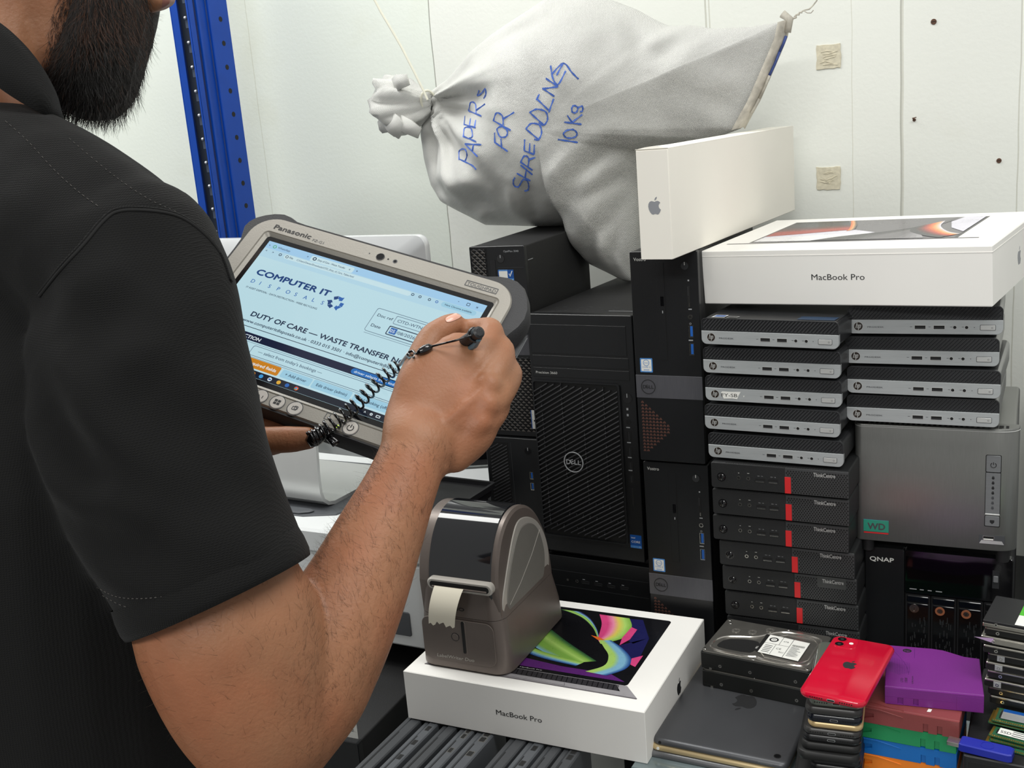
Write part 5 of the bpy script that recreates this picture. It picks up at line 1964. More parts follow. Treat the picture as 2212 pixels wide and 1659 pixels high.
# PAPERS
zs([(765, 1125), (735, 1095), (652, 1055)]); zs([(652, 1060), (655, 1000), (690, 990), (705, 1030), (690, 1075)])
zs([(775, 1040), (690, 955)]); zs([(690, 955), (800, 960)]); zs([(740, 1005), (748, 955)])
zs([(765, 940), (682, 905)]); zs([(680, 910), (690, 850), (730, 850), (740, 905), (715, 920)])
zs([(762, 847), (686, 826)]); zs([(685, 828), (690, 768)]); zs([(722, 830), (728, 785)]); zs([(755, 845), (762, 795)])
zs([(800, 770), (715, 735)]); zs([(715, 738), (730, 680), (760, 690), (765, 750)]); zs([(762, 735), (825, 690)])
zs([(785, 600), (775, 635), (805, 615), (825, 590), (830, 625), (815, 655)])
# FOR
zs([(975, 1005), (890, 945)]); zs([(890, 950), (888, 880)]); zs([(935, 985), (930, 920)])
zs([(915, 895), (905, 855), (940, 840), (972, 870), (965, 905), (930, 910), (915, 895)])
zs([(995, 865), (880, 800)]); zs([(880, 805), (900, 750), (940, 770), (945, 830)]); zs([(945, 790), (1018, 745)])
# SHREDDING
zs([(1024, 1178), (1012, 1200), (1018, 1232), (1045, 1240), (1062, 1215), (1078, 1192), (1104, 1200), (1114, 1232), (1108, 1262), (1085, 1266)])
zs([(1125, 1200), (1035, 1150)]); zs([(1140, 1160), (1060, 1095)]); zs([(1090, 1180), (1100, 1120)])
zs([(1140, 1130), (1060, 1075)]); zs([(1060, 1080), (1085, 1035), (1115, 1050), (1110, 1105)]); zs([(1110, 1060), (1158, 1045)])
zs([(1150, 1025), (1085, 1000)]); zs([(1085, 1000), (1088, 925)]); zs([(1120, 1010), (1122, 950)]); zs([(1150, 1025), (1152, 960)])
zs([(1185, 930), (1095, 855)]); zs([(1095, 858), (1130, 820), (1185, 830), (1200, 880), (1180, 925), (1150, 925)])
zs([(1215, 830), (1120, 745)]); zs([(1120, 748), (1165, 725), (1225, 740), (1240, 790), (1215, 830), (1180, 815)])
zs([(1245, 730), (1168, 655)]); zs([(1165, 665), (1185, 625)]); zs([(1248, 745), (1280, 655)])
zs([(1285, 640), (1205, 585)]); zs([(1205, 590), (1310, 575)]); zs([(1310, 575), (1228, 520)])
zs([(1260, 435), (1275, 520), (1310, 560), (1360, 470)]); zs([(1270, 490), (1345, 420), (1400, 480), (1445, 525)]); zs([(1300, 500), (1340, 425)])
# 10Kg
zs([(1440, 945), (1308, 925)]); zs([(1365, 865), (1345, 890), (1370, 915), (1420, 910), (1435, 885), (1410, 860), (1365, 865)])
zs([(1465, 825), (1350, 810)]); zs([(1405, 815), (1370, 765)]); zs([(1405, 810), (1470, 760)])
zs([(1400, 715), (1405, 745), (1430, 745), (1440, 715), (1415, 700), (1400, 715)]); zs([(1440, 715), (1470, 705), (1472, 735), (1455, 742)])
b = MB()
for st in S_:
    pl = []
    if len(st) > 2:
        V_ = [Vector(q) for q in st]
        sm = []
        for i in range(len(V_) - 1):
            p0, p1, p2, p3 = V_[max(0, i - 1)], V_[i], V_[i + 1], V_[min(len(V_) - 1, i + 2)]
            for k in range(5):
                u = k / 5
                q = .5 * ((2 * p1) + (p2 - p0) * u + (2 * p0 - 5 * p1 + 4 * p2 - p3) * u * u + (3 * p1 - p0 - 3 * p2 + p3) * u ** 3)
                sm.append((q.x, q.y))
        st = sm + [st[-1]]
    for a, c in zip(st, st[1:]):
        n_ = max(2, int(math.hypot(c[0] - a[0], c[1] - a[1]) / 3))
        for k in range(n_):
            pl.append((a[0] + (c[0] - a[0]) * k / n_, a[1] + (c[1] - a[1]) * k / n_))
    pl.append(st[-1])
    pts = [sack_pt(*p) for p in pl]
    pts = [p for p in pts if p is not None]
    if len(pts) < 2:
        continue
    # flat marker ribbon lying on the weave
    vs, fs = [], []
    wv = []
    for k, p in enumerate(pts):
        d = (pts[min(k + 1, len(pts) - 1)] - pts[max(k - 1, 0)])
        if d.length < 1e-6:
            d = Vector((1, 0, 0))
        d.normalize()
        s_ = d.cross(Vector((0, 1, 0)))
        s_ = s_.normalized() if s_.length > 1e-4 else Vector((0, 0, 1))
        hw = .0012 + .0003 * math.sin(k * .9)
        vs += [tuple(p - s_ * hw), tuple(p + s_ * hw)]
        if k:
            fs.append((2 * k - 2, 2 * k - 1, 2 * k + 1, 2 * k))
    b.add(vs, fs, 'marker_blue', False)
b.build('handwriting', t, scale=1.0, sharp=0)

# gathered tuft beyond the tie
tu = MB()
rings = []
TN = 40
for j, (px, py, wx, hh, yy) in enumerate(((930, 224, 13, 16, 1.700), (915, 228, 22, 30, 1.700), (895, 230, 30, 46, 1.698), (868, 228, 34, 54, 1.696), (842, 226, 33, 58, 1.695), (826, 222, 24, 56, 1.695), (820, 222, 14, 48, 1.697))):
    c = onY(px, py, yy)
    k = yy * 1.0 / F_PX * 1.12
    rg = []
    for i in range(TN):
        a = 2 * pi * i / TN
        w_ = 1 + .16 * math.sin(a * 5 + j * .55) + .10 * math.sin(a * 11 - j * .9) + .05 * math.sin(a * 17 + j)
        ax, ay = math.cos(a) * .028 * (hh / 50), math.sin(a) * hh * k * w_
        jx = .007 * math.sin(a * 4 + 1.3) * (j / 6) + .004 * math.sin(a * 9)
        rg.append((c.x - jx, c.y + ax * w_, c.z + ay))
    rings.append(rg)
tu.loft(rings, 'woven_plastic')
# loose flap ends
for px0, py0, px1, py1, wd in ((838, 255, 868, 288, .016), (862, 262, 905, 288, .012), (850, 185, 880, 172, .012)):
    a, c = onY(px0, py0, 1.672), onY(px1, py1, 1.668)
    n_ = (c - a).cross(Vector((0, 1, 0))).normalized() * wd
    tu.loft([[tuple(a + n_), tuple(a - n_), tuple(a - n_ + Vector((0, .004, 0))), tuple(a + n_ + Vector((0, .004, 0)))], [tuple((a + c) / 2 + n_ * 1.2 + Vector((0, -.008, 0))), tuple((a + c) / 2 - n_ * .9 + Vector((0, -.008, 0))), tuple((a + c) / 2 - n_ * .9), tuple((a + c) / 2 + n_ * 1.2)], [tuple(c + n_ * .8), tuple(c - n_ * .8), tuple(c - n_ * .8 + Vector((0, .004, 0))), tuple(c + n_ * .8 + Vector((0, .004, 0)))]], 'woven_plastic')
tu.build('gathered_neck', t, scale=1.0, sharp=0)
b = MB()
c = onY(926, 220, 1.70)
ln = [(c.x + .012 * math.cos(a) * .5 + .003 * math.sin(a), c.y + .017 * math.cos(a + .5), c.z + .019 * math.sin(a)) for a in [2 * pi * k / 24 for k in range(24)]]
b.tube(ln, .0022, 'tie_white', 8, closed=True)
b.tube([tuple(onY(x, y, 1.672 - .0 * k)) for k, (x, y) in enumerate(((924, 216), (912, 190), (893, 152), (868, 103), (842, 58), (824, 28), (808, -2), (798, -24)))], .0021, 'tie_white', 8)
b.build('cable_tie', t, scale=1.0, label='white cable tie with a long loose tail')
# stitched hem down the right side with the corner thread
b = MB()
hem = [(1706, 42), (1698, 78), (1684, 112), (1662, 163), (1640, 213), (1622, 245), (1606, 275)]
pa = [onY(x, y, SKY - .010 - .004 * (k % 2)) for k, (x, y) in enumerate(hem)]
pc = [onY(x - 26, y + 6, SKY - .020) for x, y in hem]
pd = [onY(x + 3, y + 4, SKY + .006) for x, y in hem]
vs, fs = [], []
for k in range(len(hem)):
    vs += [tuple(pd[k]), tuple(pa[k]), tuple(pa[k] * .5 + pc[k] * .5 + Vector((0, -.006, 0))), tuple(pc[k])]
    if k:
        for q in range(3):
            fs.append((4 * k - 4 + q, 4 * k - 3 + q, 4 * k + 1 + q, 4 * k + q))
b.add(vs, fs, 'dirty_hem')
for k in range(1, len(hem) - 2):
    b.tube([tuple(pa[k] + Vector((.001, -.003, 0))), tuple((pa[k] + pa[k + 1]) / 2 + Vector((.002, -.004, 0))), tuple(pa[k + 1] + Vector((.001, -.003, 0)))], .0022, 'hem_print' if k in (1, 2) else 'dirty_hem', 5)
b.tube([tuple(onY(x, y, SKY - .012)) for x, y in ((1690, 30), (1706, 42), (1700, 70))], .006, 'dirty_hem', 8)
b.build('stitched_hem', t, scale=1.0, sharp=0)
b = MB()
b.tube([tuple(onY(x, y, SKY - .012 + .01 * k)) for k, (x, y) in enumerate(((1712, 42), (1718, 34), (1724, 30), (1730, 26), (1738, 22), (1748, 20), (1756, 12), (1764, 2), (1768, -8)))], .0011, 'dirty_hem', 6)
b.tube([tuple(onY(x, y, SKY + .0)) for x, y in ((1736, 23), (1744, 28), (1752, 28), (1757, 22))], .0008, 'dirty_hem', 6)
b.tube([tuple(onY(x, y, SKY - .012)) for x, y in ((1714, 40), (1720, 38), (1720, 32), (1726, 32), (1727, 27), (1733, 27))], .0014, 'dirty_hem', 6)
b.build('loose_thread', t, scale=1.0)
# ------------------------------------------------------------------ rugged tablet held by the man
TR_, TU_, TN_ = Vector((.9574, .0716, -.2799)), Vector((.1087, .8084, .5785)), Vector((.2677, -.5843, .7661))
TO_ = Vector(cm((-645.0, 774.6, -92.6)))
TMW = Matrix(((TR_.x, TU_.x, TN_.x, TO_.x), (TR_.y, TU_.y, TN_.y, TO_.y), (TR_.z, TU_.z, TN_.z, TO_.z), (0, 0, 0, 1)))


def tab_depth(px, py, off=0.0):
    """forward distance of the tablet's face (or a plane off metres in front of it) along a sight line"""
    r = ray(px, py)
    return (TO_ + TN_ * off - CAM).dot(TN_) / r.dot(TN_)


def scr(name, col, k=0.86):
    m = mat(name, '08090a', 0.16, var=0.02, coat=0.2)
    p = m.node_tree.nodes['Principled BSDF']
    p.inputs['Emission Color'].default_value = lin(col) + (1,)
    p.inputs['Emission Strength'].default_value = k
    return m


for nm, c in (('s_page', 'c3e6f0'), ('s_tabs', 'a6d3f4'), ('s_bar', 'b9dff0'), ('s_tab_on', 'cfecf3'), ('s_ink', '23344f'), ('s_blue', '17427f'), ('s_mid', '2b66b5'), ('s_navy', '151d3b'), ('s_pill', '1f6fbe'), ('s_orange', 'd2861f'), ('s_button', 'a3d4ea'), ('s_task', '161c2a'), ('s_white', 'e8f5fa'), ('s_thin', '4c6076'), ('s_box', 'cdebf3'), ('s_sky', '3f9de0'), ('s_yellow', 'e8b23a'), ('s_red', 'd8493a'), ('s_green', '3aa55a'), ('s_grey', '6f8698')):
    scr(nm, c)
mat('tab_silver', '99958d', 0.42, metal=0.35, var=0.03, bump=0.1, bs=900)
mat('tab_rubber', '29292b', 0.62, var=0.12, bump=0.25, bs=800)
mat('tab_button', 'cfcac3', 0.3, metal=0.4, var=0.03)
mat('leather', '2c1f17', 0.5, var=0.2, bump=0.2, bs=400)
mat('led_green', 'b6e436', 0.3, emit=2.5, var=0.02)

tb = bpy.data.objects.new('rugged_tablet', None)
COL.objects.link(tb)
tb.matrix_world = TMW
tag(tb, 'rugged silver and black tablet showing a waste transfer form, held in both hands', 'tablet')
# coordinates below: x to the right, y = minus distance down from the top left corner of the lit screen
b = MB()
o = []
base = [(-27, -20), (-27.5, -8), (-30.5, 0), (-33, 7), (-32, 14), (-28, 21), (-21, 27), (-13, 31.5), (-4, 34), (4, 33), (12, 30), (22, 29.3), (110, 29.5), (195, 29.5), (204, 30.5), (212, 33.5), (221, 35), (230, 34), (239, 29), (247, 19), (252.5, 8), (254.5, -3), (253, -13), (248.5, -24), (245.5, -36)]
lower = [(x, -132 - y) for x, y in base[::-1]]
o = (base + lower)[::-1]
N_ = 10
fo = rrect(-23.5, -158, 237, 26, 25, N_)


def near(p, poly):
    best = None
    for i in range(len(poly)):
        a, c = Vector(poly[i - 1]), Vector(poly[i])
        e = c - a
        t_ = max(0, min(1, (Vector(p) - a).dot(e) / max(1e-9, e.length_squared)))
        q = a + e * t_
        if best is None or (q - Vector(p)).length < best[0]:
            best = ((q - Vector(p)).length, q)
    return (best[1].x, best[1].y)


fit_ = [near(p, fo) for p in o]
b.loft([[(x, y, -22) for x, y in inset(o, 5)], [(x, y, -17) for x, y in inset(o, .6)], [(x, y, -8) for x, y in o], [(x, y, -1) for x, y in inset(o, .6)], [(x, y, 1.4) for x, y in inset(o, 2.0)], [(x, y, 1.2) for x, y in fit_], [(x * .97 + 3.2, y * .97 - 2, -5) for x, y in fit_]], 'tab_rubber')
b.build('rubber_case', tb)
b = MB()
fi = rrect(-4.6, -141, 221.6, 4.8, 3, N_)
fm = rrect(-9, -145.5, 226, 9, 5, N_)
n = len(fo)
rows = [[(x, y, 1.0) for x, y in fo], [(x, y, 2.6) for x, y in inset(fo, 1.2)], [(x, y, 2.6) for x, y in fm], [(x, y, 1.5) for x, y in rrect(-8.4, -145, 225.4, 8.4, 5, N_)], [(x, y, 2.4) for x, y in rrect(-7.6, -144.2, 224.6, 7.6, 4.4, N_)], [(x, y, -.2) for x, y in fi]]
b.loft(rows, 'tab_silver', cap=False)
b.build('silver_bezel', tb)
b = MB(); b.prism(rrect(-5.5, -142, 222.5, 5.6, 3, 4), -6, -.1, 'black_gloss'); b.build('screen_glass', tb)
b = MB()
Z = .05


def R(x0, v0, x1, v1, m, z=.1, r=0.0):
    b.flat(rrect(x0, -v1, x1, -v0, r, 4), Z + z, m)


def TX(t, x, v, m, size=None, width=None, z=.45, shear=0.0, align='l', bold=.012):
    b.text(t, x, -v, Z + z, m, size=size, width=width, shear=shear, align=align, bold=bold)


R(0, 0, 217, 136, 's_page', 0)
R(0, 0, 217, 8.2, 's_tabs'); R(0, 8.2, 217, 14.4, 's_bar'); R(46.5, 2, 90, 8.2, 's_tab_on', .15, 1.5); R(0, 14.4, 217, 18.6, 's_bar', .1)
TX('v', 2.6, 5.6, 's_ink', size=3); b.ring(8.6, -4.8, 1.3, 1.8, Z, Z + .3, 's_green', 14); TX('WhatsApp', 12, 5.8, 's_thin', size=3); TX('x', 42.6, 5.6, 's_ink', size=3)
b.ring(50.5, -5, 1.1, 1.9, Z, Z + .4, 's_ink', 12); TX('Duty of Care - Waste Transfer', 54, 6.2, 's_ink', width=28, size=2.7); TX('x', 85.6, 6, 's_ink', size=3); TX('+', 92.6, 6, 's_ink', size=3.6)
TX('<', 3, 12.6, 's_ink', size=3.4); TX('>', 10, 12.6, 's_ink', size=3.4); b.ring(18.4, -11.4, 1.0, 1.5, Z, Z + .3, 's_ink', 14)
R(22.5, 9, 150, 14, 's_tab_on', .16, 2.4); b.ring(25.6, -11.5, 1.1, 1.5, Z, Z + .4, 's_ink', 14); TX('File', 28.4, 12.6, 's_ink', size=2.9); TX('C:/Users/Owner/Downloads/CITD_Duty_of_Care_Tablet.html', 36, 12.6, 's_thin', width=58, size=2.8)
for x in (152, 159, 168, 175):
    b.ring(x, -11.2, .9, 1.4, Z, Z + .35, 's_ink' if x != 175 else 's_mid', 10)
R(179.5, 8.8, 212, 14.2, 's_button', .2, 2.6); TX('New Chrome available', 183, 12.4, 's_ink', width=25, size=2.6); TX('-', 192, 5.6, 's_ink', size=4); b.frame_ring(rrect(200, -6, 203, -3, .2, 1), rrect(200.4, -5.6, 202.6, -3.4, .1, 1), Z, Z + .3, 's_ink'); TX('x', 209, 6, 's_ink', size=4)
# letterhead
TX('COMPUTER IT', 9.4, 38.7, 's_blue', width=74.5, size=8.6, z=.5, bold=.07)
for i, ch in enumerate('DISPOSALS'):
    TX(ch, 10.4 + i * 8.95, 48.6, 's_mid', size=5.6)
TX('IT ASSET DISPOSAL - DATA DESTRUCTION - WEEE RECYCLING', 10, 55.2, 's_ink', width=72, size=2.7)
# three chasing arrows
for k in range(3):
    a = math.radians(90 + 120 * k)
    def P3(r_, t_):
        return (94 + r_ * math.cos(a + t_), -42.6 + r_ * math.sin(a + t_))
    col = 's_mid' if k == 2 else 's_blue'
    b.flat([P3(4.2, .95), P3(7.4, .75), P3(7.6, .18), P3(4.6, .1), P3(3.7, .4)], Z + .3, col)
    b.flat([P3(4.4, .06), P3(7.4, .14), P3(7.2, -.34), P3(8.8, -.52), P3(5.2, -.86), P3(2.9, -.3), P3(4.2, -.3)], Z + .34, 's_mid' if k != 1 else 's_blue')
TX('DUTY OF CARE — WASTE TRANSFER NOTE', 31, 81, 's_ink', width=158, size=7.0, z=.45, bold=.05)
TX('www.computeritdisposals.co.uk · 0333 015 3501 · info@computeritdisposals.co.uk', 27.5, 88, 's_ink', width=166, size=4.4, bold=.025)
R(0, 91.3, 217, 91.9, 's_navy')
R(0, 96.8, 217, 104, 's_navy', .1)
TX('COLLECTION', 22, 102.6, 's_white', width=32, size=4.8, shear=.1, bold=.03)
R(142, 97.6, 206, 103.3, 's_pill', .2, 2.8); TX("driver selects from today's bookings", 145, 101.9, 's_white', width=58, size=3.4, shear=.1)
b.frame_ring(rrect(52, -117, 192, -107, 2, 4), rrect(52.4, -116.6, 191.6, -107.4, 1.8, 4), Z, Z + .3, 's_grey')
TX("— select from today's bookings —", 59, 113.2, 's_thin', width=62, size=4.4)
R(0, 105.2, 217, 105.6, 's_grey'); R(0, 118.2, 217, 118.6, 's_grey', .05)
R(24, 119, 87, 128, 's_orange', .2, 1.6); TX('Check required fields', 43, 125.2, 's_white', width=41, size=4.2, bold=.03)
R(89, 119.6, 117.4, 127.6, 's_button', .2, 1.4); TX('+ Add driver', 93, 125, 's_ink', width=20, size=3.9)
R(118.6, 119.2, 154.6, 127.6, 's_button', .2, 1.4); TX('Edit driver (admin)', 122.6, 124.8, 's_ink', width=28.5, size=3.9)
R(156.4, 119, 205, 127.6, 's_button', .2, 1.4); TX('Add booking (office)', 160.5, 124.6, 's_ink', width=32, size=3.9)
# document reference box
b.frame_ring(rrect(131, -60, 207, -34.4, 2, 4), rrect(131.4, -59.6, 206.6, -34.8, 1.8, 4), Z, Z + .3, 's_grey')
TX('Doc ref', 134.4, 43, 's_ink', width=14.6, size=4.2); TX('Date', 134.4, 54.4, 's_ink', width=9, size=4.2)
b.frame_ring(rrect(150.6, -45.4, 203, -36.6, 1, 3), rrect(151, -45, 202.6, -37, .9, 3), Z, Z + .3, 's_grey'); TX('CITD-WTN-2026-0805', 153.4, 42.8, 's_thin', width=45, size=4.3)
b.frame_ring(rrect(149.8, -57.4, 203, -48, 1, 3), rrect(150.5, -56.7, 202.3, -48.7, .8, 3), Z, Z + .35, 's_ink'); R(152, 49.4, 158, 55.6, 's_mid', .2); TX('05', 152.5, 54.4, 's_white', size=4.7); TX('/08/2026', 158.2, 54.4, 's_thin', width=17.6, size=4.5)
R(132, 61.6, 207, 62, 's_grey', .05)
# task bar
R(0, 129.6, 217, 136, 's_task', .3)
for x, c in ((67.5, 's_orange'), (75.2, 's_sky'), (83.6, 's_white'), (92.2, 's_yellow'), (100.3, 's_mid'), (109.1, 's_red')):
    b.flat(circ(x, -132.9, 1.9, 14), Z + .55, c)
    if c == 's_red':
        b.flat(circ(x, -132.9, .9, 12), Z + .62, 's_sky'); b.flat([(x, -132.9), (x - 1.9, -132.9), (x - .9, -134.6)], Z + .6, 's_green'); b.flat([(x, -132.9), (x + .4, -134.8), (x + 1.9, -132.6)], Z + .6, 's_yellow')
    if c == 's_white':
        b.flat(rrect(x - 1.2, -133.6, x + 1.2, -132.2), Z + .6, 's_mid')
TX('^', 172, 134.6, 's_white', size=4, z=.6); b.ring(178.6, -132.8, .6, 1.2, Z, Z + .6, 's_white', 10); b.frame_ring(rrect(183, -134, 186.6, -131.8, .2, 1), rrect(183.4, -133.6, 186.2, -132.2, .1, 1), Z, Z + .6, 's_white'); TX('05/08/2026', 196, 134.2, 's_white', width=14, size=2.6, z=.6)
b.build('display', tb, label='lit screen with the form')
# maker lettering and camera row on the bezel
b = MB()
b.text('Panasonic', -3.2, 12.6, 2.75, 'ink_black', width=38.5, size=7.4, bold=.035)
b.text('FZ-G1', 38.6, 11.2, 2.75, 'dark_grey', width=11.4, size=4)
b.text('TOUGHPAD', 191.4, 13.2, 2.75, 'dark_grey', width=26.8, size=4.6)
b.frame_ring(rrect(189.8, 12, 219.6, 18, .3, 1), rrect(190.4, 12.6, 219, 17.4, .3, 1), 2.6, 2.85, 'dark_grey')
b.build('lettering', tb)
b = MB(); b.ring(106.2, 15.6, 3.3, 3.9, 2.5, 3.0, 'black_plastic', 24); b.disc(106.2, 15.6, 3.3, 2.4, 2.8, 'black_gloss', 24); b.build('front_camera', tb)
b = MB(); b.disc(114, 15.6, .8, 2.4, 2.8, 'deep_black', 10); b.disc(121, 15.4, 2.1, 2.4, 2.8, 'dark_grey', 16); b.disc(121, 15.4, 1.3, 2.4, 2.9, 'black_gloss', 12); b.disc(95, 16, .6, 2.4, 2.8, 'dark_grey', 8); b.build('sensors', tb)
for k, x in enumerate((70.5, 86.9, 103.1, 119.6, 170.8)):
    b = MB()
    b.ring(x, -151.4, 6.2, 6.8, 2.3, 2.8, 'dark_grey', 30)
    b.prism(circ(x, -151.4, 6.2, 30), 2.2, 3.2, 'tab_button', .5)
    y = -151.4
    if k == 1:
        b.text('A1', x - 3.4, y - 1.6, 3.3, 'ink_black', width=6, size=4)
    elif k == 2:
        for dx in (-1.5, 1.5):
            for dy in (-1.3, 1.3):
                b.flat(rrect(x + dx - 1.25, y + dy - 1.05, x + dx + 1.25, y + dy + 1.05), 3.3, 'ink_black')
    elif k == 3:
        b.frame_ring(rrect(x - 2.4, y - 1.8, x + 2.0, y + 1.6, .6, 2), rrect(x - 1.8, y - 1.2, x + 1.4, y + 1.0, .4, 2), 3.2, 3.35, 'dark_grey')
        b.frame_ring(rrect(x - .6, y - .9, x + 2.6, y + 2.4, .6, 2), rrect(x - .1, y - .4, x + 2.1, y + 1.9, .4, 2), 3.2, 3.35, 'dark_grey')
    elif k == 4:
        power_mark(b, x, y, 2.6, 3.3, 'ink_black')
    else:
        b.text('A2', x - 3.4, y - 1.6, 3.3, 'ink_black', width=6, size=4)
    b.build('front_button', tb)
b = MB(); b.frame_ring(rrect(146, -151.4, 150, -145, .4, 2), rrect(146.5, -150.9, 149.5, -145.5, .3, 2), 2.5, 2.75, 'dark_grey'); b.disc(147.6, -153.2, .9, 2.5, 2.8, 'dark_grey', 10); b.ring(160.6, -148.6, 1.6, 2.1, 2.5, 2.8, 'dark_grey', 16); b.build('status_marks', tb)
b = MB(); b.disc(160.4, -153.6, 1.2, 2.4, 2.9, 'led_green', 12); b.build('status_light', tb)
b = MB(); b.prism(smooth_poly([(-20, -150), (104, -150), (122, -162), (96, -176), (40, -181), (-20, -182)][::-1], 2), -34, -23, 'leather', 2.5)
b.tube([(-18, -180, -23.5), (40, -178, -22.5), (94, -173, -22.5), (112, -164, -22.5)], .7, 'pad_gold', 5); b.build('hand_strap', tb)
b = MB(); b.prism([(226, -30), (252, -24), (252, -2), (240, -8)][::-1], -26, -23, 'mid_grey', .5); b.prism(rrect(30, -120, 190, -20, 6), -27, -21.5, 'tab_rubber', 1); b.build('back_plate', tb)
# ------------------------------------------------------------------ the man
def skin_material():
    m = mat('skin', '92664a', 0.5, var=0.10, vs=26, bump=0.32, bs=420, sss=0.12, spec=0.35)
    nt = m.node_tree
    N, L = nt.nodes, nt.links
    p = N['Principled BSDF']
    base = p.inputs['Base Color'].links[0].from_socket
    tc = N.new('ShaderNodeTexCoord')
    v = N.new('ShaderNodeTexNoise'); v.inputs['Scale'].default_value = 14; v.inputs['Detail'].default_value = 3
    L.new(tc.outputs['Object'], v.inputs['Vector'])
    r_ = N.new('ShaderNodeValToRGB')
    r_.color_ramp.elements[0].position = .42; r_.color_ramp.elements[0].color = (1, 1, 1, 1)
    r_.color_ramp.elements[1].position = .68; r_.color_ramp.elements[1].color = (.98, .78, .72, 1)
    L.new(v.outputs[0], r_.inputs[0])
    mx = N.new('ShaderNodeMixRGB'); mx.blend_type = 'MULTIPLY'; mx.inputs[0].default_value = .8
    L.new(base, mx.inputs[1]); L.new(r_.outputs[0], mx.inputs[2])
    L.new(mx.outputs[0], p.inputs['Base Color'])


skin_material()


def cloth_material():
    m = mat('polo_cloth', '101010', 0.9, var=0.12, vs=14, spec=0.2)
    nt = m.node_tree
    N, L = nt.nodes, nt.links
    p = N['Principled BSDF']
    p.inputs['Sheen Weight'].default_value = 0.04
    p.inputs['Sheen Roughness'].default_value = 0.5
    tc = N.new('ShaderNodeTexCoord')
    ws = []
    for ax in ('X', 'Z'):
        w = N.new('ShaderNodeTexWave'); w.wave_type = 'BANDS'; w.bands_direction = ax
        w.inputs['Scale'].default_value = 230; w.inputs['Distortion'].default_value = 2.5; w.inputs['Detail'].default_value = 1
        L.new(tc.outputs['Object'], w.inputs['Vector'])
        ws.append(w)
    n2 = N.new('ShaderNodeTexNoise'); n2.inputs['Scale'].default_value = 1500; n2.inputs['Detail'].default_value = 2
    L.new(tc.outputs['Object'], n2.inputs['Vector'])
    mu = N.new('ShaderNodeMath'); mu.operation = 'MULTIPLY'
    L.new(ws[0].outputs[1], mu.inputs[0]); L.new(ws[1].outputs[1], mu.inputs[1])
    ad = N.new('ShaderNodeMath'); ad.operation = 'ADD'
    L.new(mu.outputs[0], ad.inputs[0]); L.new(n2.outputs[0], ad.inputs[1])
    bp = N.new('ShaderNodeBump'); bp.inputs['Strength'].default_value = .45; bp.inputs['Distance'].default_value = .0007
    L.new(ad.outputs[0], bp.inputs['Height']); L.new(bp.outputs[0], p.inputs['Normal'])


cloth_material()
mat('stitch', '4a4744', 0.8, var=0.2)
mat('seam_dark', '0a0a0a', 0.9)
mat('beard_hair', '15100d', 0.45, var=0.3, vs=40)
mat('beard_brown', '4a2c1a', 0.45, var=0.3, vs=40)
mat('beard_base', '17110e', 0.8, var=0.2)
mat('arm_hair', '3a2618', 0.5, var=0.2)
mat('head_hair', '14100e', 0.55, var=0.2, vs=60, bump=0.5, bs=300)
mat('nail', 'd3a08d', 0.3, var=0.05, coat=0.3)
mat('lip', '8a5a50', 0.45, var=0.1, vs=80)
mat('trouser', '16171b', 0.85, var=0.1)
mat('shoe', '101010', 0.5)

VIEW = CC.normalized()


def cat(p0, p1, p2, p3, t):
    return .5 * ((2 * p1) + (p2 - p0) * t + (2 * p0 - 5 * p1 + 4 * p2 - p3) * t * t + (3 * p1 - p0 - 3 * p2 + p3) * t ** 3)


def limb(b, pts, m='skin', n=22, sub=5, cap0=True, cap1=True, flat=.85, view=None):
    """pts: (point, half width across the view, half thickness along it or None)"""
    P = [Vector(p[0]) for p in pts]
    A_ = [p[1] for p in pts]
    B_ = [(p[2] if len(p) > 2 and p[2] else p[1] * flat) for p in pts]
    C, RA, RB = [], [], []
    L = len(P)
    for i in range(L - 1):
        for k in range(sub):
            t = k / sub
            q = [max(0, i - 1), i, i + 1, min(L - 1, i + 2)]
            C.append(cat(*[P[j] for j in q], t)); RA.append(cat(*[A_[j] for j in q], t)); RB.append(cat(*[B_[j] for j in q], t))
    C.append(P[-1]); RA.append(A_[-1]); RB.append(B_[-1])
    rings = []

    def rg(c, tn, ra, rb):
        vw = (view or (c - CAM)).normalized()
        s = tn.cross(vw)
        if s.length < 1e-3:
            s = tn.orthogonal()
        s.normalize()
        d = s.cross(tn).normalized()
        return [tuple(c + s * (ra * math.cos(2 * pi * k / n)) + d * (rb * math.sin(2 * pi * k / n))) for k in range(n)]
    M_ = len(C)
    for i in range(M_):
        tn = (C[min(i + 1, M_ - 1)] - C[max(i - 1, 0)]).normalized()
        if i == 0 and cap0:
            for a in (80, 60, 35, 15):
                a = math.radians(a)
                rings.append(rg(C[0] - tn * RA[0] * math.sin(a) * .9, tn, RA[0] * math.cos(a), RB[0] * math.cos(a)))
        rings.append(rg(C[i], tn, RA[i], RB[i]))
        if i == M_ - 1 and cap1:
            for a in (15, 35, 60, 80):
                a = math.radians(a)
                rings.append(rg(C[-1] + tn * RA[-1] * math.sin(a) * .9, tn, RA[-1] * math.cos(a), RB[-1] * math.cos(a)))
    b.loft(rings, m)
    return rings


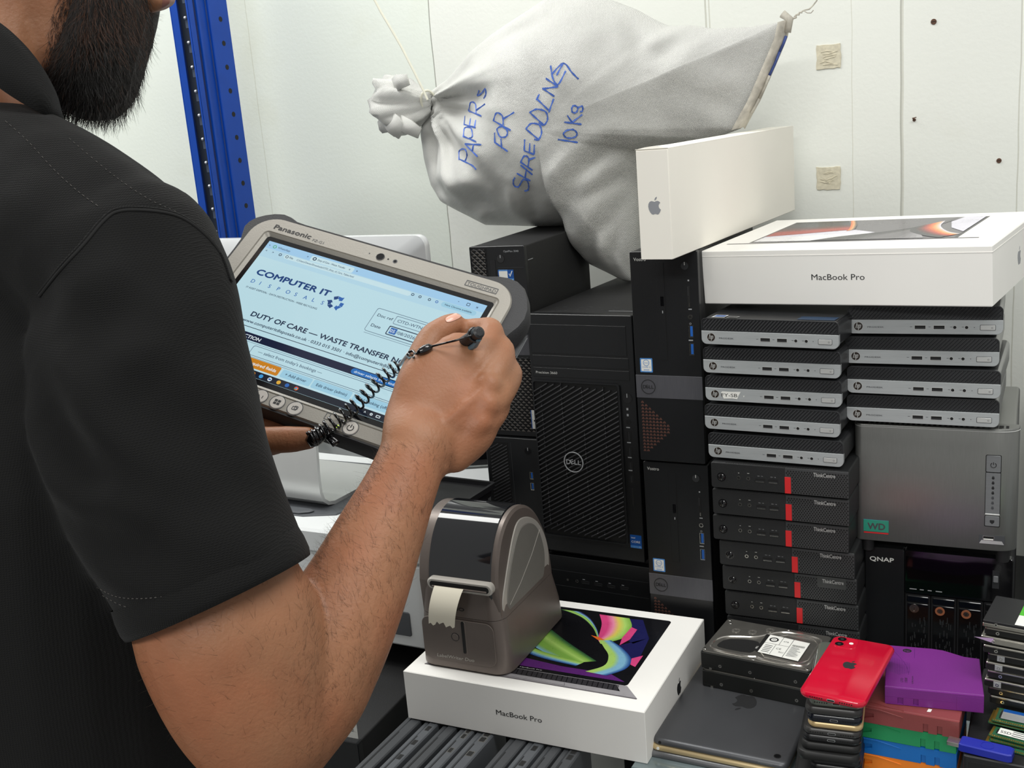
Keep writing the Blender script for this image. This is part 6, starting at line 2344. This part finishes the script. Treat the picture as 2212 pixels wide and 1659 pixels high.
def remesh(b, name, voxel, smooth, parent, mats, fac=.5):
    me = b.mesh(name, 1.0, 0)
    o = bpy.data.objects.new(name, me)
    COL.objects.link(o)
    r = o.modifiers.new('r', 'REMESH'); r.mode = 'VOXEL'; r.voxel_size = voxel; r.use_smooth_shade = True
    s = o.modifiers.new('s', 'SMOOTH'); s.iterations = smooth; s.factor = fac
    dg = bpy.context.evaluated_depsgraph_get()
    me2 = bpy.data.meshes.new_from_object(o.evaluated_get(dg))
    o.modifiers.clear()
    o.data = me2
    me2.name = name
    bpy.data.meshes.remove(me)
    me2.materials.clear()
    for k in mats:
        me2.materials.append(MATS[k])
    me2.polygons.foreach_set('use_smooth', [True] * len(me2.polygons))
    me2.polygons.foreach_set('material_index', [0] * len(me2.polygons))
    o.parent = parent
    return o


def pw(px, py, d, hw):        # point and half width in metres from a pixel half width
    return (at(px, py, d), hw * d / F_PX)


man = thing('person', 'bearded man in a black polo shirt writing on a tablet with a pen', 'person', (0, 0, 0))
B_ = MB()
# --- torso core (inside the shirt)
TXc, TYc = -.72, .50


def oval(z, cx, cy, rx, ry, n=28, pw_=2.3):
    out = []
    for k in range(n):
        a = 2 * pi * k / n
        c, s = math.cos(a), math.sin(a)
        e = 2 / pw_
        out.append((cx + rx * math.copysign(abs(c) ** e, c), cy + ry * math.copysign(abs(s) ** e, s), z))
    return out


B_.loft([oval(.90, TXc, .47, .15, .10), oval(1.1, TXc, .48, .155, .10), oval(1.28, TXc, .50, .165, .105), oval(1.40, TXc, .51, .16, .095), oval(1.47, TXc, .52, .11, .075), oval(1.53, TXc + .01, .53, .06, .06)], 'skin')
# --- neck and head
limb(B_, [(at(-30, 420, .80), .060), (at(-30, 300, .815), .052), (at(-32, 190, .83), .046), (at(-22, 80, .84), .047), (at(-10, -60, .85), .055)], flat=1.0)
head = [(-500, 30, 150, .02), (-480, -40, 220, .042), (-430, -120, 280, .062), (-340, -185, 318, .076), (-240, -205, 335, .080), (-150, -200, 336, .077), (-80, -180, 330, .072), (-20, -140, 322, .064), (30, -80, 302, .055), (80, -30, 285, .047), (130, 30, 270, .041), (175, 75, 252, .035), (200, 112, 232, .028), (214, 145, 205, .015)]
rings = []
for y, xl, xr, hd in head:
    d = .862
    c = at((xl + xr) / 2, y, d)
    hw = (xr - xl) / 2 * d / F_PX
    rg = []
    for k in range(32):
        a = 2 * pi * k / 32
        rg.append(tuple(c + CA * hw * math.cos(a) + VIEW * hd * math.sin(a)))
    rings.append(rg)
B_.loft(rings, 'skin')
# nose, lips, brow, eyes sockets, ear
FD = (at(338, 0, .885) - at(100, 0, .862)).normalized()
limb(B_, [(at(332, -215, .880), .009), (at(360, -150, .888), .012), (at(392, -95, .893), .016), (at(350, -78, .885), .014)])
limb(B_, [(at(318, -38, .872), .010, .022), (at(346, -34, .884), .008, .018)])
limb(B_, [(at(314, 2, .870), .010, .020), (at(340, 0, .882), .0085, .016)])
limb(B_, [(at(300, -250, .84), .012), (at(335, -255, .885), .012)])
limb(B_, [(at(40, -130, .79), .012), (at(15, -180, .785), .020), (at(20, -240, .785), .018)], flat=.5)
# --- right arm
S0 = at(300, 600, .705)
limb(B_, [(S0, .042), (at(345, 820, .70), .046), (at(420, 1130, .692), .048), pw(468, 1290, .690, 188), pw(499, 1370, .692, 199), pw(545, 1500, .70, 184), pw(585, 1600, .708, 150), pw(600, 1650, .715, 100)], flat=.82)
limb(B_, [pw(572, 1645, .714, 112), pw(640, 1500, .721, 146), pw(705, 1390, .731, 135), pw(766, 1275, .748, 116), pw(822, 1150, .767, 96), pw(862, 1060, .782, 81), pw(893, 985, .796, 75), pw(912, 942, .808, 82) + (.0195,), pw(930, 905, .817, 66) + (.011,)], flat=.86)
# ulna head at the wrist and the elbow point
B_.ball(tuple(at(936, 1003, .797)), .0125, 'skin')
B_.ball(tuple(at(555, 1690, .722)), .036, 'skin')


def toff(px, py, off, hw):
    d = tab_depth(px, py) - off
    return (at(px, py, d), hw * d / F_PX)


# --- right hand
limb(B_, [pw(885, 1000, .795, 70) + (.021,), pw(903, 962, .800, 84) + (.0215,), toff(925, 915, .033, 98) + (.0195,), toff(955, 870, .037, 112) + (.0165,), toff(985, 825, .041, 108) + (.014,), toff(1010, 790, .042, 84) + (.012,)])
limb(B_, [pw(935, 965, .806, 70), toff(990, 905, .034, 86), toff(1030, 860, .038, 74), toff(1048, 820, .040, 58)], flat=.42)
limb(B_, [toff(975, 975, .022, 50), toff(1020, 935, .026, 50), toff(1046, 900, .030, 40)], flat=.8)
# thenar mass towards the thumb
limb(B_, [toff(888, 915, .028, 40), toff(890, 850, .029, 42), toff(905, 800, .030, 38)], flat=.8)


def finger(pts):
    out = []
    for px, py, off, r in pts:
        # off: height of the joint's centre above the tablet face, along the sight line
        out.append((at(px, py, tab_depth(px, py) - off), r))
    limb(B_, out, flat=.95, n=16, sub=5)
    return out


FI = finger([(1010, 822, .042, .0122), (1040, 768, .044, .0120), (1060, 718, .036, .0112), (1040, 713, .026, .0100), (1012, 714, .020, .0092), (986, 730, .013, .0080)])
FM = finger([(1045, 855, .041, .0122), (1074, 802, .040, .0118), (1083, 756, .030, .0108), (1062, 750, .022, .0096), (1035, 758, .017, .0090), (1008, 770, .010, .0078)])
FR_ = finger([(1040, 895, .038, .0118), (1080, 850, .035, .0112), (1101, 806, .025, .0104), (1080, 798, .018, .0094), (1050, 808, .014, .0086), (1025, 818, .010, .0075)])
FL = finger([(1025, 925, .034, .0110), (1058, 905, .030, .0102), (1077, 874, .022, .0094), (1058, 864, .017, .0084), (1040, 866, .014, .0076), (1016, 872, .010, .0068)])
FT = finger([(898, 852, .030, .0140), (910, 788, .030, .0136), (933, 736, .031, .0124), (956, 716, .032, .0116), (974, 704, .032, .0104), (983, 698, .031, .0088)])
B_.ball(tuple(at(1010, 897, tab_depth(1010, 897) - .036)), .0150, 'skin')
B_.ball(tuple(at(985, 915, tab_depth(985, 915) - .034)), .0150, 'skin')
# knuckles and tendons
for px, py, off, r in ((1022, 792, .047, .0108), (1056, 836, .046, .0112), (1052, 876, .043, .0104), (1038, 914, .038, .0092)):
    B_.ball(tuple(at(px, py, tab_depth(px, py) - off)), r, 'skin')
for a, c in (((925, 905), (1016, 800)), ((945, 925), (1050, 842))):
    m_ = ((a[0] + c[0]) / 2, (a[1] + c[1]) / 2)
    limb(B_, [(at(a[0], a[1], tab_depth(*a) - .0475), .0030), (at(m_[0], m_[1], tab_depth(*m_) - .0525), .0034), (at(c[0], c[1], tab_depth(*c) - .054), .0036)], n=10)
# --- left arm and hand under the tablet
LH = at(505, 945, tab_depth(505, 945) + .022)
limb(B_, [((-.90, .50, 1.44), .050), ((-.93, .50, 1.30), .048), ((-.935, .53, 1.19), .042), ((-.90, .60, 1.20), .040), ((-.84, .66, 1.24), .032), (tuple(at(440, 965, tab_depth(440, 965) + .014)), .026), (tuple(LH), .022)], flat=.9)
for pts in (((515, 952, .016, .0115), (578, 951, .011, .0110), (630, 949, .008, .0106), (667, 946, .007, .0092)), ((515, 930, .022, .011), (575, 924, .024, .0088), (615, 924, .024, .0082), (640, 926, .023, .0075)), ((505, 912, .026, .011), (570, 902, .030, .0086), (615, 903, .030, .0080), (635, 906, .029, .0072)), ((510, 962, .018, .0105), (560, 966, .018, .0084), (588, 964, .018, .0078), (602, 962, .018, .0070))):
    limb(B_, [(at(px, py, tab_depth(px, py) + off), r) for px, py, off, r in pts], n=14)
limb(B_, [(at(480, 930, tab_depth(480, 930) - .004), .014), (at(492, 890, tab_depth(492, 890) - .014), .0115), (at(500, 862, tab_depth(500, 862) - .013), .0095)], n=14)
body = remesh(B_, 'body', .0022, 5, man, ['skin'], .5)
BVB = BVHTree.FromPolygons([v.co.copy() for v in body.data.vertices], [tuple(p.vertices) for p in body.data.polygons])


def on_body(px, py, lift=0.0):
    h = BVB.ray_cast(CAM, ray(px, py))
    return (h[0] + h[1] * lift, h[1]) if h[0] is not None else (None, None)


# lower lip colour, nails
b = MB()
limb(b, [(at(322, 0, .868), .0085, .018), (at(343, -1, .883), .0078, .014)], 'lip')
b.build('lips', man, scale=1.0, sharp=0)
b = MB()
ncx, ncy, ndx, ndy = 979.0, 686.5, .92, -.38
rings = []
for rr_ in (1.0, .8, .5, .2):
    rg = []
    for k in range(22):
        a = 2 * pi * k / 22
        c_, s1 = math.cos(a), math.sin(a)
        u = 17.5 * rr_ * math.copysign(abs(c_) ** .75, c_)
        v = 6.6 * rr_ * math.copysign(abs(s1) ** .75, s1)
        q = None
        for f_ in (1, .9, .8, .7, .6, .5, .3, 0):
            px, py = ncx + (u * ndx - v * ndy) * f_, ncy + (u * ndy + v * ndx) * f_ + (1 - f_) * 6
            h, nn = on_body(px, py, .0005 + .0005 * (1 - rr_))
            if h is not None:
                q = h
                break
        rg.append(tuple(q if q is not None else at(ncx, ncy, tab_depth(ncx, ncy) - .04)))
    rings.append(rg)
b.loft(rings, 'nail', cap=False)
b.f.append(tuple(range(66, 88))); b.m.append(0); b.sm.append(True)
b.build('fingernail', man, scale=1.0, sharp=0)

# --- polo shirt: torso, yoke and the loose right sleeve grown into one surface
S_ = MB()
S_.loft([oval(.86, TXc, .465, .198, .142), oval(.98, TXc, .47, .196, .140), oval(1.12, TXc, .48, .192, .136), oval(1.26, TXc, .49, .196, .138), oval(1.36, TXc, .50, .196, .132), oval(1.43, TXc, .51, .170, .115), oval(1.49, TXc + .005, .52, .110, .090), oval(1.54, TXc + .01, .53, .072, .072)], 'polo_cloth')
limb(S_, [pw(17, 420, .795, 196), pw(100, 460, .765, 200), pw(190, 520, .735, 200), pw(262, 585, .715, 196)], 'polo_cloth', flat=1.0)
limb(S_, [((-.74, .51, 1.50), .060), ((-.83, .50, 1.475), .068), ((-.90, .50, 1.43), .072)], 'polo_cloth', flat=1.0)
sl_pts = [pw(282, 560, .712, 190), pw(302, 660, .705, 208), pw(312, 800, .70, 226), pw(340, 960, .696, 232), pw(388, 1095, .692, 222), pw(434, 1198, .69, 212), pw(463, 1262, .69, 207)]
limb(S_, sl_pts, 'polo_cloth', flat=.98, n=30, cap1=False)
limb(S_, [((-.90, .50, 1.43), .070), ((-.93, .50, 1.33), .072), ((-.935, .52, 1.25), .066)], 'polo_cloth', flat=.9, cap1=False)
shirt = remesh(S_, 'polo_shirt', .0042, 9, man, ['polo_cloth'], .5)
_fl = []
_b0 = BVHTree.FromPolygons([v.co.copy() for v in shirt.data.vertices], [tuple(p.vertices) for p in shirt.data.polygons])
for a, c, wd, dp in (((80, 800), (190, 1000), .016, .006), ((110, 930), (250, 1060), .014, .005), ((330, 880), (520, 990), .018, .004), ((190, 720), (330, 650), .016, .004), ((170, 1130), (330, 1200), .014, .004), ((360, 1020), (600, 1120), .018, .003), ((40, 560), (150, 760), .02, .004), ((250, 560), (400, 560), .02, .003), ((120, 330), (260, 470), .018, .003)):
    h0, h1 = _b0.ray_cast(CAM, ray(*a))[0], _b0.ray_cast(CAM, ray(*c))[0]
    if h0 is not None and h1 is not None:
        _fl.append((h0, h1, wd, dp))
_nrm = [v.normal.copy() for v in shirt.data.vertices]
_co = []
for v in shirt.data.vertices:
    q = v.co.copy()
    dsp = .0030 * mnoise.noise(q * 8) + .0012 * mnoise.noise(q * 24)
    for a, c, wd, dp in _fl:
        ab = c - a
        t_ = max(0, min(1, (q - a).dot(ab) / ab.length_squared))
        e = (q - (a + ab * t_)).length
        if e < wd * 3:
            k = math.sin(pi * min(1, max(0, .1 + .8 * t_)))
            dsp += k * dp * (-math.exp(-(e / wd) ** 2) + .7 * math.exp(-((e - 1.6 * wd) / (.8 * wd)) ** 2))
    _co += list(q + _nrm[v.index] * dsp)
shirt.data.vertices.foreach_set('co', _co)
shirt.data.update()
BVS = BVHTree.FromPolygons([v.co.copy() for v in shirt.data.vertices], [tuple(p.vertices) for p in shirt.data.polygons])


def on_shirt(px, py, lift=.0008):
    h = BVS.ray_cast(CAM, ray(px, py))
    return h[0] + h[1] * lift if h[0] is not None else None


def curve_px(pts, n):
    out = []
    P = [Vector(p) for p in pts]
    for i in range(len(P) - 1):
        q = [max(0, i - 1), i, i + 1, min(len(P) - 1, i + 2)]
        for k in range(n):
            out.append(cat(*[P[j] for j in q], k / n))
    out.append(P[-1])
    return out


b = MB()
pp = [on_shirt(p.x, p.y, .0002) for p in curve_px([(86, 640), (130, 585), (180, 530), (226, 476), (262, 456), (330, 456), (390, 470), (440, 505), (478, 552), (500, 610)], 8)]
pp = [tuple(p) for p in pp if p is not None]
b.tube(pp, .0011, 'seam_dark', 6)
pp = [on_shirt(p.x - 3, p.y - 4, .0002) for p in curve_px([(86, 640), (130, 585), (180, 530), (226, 476), (262, 455), (330, 455), (390, 469), (440, 504), (478, 551), (500, 610)], 8)]
b.tube([tuple(p) for p in pp if p is not None], .0011, 'polo_cloth', 6)
b.build('armhole_seam', man, scale=1.0, sharp=0)
# turned hem of the sleeve: a band standing round the arm
E1, E0 = Vector(sl_pts[-1][0]), Vector(sl_pts[-2][0])
tn = (E1 - E0).normalized()
b = MB()
s_ = tn.cross((E1 - CAM).normalized()).normalized()
d_ = s_.cross(tn).normalized()
ra, rb = sl_pts[-1][1], sl_pts[-1][1] * .98
rings = []
for off, g in ((-.012, .0012), (-.004, .0022), (.004, .0022), (.0085, .001), (.0085, -.003), (0, -.005), (-.01, -.006)):
    c = E1 + tn * off
    rings.append([tuple(c + s_ * ((ra + g) * math.cos(2 * pi * k / 48)) + d_ * ((rb + g) * math.sin(2 * pi * k / 48))) for k in range(48)])
b.loft(rings, 'polo_cloth', cap=False)
b.build('sleeve_hem', man, scale=1.0, sharp=0)
_o = len(shirt.data.vertices)
BVS = BVHTree.FromPolygons([v.co.copy() for v in shirt.data.vertices] + [Vector(v) for v in b.v], [tuple(p.vertices) for p in shirt.data.polygons] + [tuple(k + _o for k in f) for f in b.f])

b = MB()
for line, ln, gp in (([(210, 1268), (260, 1290), (340, 1290), (430, 1268), (520, 1232), (590, 1190), (640, 1150)], 5, 3), ([(222, 1286), (280, 1312), (360, 1312), (450, 1288), (540, 1248), (610, 1204), (648, 1170)], 5, 4), ([(12, 262), (60, 305), (120, 370), (170, 415), (215, 448)], 6, 5), ([(150, 300), (240, 375), (320, 430), (390, 462)], 5, 5)):
    cp = curve_px(line, 60)
    acc, on, cur = 0, True, []
    for p, q in zip(cp, cp[1:]):
        acc += (q - p).length
        if on:
            cur.append(p)
        if acc > (ln if on else gp):
            if on and len(cur) > 1:
                w_ = [on_shirt(c.x, c.y, .0003) for c in cur]
                w_ = [tuple(c) for c in w_ if c is not None]
                if len(w_) > 1:
                    b.tube(w_, .00028, 'stitch', 4)
            cur, acc, on = [], 0, not on
b.build('stitching', man, scale=1.0, sharp=0)
# ribbed collar folded over round the neck
b = MB()
tp = [(-150, -20, .82), (-75, 12, .79), (-5, 50, .772), (45, 92, .768), (84, 138, .770), (112, 184, .780), (128, 226, .800), (122, 250, .83), (50, 240, .875), (-40, 160, .90), (-130, 60, .88)]
bt = [(-150, 80, .80), (-75, 130, .768), (-5, 186, .748), (45, 220, .744), (84, 242, .748), (110, 253, .762), (124, 262, .795), (118, 274, .83), (50, 275, .895), (-50, 210, .93), (-140, 110, .90)]
rows = []
for k in range(len(tp)):
    T_, Bm = at(*tp[k]), at(*bt[k])
    cen = at(-30, 150, .835)
    inn = (cen - (T_ + Bm) / 2).normalized()
    md = (T_ + Bm) / 2 - inn * .005
    rows.append([tuple(T_ + inn * .004), tuple(T_ - (Bm - T_).normalized() * .002), tuple(T_ * .8 + Bm * .2 - inn * .003), tuple(md), tuple(Bm - inn * .001), tuple(Bm + inn * .003), tuple(md + inn * .004)])
# smooth along the collar
def spl(rows_, n):
    out = []
    L = len(rows_)
    for i in range(L):
        for k in range(n):
            q = [(i - 1) % L, i, (i + 1) % L, (i + 2) % L]
            out.append([tuple(cat(*[Vector(rows_[j][c]) for j in q], k / n)) for c in range(len(rows_[0]))])
    return out
rr = spl(rows, 6)
b.loft(rr + [rr[0]], 'polo_cloth', cap=False)
b.build('collar', man, scale=1.0, sharp=0)

# --- beard: dense dark core with loose hairs rooted on it
b = MB()
bs = [(-70, 208, 326, .060, .864), (-25, 200, 328, .062, .864), (20, 190, 321, .061, .864), (60, 178, 312, .060, .864), (100, 162, 303, .058, .863), (140, 142, 295, .055, .862), (178, 124, 287, .051, .862), (210, 120, 273, .045, .862), (236, 132, 252, .034, .862), (251, 162, 222, .016, .862)]
rings = []
for y, xl, xr, hd, d in bs:
    c = at((xl + xr) / 2, y, d)
    hw = (xr - xl) / 2 * d / F_PX
    rings.append([tuple(c + CA * hw * math.cos(2 * pi * k / 36) + VIEW * hd * math.sin(2 * pi * k / 36)) for k in range(36)])
b.loft(rings, 'beard_base')
beard = b.build('beard', man, scale=1.0, sharp=0)
core_v, core_f = [Vector(v) for v in b.v], b.f
BVC = BVHTree.FromPolygons(core_v, [tuple(f) for f in core_f])
rb_ = random.Random(11)


def strand(b, root, dirv, ln, r, m, droop, curl):
    pts = []
    p, d = Vector(root), Vector(dirv).normalized()
    ax = Vector((rb_.gauss(0, 1), rb_.gauss(0, 1), rb_.gauss(0, 1))) * curl
    for k in range(5):
        pts.append(tuple(p))
        p = p + d * (ln / 4)
        d = (d + droop * .25 + ax * .25).normalized()
    b.tube(pts, [r, r * .95, r * .8, r * .55, r * .2], m, 3, cap=False)


b = MB()
DOWN = at(215, 260, .866) - at(235, 60, .866)
DOWN.normalize()
FWD = CA * .9 + VIEW * .35
cnt = 0
while cnt < 6800:
    px, py = rb_.uniform(96, 332), rb_.uniform(-30, 256)
    if py < 60 and rb_.random() < .35:
        continue
    # edge of the beard on the cheek thins out to the left
    edge = 156 - .2 * py if py < 150 else 118
    if px < edge and rb_.random() > max(0, 1 - (edge - px) / 42):
        continue
    back = rb_.random() < .28
    h = BVC.ray_cast(CAM, ray(px, py))
    if h[0] is None:
        h = BVB.ray_cast(CAM, ray(px, py))
        if h[0] is None:
            continue
        back = False
    loc, nor = h[0], h[1]
    if nor.dot(VIEW) > 0:
        nor = -nor
    if back:
        h2 = BVC.ray_cast(CAM + ray(px, py) * 1.2, -ray(px, py))
        if h2[0] is not None:
            loc, nor = h2[0], (h2[1] if h2[1].dot(VIEW) > 0 else -h2[1])
    low = min(1, max(0, (py - 20) / 200))
    d = DOWN * rb_.uniform(.7, 1.1) + nor * rb_.uniform(.12, .5) + FWD * rb_.uniform(-.15, .28) * (px > 200) + Vector((rb_.gauss(0, .22), rb_.gauss(0, .22), rb_.gauss(0, .22)))
    br = rb_.random() < (.55 if py < 80 and px > 170 else .2 if py < 130 else .03)
    strand(b, loc - nor * .0006, d, rb_.uniform(.007, .013) + low * rb_.uniform(.001, .009), rb_.uniform(.00010, .00019), 'beard_brown' if br else 'beard_hair', DOWN * rb_.uniform(-.1, .5), .35)
    cnt += 1
# wispy outline at the front and below
for k in range(900):
    t_ = rb_.random()
    P = [(330, 20), (318, 70), (306, 115), (296, 155), (288, 192), (268, 226), (238, 250), (200, 252), (165, 248), (138, 236), (124, 215)]
    q = t_ * (len(P) - 1); i = min(int(q), len(P) - 2); u = q - i
    px, py = P[i][0] * (1 - u) + P[i + 1][0] * u, P[i][1] * (1 - u) + P[i + 1][1] * u
    c = at(px - 8 * (t_ < .6), py - 8 * (t_ > .5), .866 + rb_.gauss(0, .022))
    cc = at(215, 110, .866)
    o_ = (c - cc).normalized()
    d = DOWN * rb_.uniform(.5, 1) + o_ * rb_.uniform(.2, .9) + Vector((rb_.gauss(0, .2),) * 1 + (rb_.gauss(0, .2), rb_.gauss(0, .2)))
    strand(b, c, d, rb_.uniform(.006, .016), rb_.uniform(.00008, .00014), 'beard_hair', DOWN * rb_.uniform(-.2, .4), .6)
b.build('beard_hairs', beard, scale=1.0, sharp=0)['kind'] = 'stuff'
# hair on the scalp (above the picture's edge)
b = MB()
rings = []
for y, xl, xr, hd in ((-525, 40, 140, .012), (-505, -55, 230, .046), (-440, -150, 285, .070), (-345, -215, 300, .086), (-240, -238, 230, .090), (-150, -232, 90, .088), (-70, -210, 30, .080)):
    c = at((xl + xr) / 2, y, .862)
    hw = (xr - xl) / 2 * .862 / F_PX
    rings.append([tuple(c + CA * hw * math.cos(2 * pi * k / 32) + VIEW * hd * math.sin(2 * pi * k / 32)) for k in range(32)])
b.loft(rings, 'head_hair')
b.build('hair', man, scale=1.0, sharp=0)

# --- fine dark hair on the forearm
b = MB()
AX = (at(893, 985, .85) - at(600, 1560, .71)).normalized()
cnt = 0
while cnt < 1500:
    px, py = rb_.uniform(300, 985), rb_.uniform(830, 1655)
    fore = (py - 985) < (px - 660) * 2.2 - 300 or px > 640
    if not fore and rb_.random() < .72:
        continue
    if py < 960:
        continue
    h, nn = on_body(px, py)
    if h is None or BVS.ray_cast(CAM, ray(px, py))[0] is not None and (BVS.ray_cast(CAM, ray(px, py))[0] - CAM).length < (h - CAM).length:
        continue
    side = nn.cross(AX)
    d = AX * rb_.uniform(-.2, .9) + side * rb_.uniform(.1, .9) + nn * rb_.uniform(.12, .4)
    strand(b, h - nn * .0003, d, rb_.uniform(.005, .012), rb_.uniform(.00004, .000065), 'arm_hair', -nn * .35, .35)
    cnt += 1
k = 0
for px, py in curve_px([(672, 1215), (692, 1165), (742, 1100), (792, 1030), (822, 960)], 50):
    for q in range(1):
        qx, qy = px + rb_.uniform(4, 26), py + rb_.uniform(0, 22)
        h, nn = on_body(qx, qy)
        if h is None:
            continue
        d = AX * rb_.uniform(.1, .9) - CA * rb_.uniform(.4, 1.0) + CB * rb_.uniform(-.1, .3)
        strand(b, h - nn * .0003, d, rb_.uniform(.006, .012), rb_.uniform(.00004, .00007), 'arm_hair', AX * .3, .4)
b.build('arm_hair', man, scale=1.0, sharp=0)['kind'] = 'stuff'

# --- trousers and shoes, down to the floor
b = MB()
b.loft([oval(.55, TXc - .10, .45, .085, .09), oval(.72, TXc - .095, .455, .092, .10), oval(.86, TXc - .085, .46, .10, .118)], 'trouser', cap=True)
b = MB()
b.loft([oval(.93, TXc, .465, .178, .125), oval(.86, TXc, .462, .182, .128), oval(.78, TXc, .46, .180, .122)], 'trouser')
for s_ in (-1, 1):
    b.loft([oval(.82, TXc + s_ * .09, .46, .094, .115), oval(.5, TXc + s_ * .10, .455, .076, .085), oval(.28, TXc + s_ * .105, .45, .064, .075), oval(.06, TXc + s_ * .11, .445, .060, .072)], 'trouser')
b.build('trousers', man, scale=1.0, sharp=0)
for s_ in (-1, 1):
    b = MB()
    cx = TXc + s_ * .112
    b.loft([oval(0, cx, .49, .046, .145), oval(.02, cx, .49, .050, .150), oval(.05, cx, .485, .047, .140), oval(.085, cx, .45, .042, .085)], 'shoe')
    b.build('shoe', man, scale=1.0, sharp=50)

# ------------------------------------------------------------------ pen and its coiled tether
pen = thing('stylus_pen', 'short black pen with a pale blue clip held in the writing hand', 'pen', (0, 0, 0))
cap = at(1036, 717, tab_depth(1036, 717) - .088)
tip = at(942, 778, tab_depth(942, 778) - .001)
ax = (tip - cap).normalized()
L_ = (tip - cap).length
def pz(t_, r):
    return (tuple(cap + ax * (L_ * t_)), r)
b = MB()
prof_ = [(0, .0030), (.012, .0046), (.10, .0048), (.13, .0042), (.14, .0046), (.85, .0044), (.95, .0026), (1.0, .0010)]
b.tube([pz(t_, r)[0] for t_, r in prof_], [r for t_, r in prof_], 'black_plastic', 18)
b.build('barrel', pen, scale=1.0)
b = MB()
sd = ax.cross(VIEW).normalized()
b.tube([tuple(cap + ax * .004 + sd * .0046), tuple(cap + ax * .016 + sd * .0066), tuple(cap + ax * .034 + sd * .006)], [.0016, .0019, .0012], 'usb_pale', 8) if 'usb_pale' in MATS else None
mat('pale_blue', '4b6572', 0.4)
b.tube([tuple(cap + ax * .006 + sd * .0045 - VIEW * .001), tuple(cap + ax * .016 + sd * .0068 - VIEW * .001), tuple(cap + ax * .034 + sd * .0060 - VIEW * .001)], [.0018, .0023, .0014], 'pale_blue', 8)
b.build('clip', pen, scale=1.0)

cord = thing('coiled_tether', 'black coiled tether cord running from the tablet corner to the pen', 'cord', (0, 0, 0))


def front(px, py, off):
    """point just in front of the hand or the tablet, whichever is nearer"""
    d = tab_depth(px, py)
    h = BVB.ray_cast(CAM, ray(px, py))
    if h[0] is not None:
        d = min(d, (h[0] - CAM).dot(VIEW))
    return at(px, py, d - off)


b = MB()
cen = [front(px, py, .010) for px, py in curve_px([(672, 948), (700, 930), (735, 902), (770, 873), (800, 842), (830, 812), (858, 792)], 24)]
pts = []
turns = 18
for k in range(turns * 14):
    u = k / (turns * 14 - 1)
    # closer turns at the tablet end
    w_ = u ** 1.0
    q = w_ * (len(cen) - 1); i = min(int(q), len(cen) - 2)
    c = cen[i].lerp(cen[i + 1], q - i)
    tn = (cen[min(i + 1, len(cen) - 1)] - cen[max(i - 1, 0)]).normalized()
    s1 = tn.cross(VIEW).normalized(); s2 = s1.cross(tn).normalized()
    r = .0058 * (1 - .1 * u)
    a = 2 * pi * turns * (u ** .82)
    pts.append(tuple(c + s1 * r * math.cos(a) + s2 * r * math.sin(a)))
b.tube(pts, .00098, 'black_gloss', 7)
b.build('coil', cord, scale=1.0, sharp=0)
b = MB()
b.tube([tuple(front(x, y, .006)) for x, y in ((666, 958), (676, 950), (692, 938), (704, 930))], [.004, .0062, .0062, .005], 'black_gloss', 12)
b.tube([tuple(front(x, y, .004)) for x, y in ((704, 930), (716, 946), (728, 956), (722, 960), (708, 944))], .0022, 'black_gloss', 8)
b.build('end_knot', cord, scale=1.0, sharp=0)
b = MB()
b.tube([tuple(front(x, y, .0035)) for x, y in ((858, 792), (866, 786), (876, 774), (884, 762))], [.0012, .0016, .0018, .0016], 'silver_plastic', 8)
b.tube([tuple(front(x, y, .004)) for x, y in ((880, 768), (884, 760), (892, 758), (898, 764), (894, 772), (884, 774), (880, 768))], .0011, 'black_gloss', 7)
b.build('loop', cord, scale=1.0, sharp=0)
b = MB()
b.tube([tuple(front(x, y, .0045)) for x, y in ((902, 764), (908, 760), (918, 755), (928, 750), (934, 748))], [.0014, .0028, .0036, .0030, .0014], 'black_gloss', 12)
b.build('bead', cord, scale=1.0, sharp=0)
b = MB()
e0 = front(933, 748, .0045)
b.tube([tuple(front(890, 768, .0045)), tuple(front(903, 763, .0045))], .0009, 'black_gloss', 6)
mid = (e0 + cap) / 2 + Vector((0, 0, -.001))
b.tube([tuple(e0), tuple(mid), tuple(cap + ax * .008 - VIEW * .005)], .0009, 'black_gloss', 6)
b.tube([tuple(cap + ax * .008 + (sd * math.cos(a) + sd.cross(ax) * math.sin(a)) * .0054) for a in [2 * pi * k / 16 for k in range(16)]], .0009, 'black_gloss', 6, closed=True)
b.build('cord_end', cord, scale=1.0, sharp=0)
bpy.context.view_layer.update()
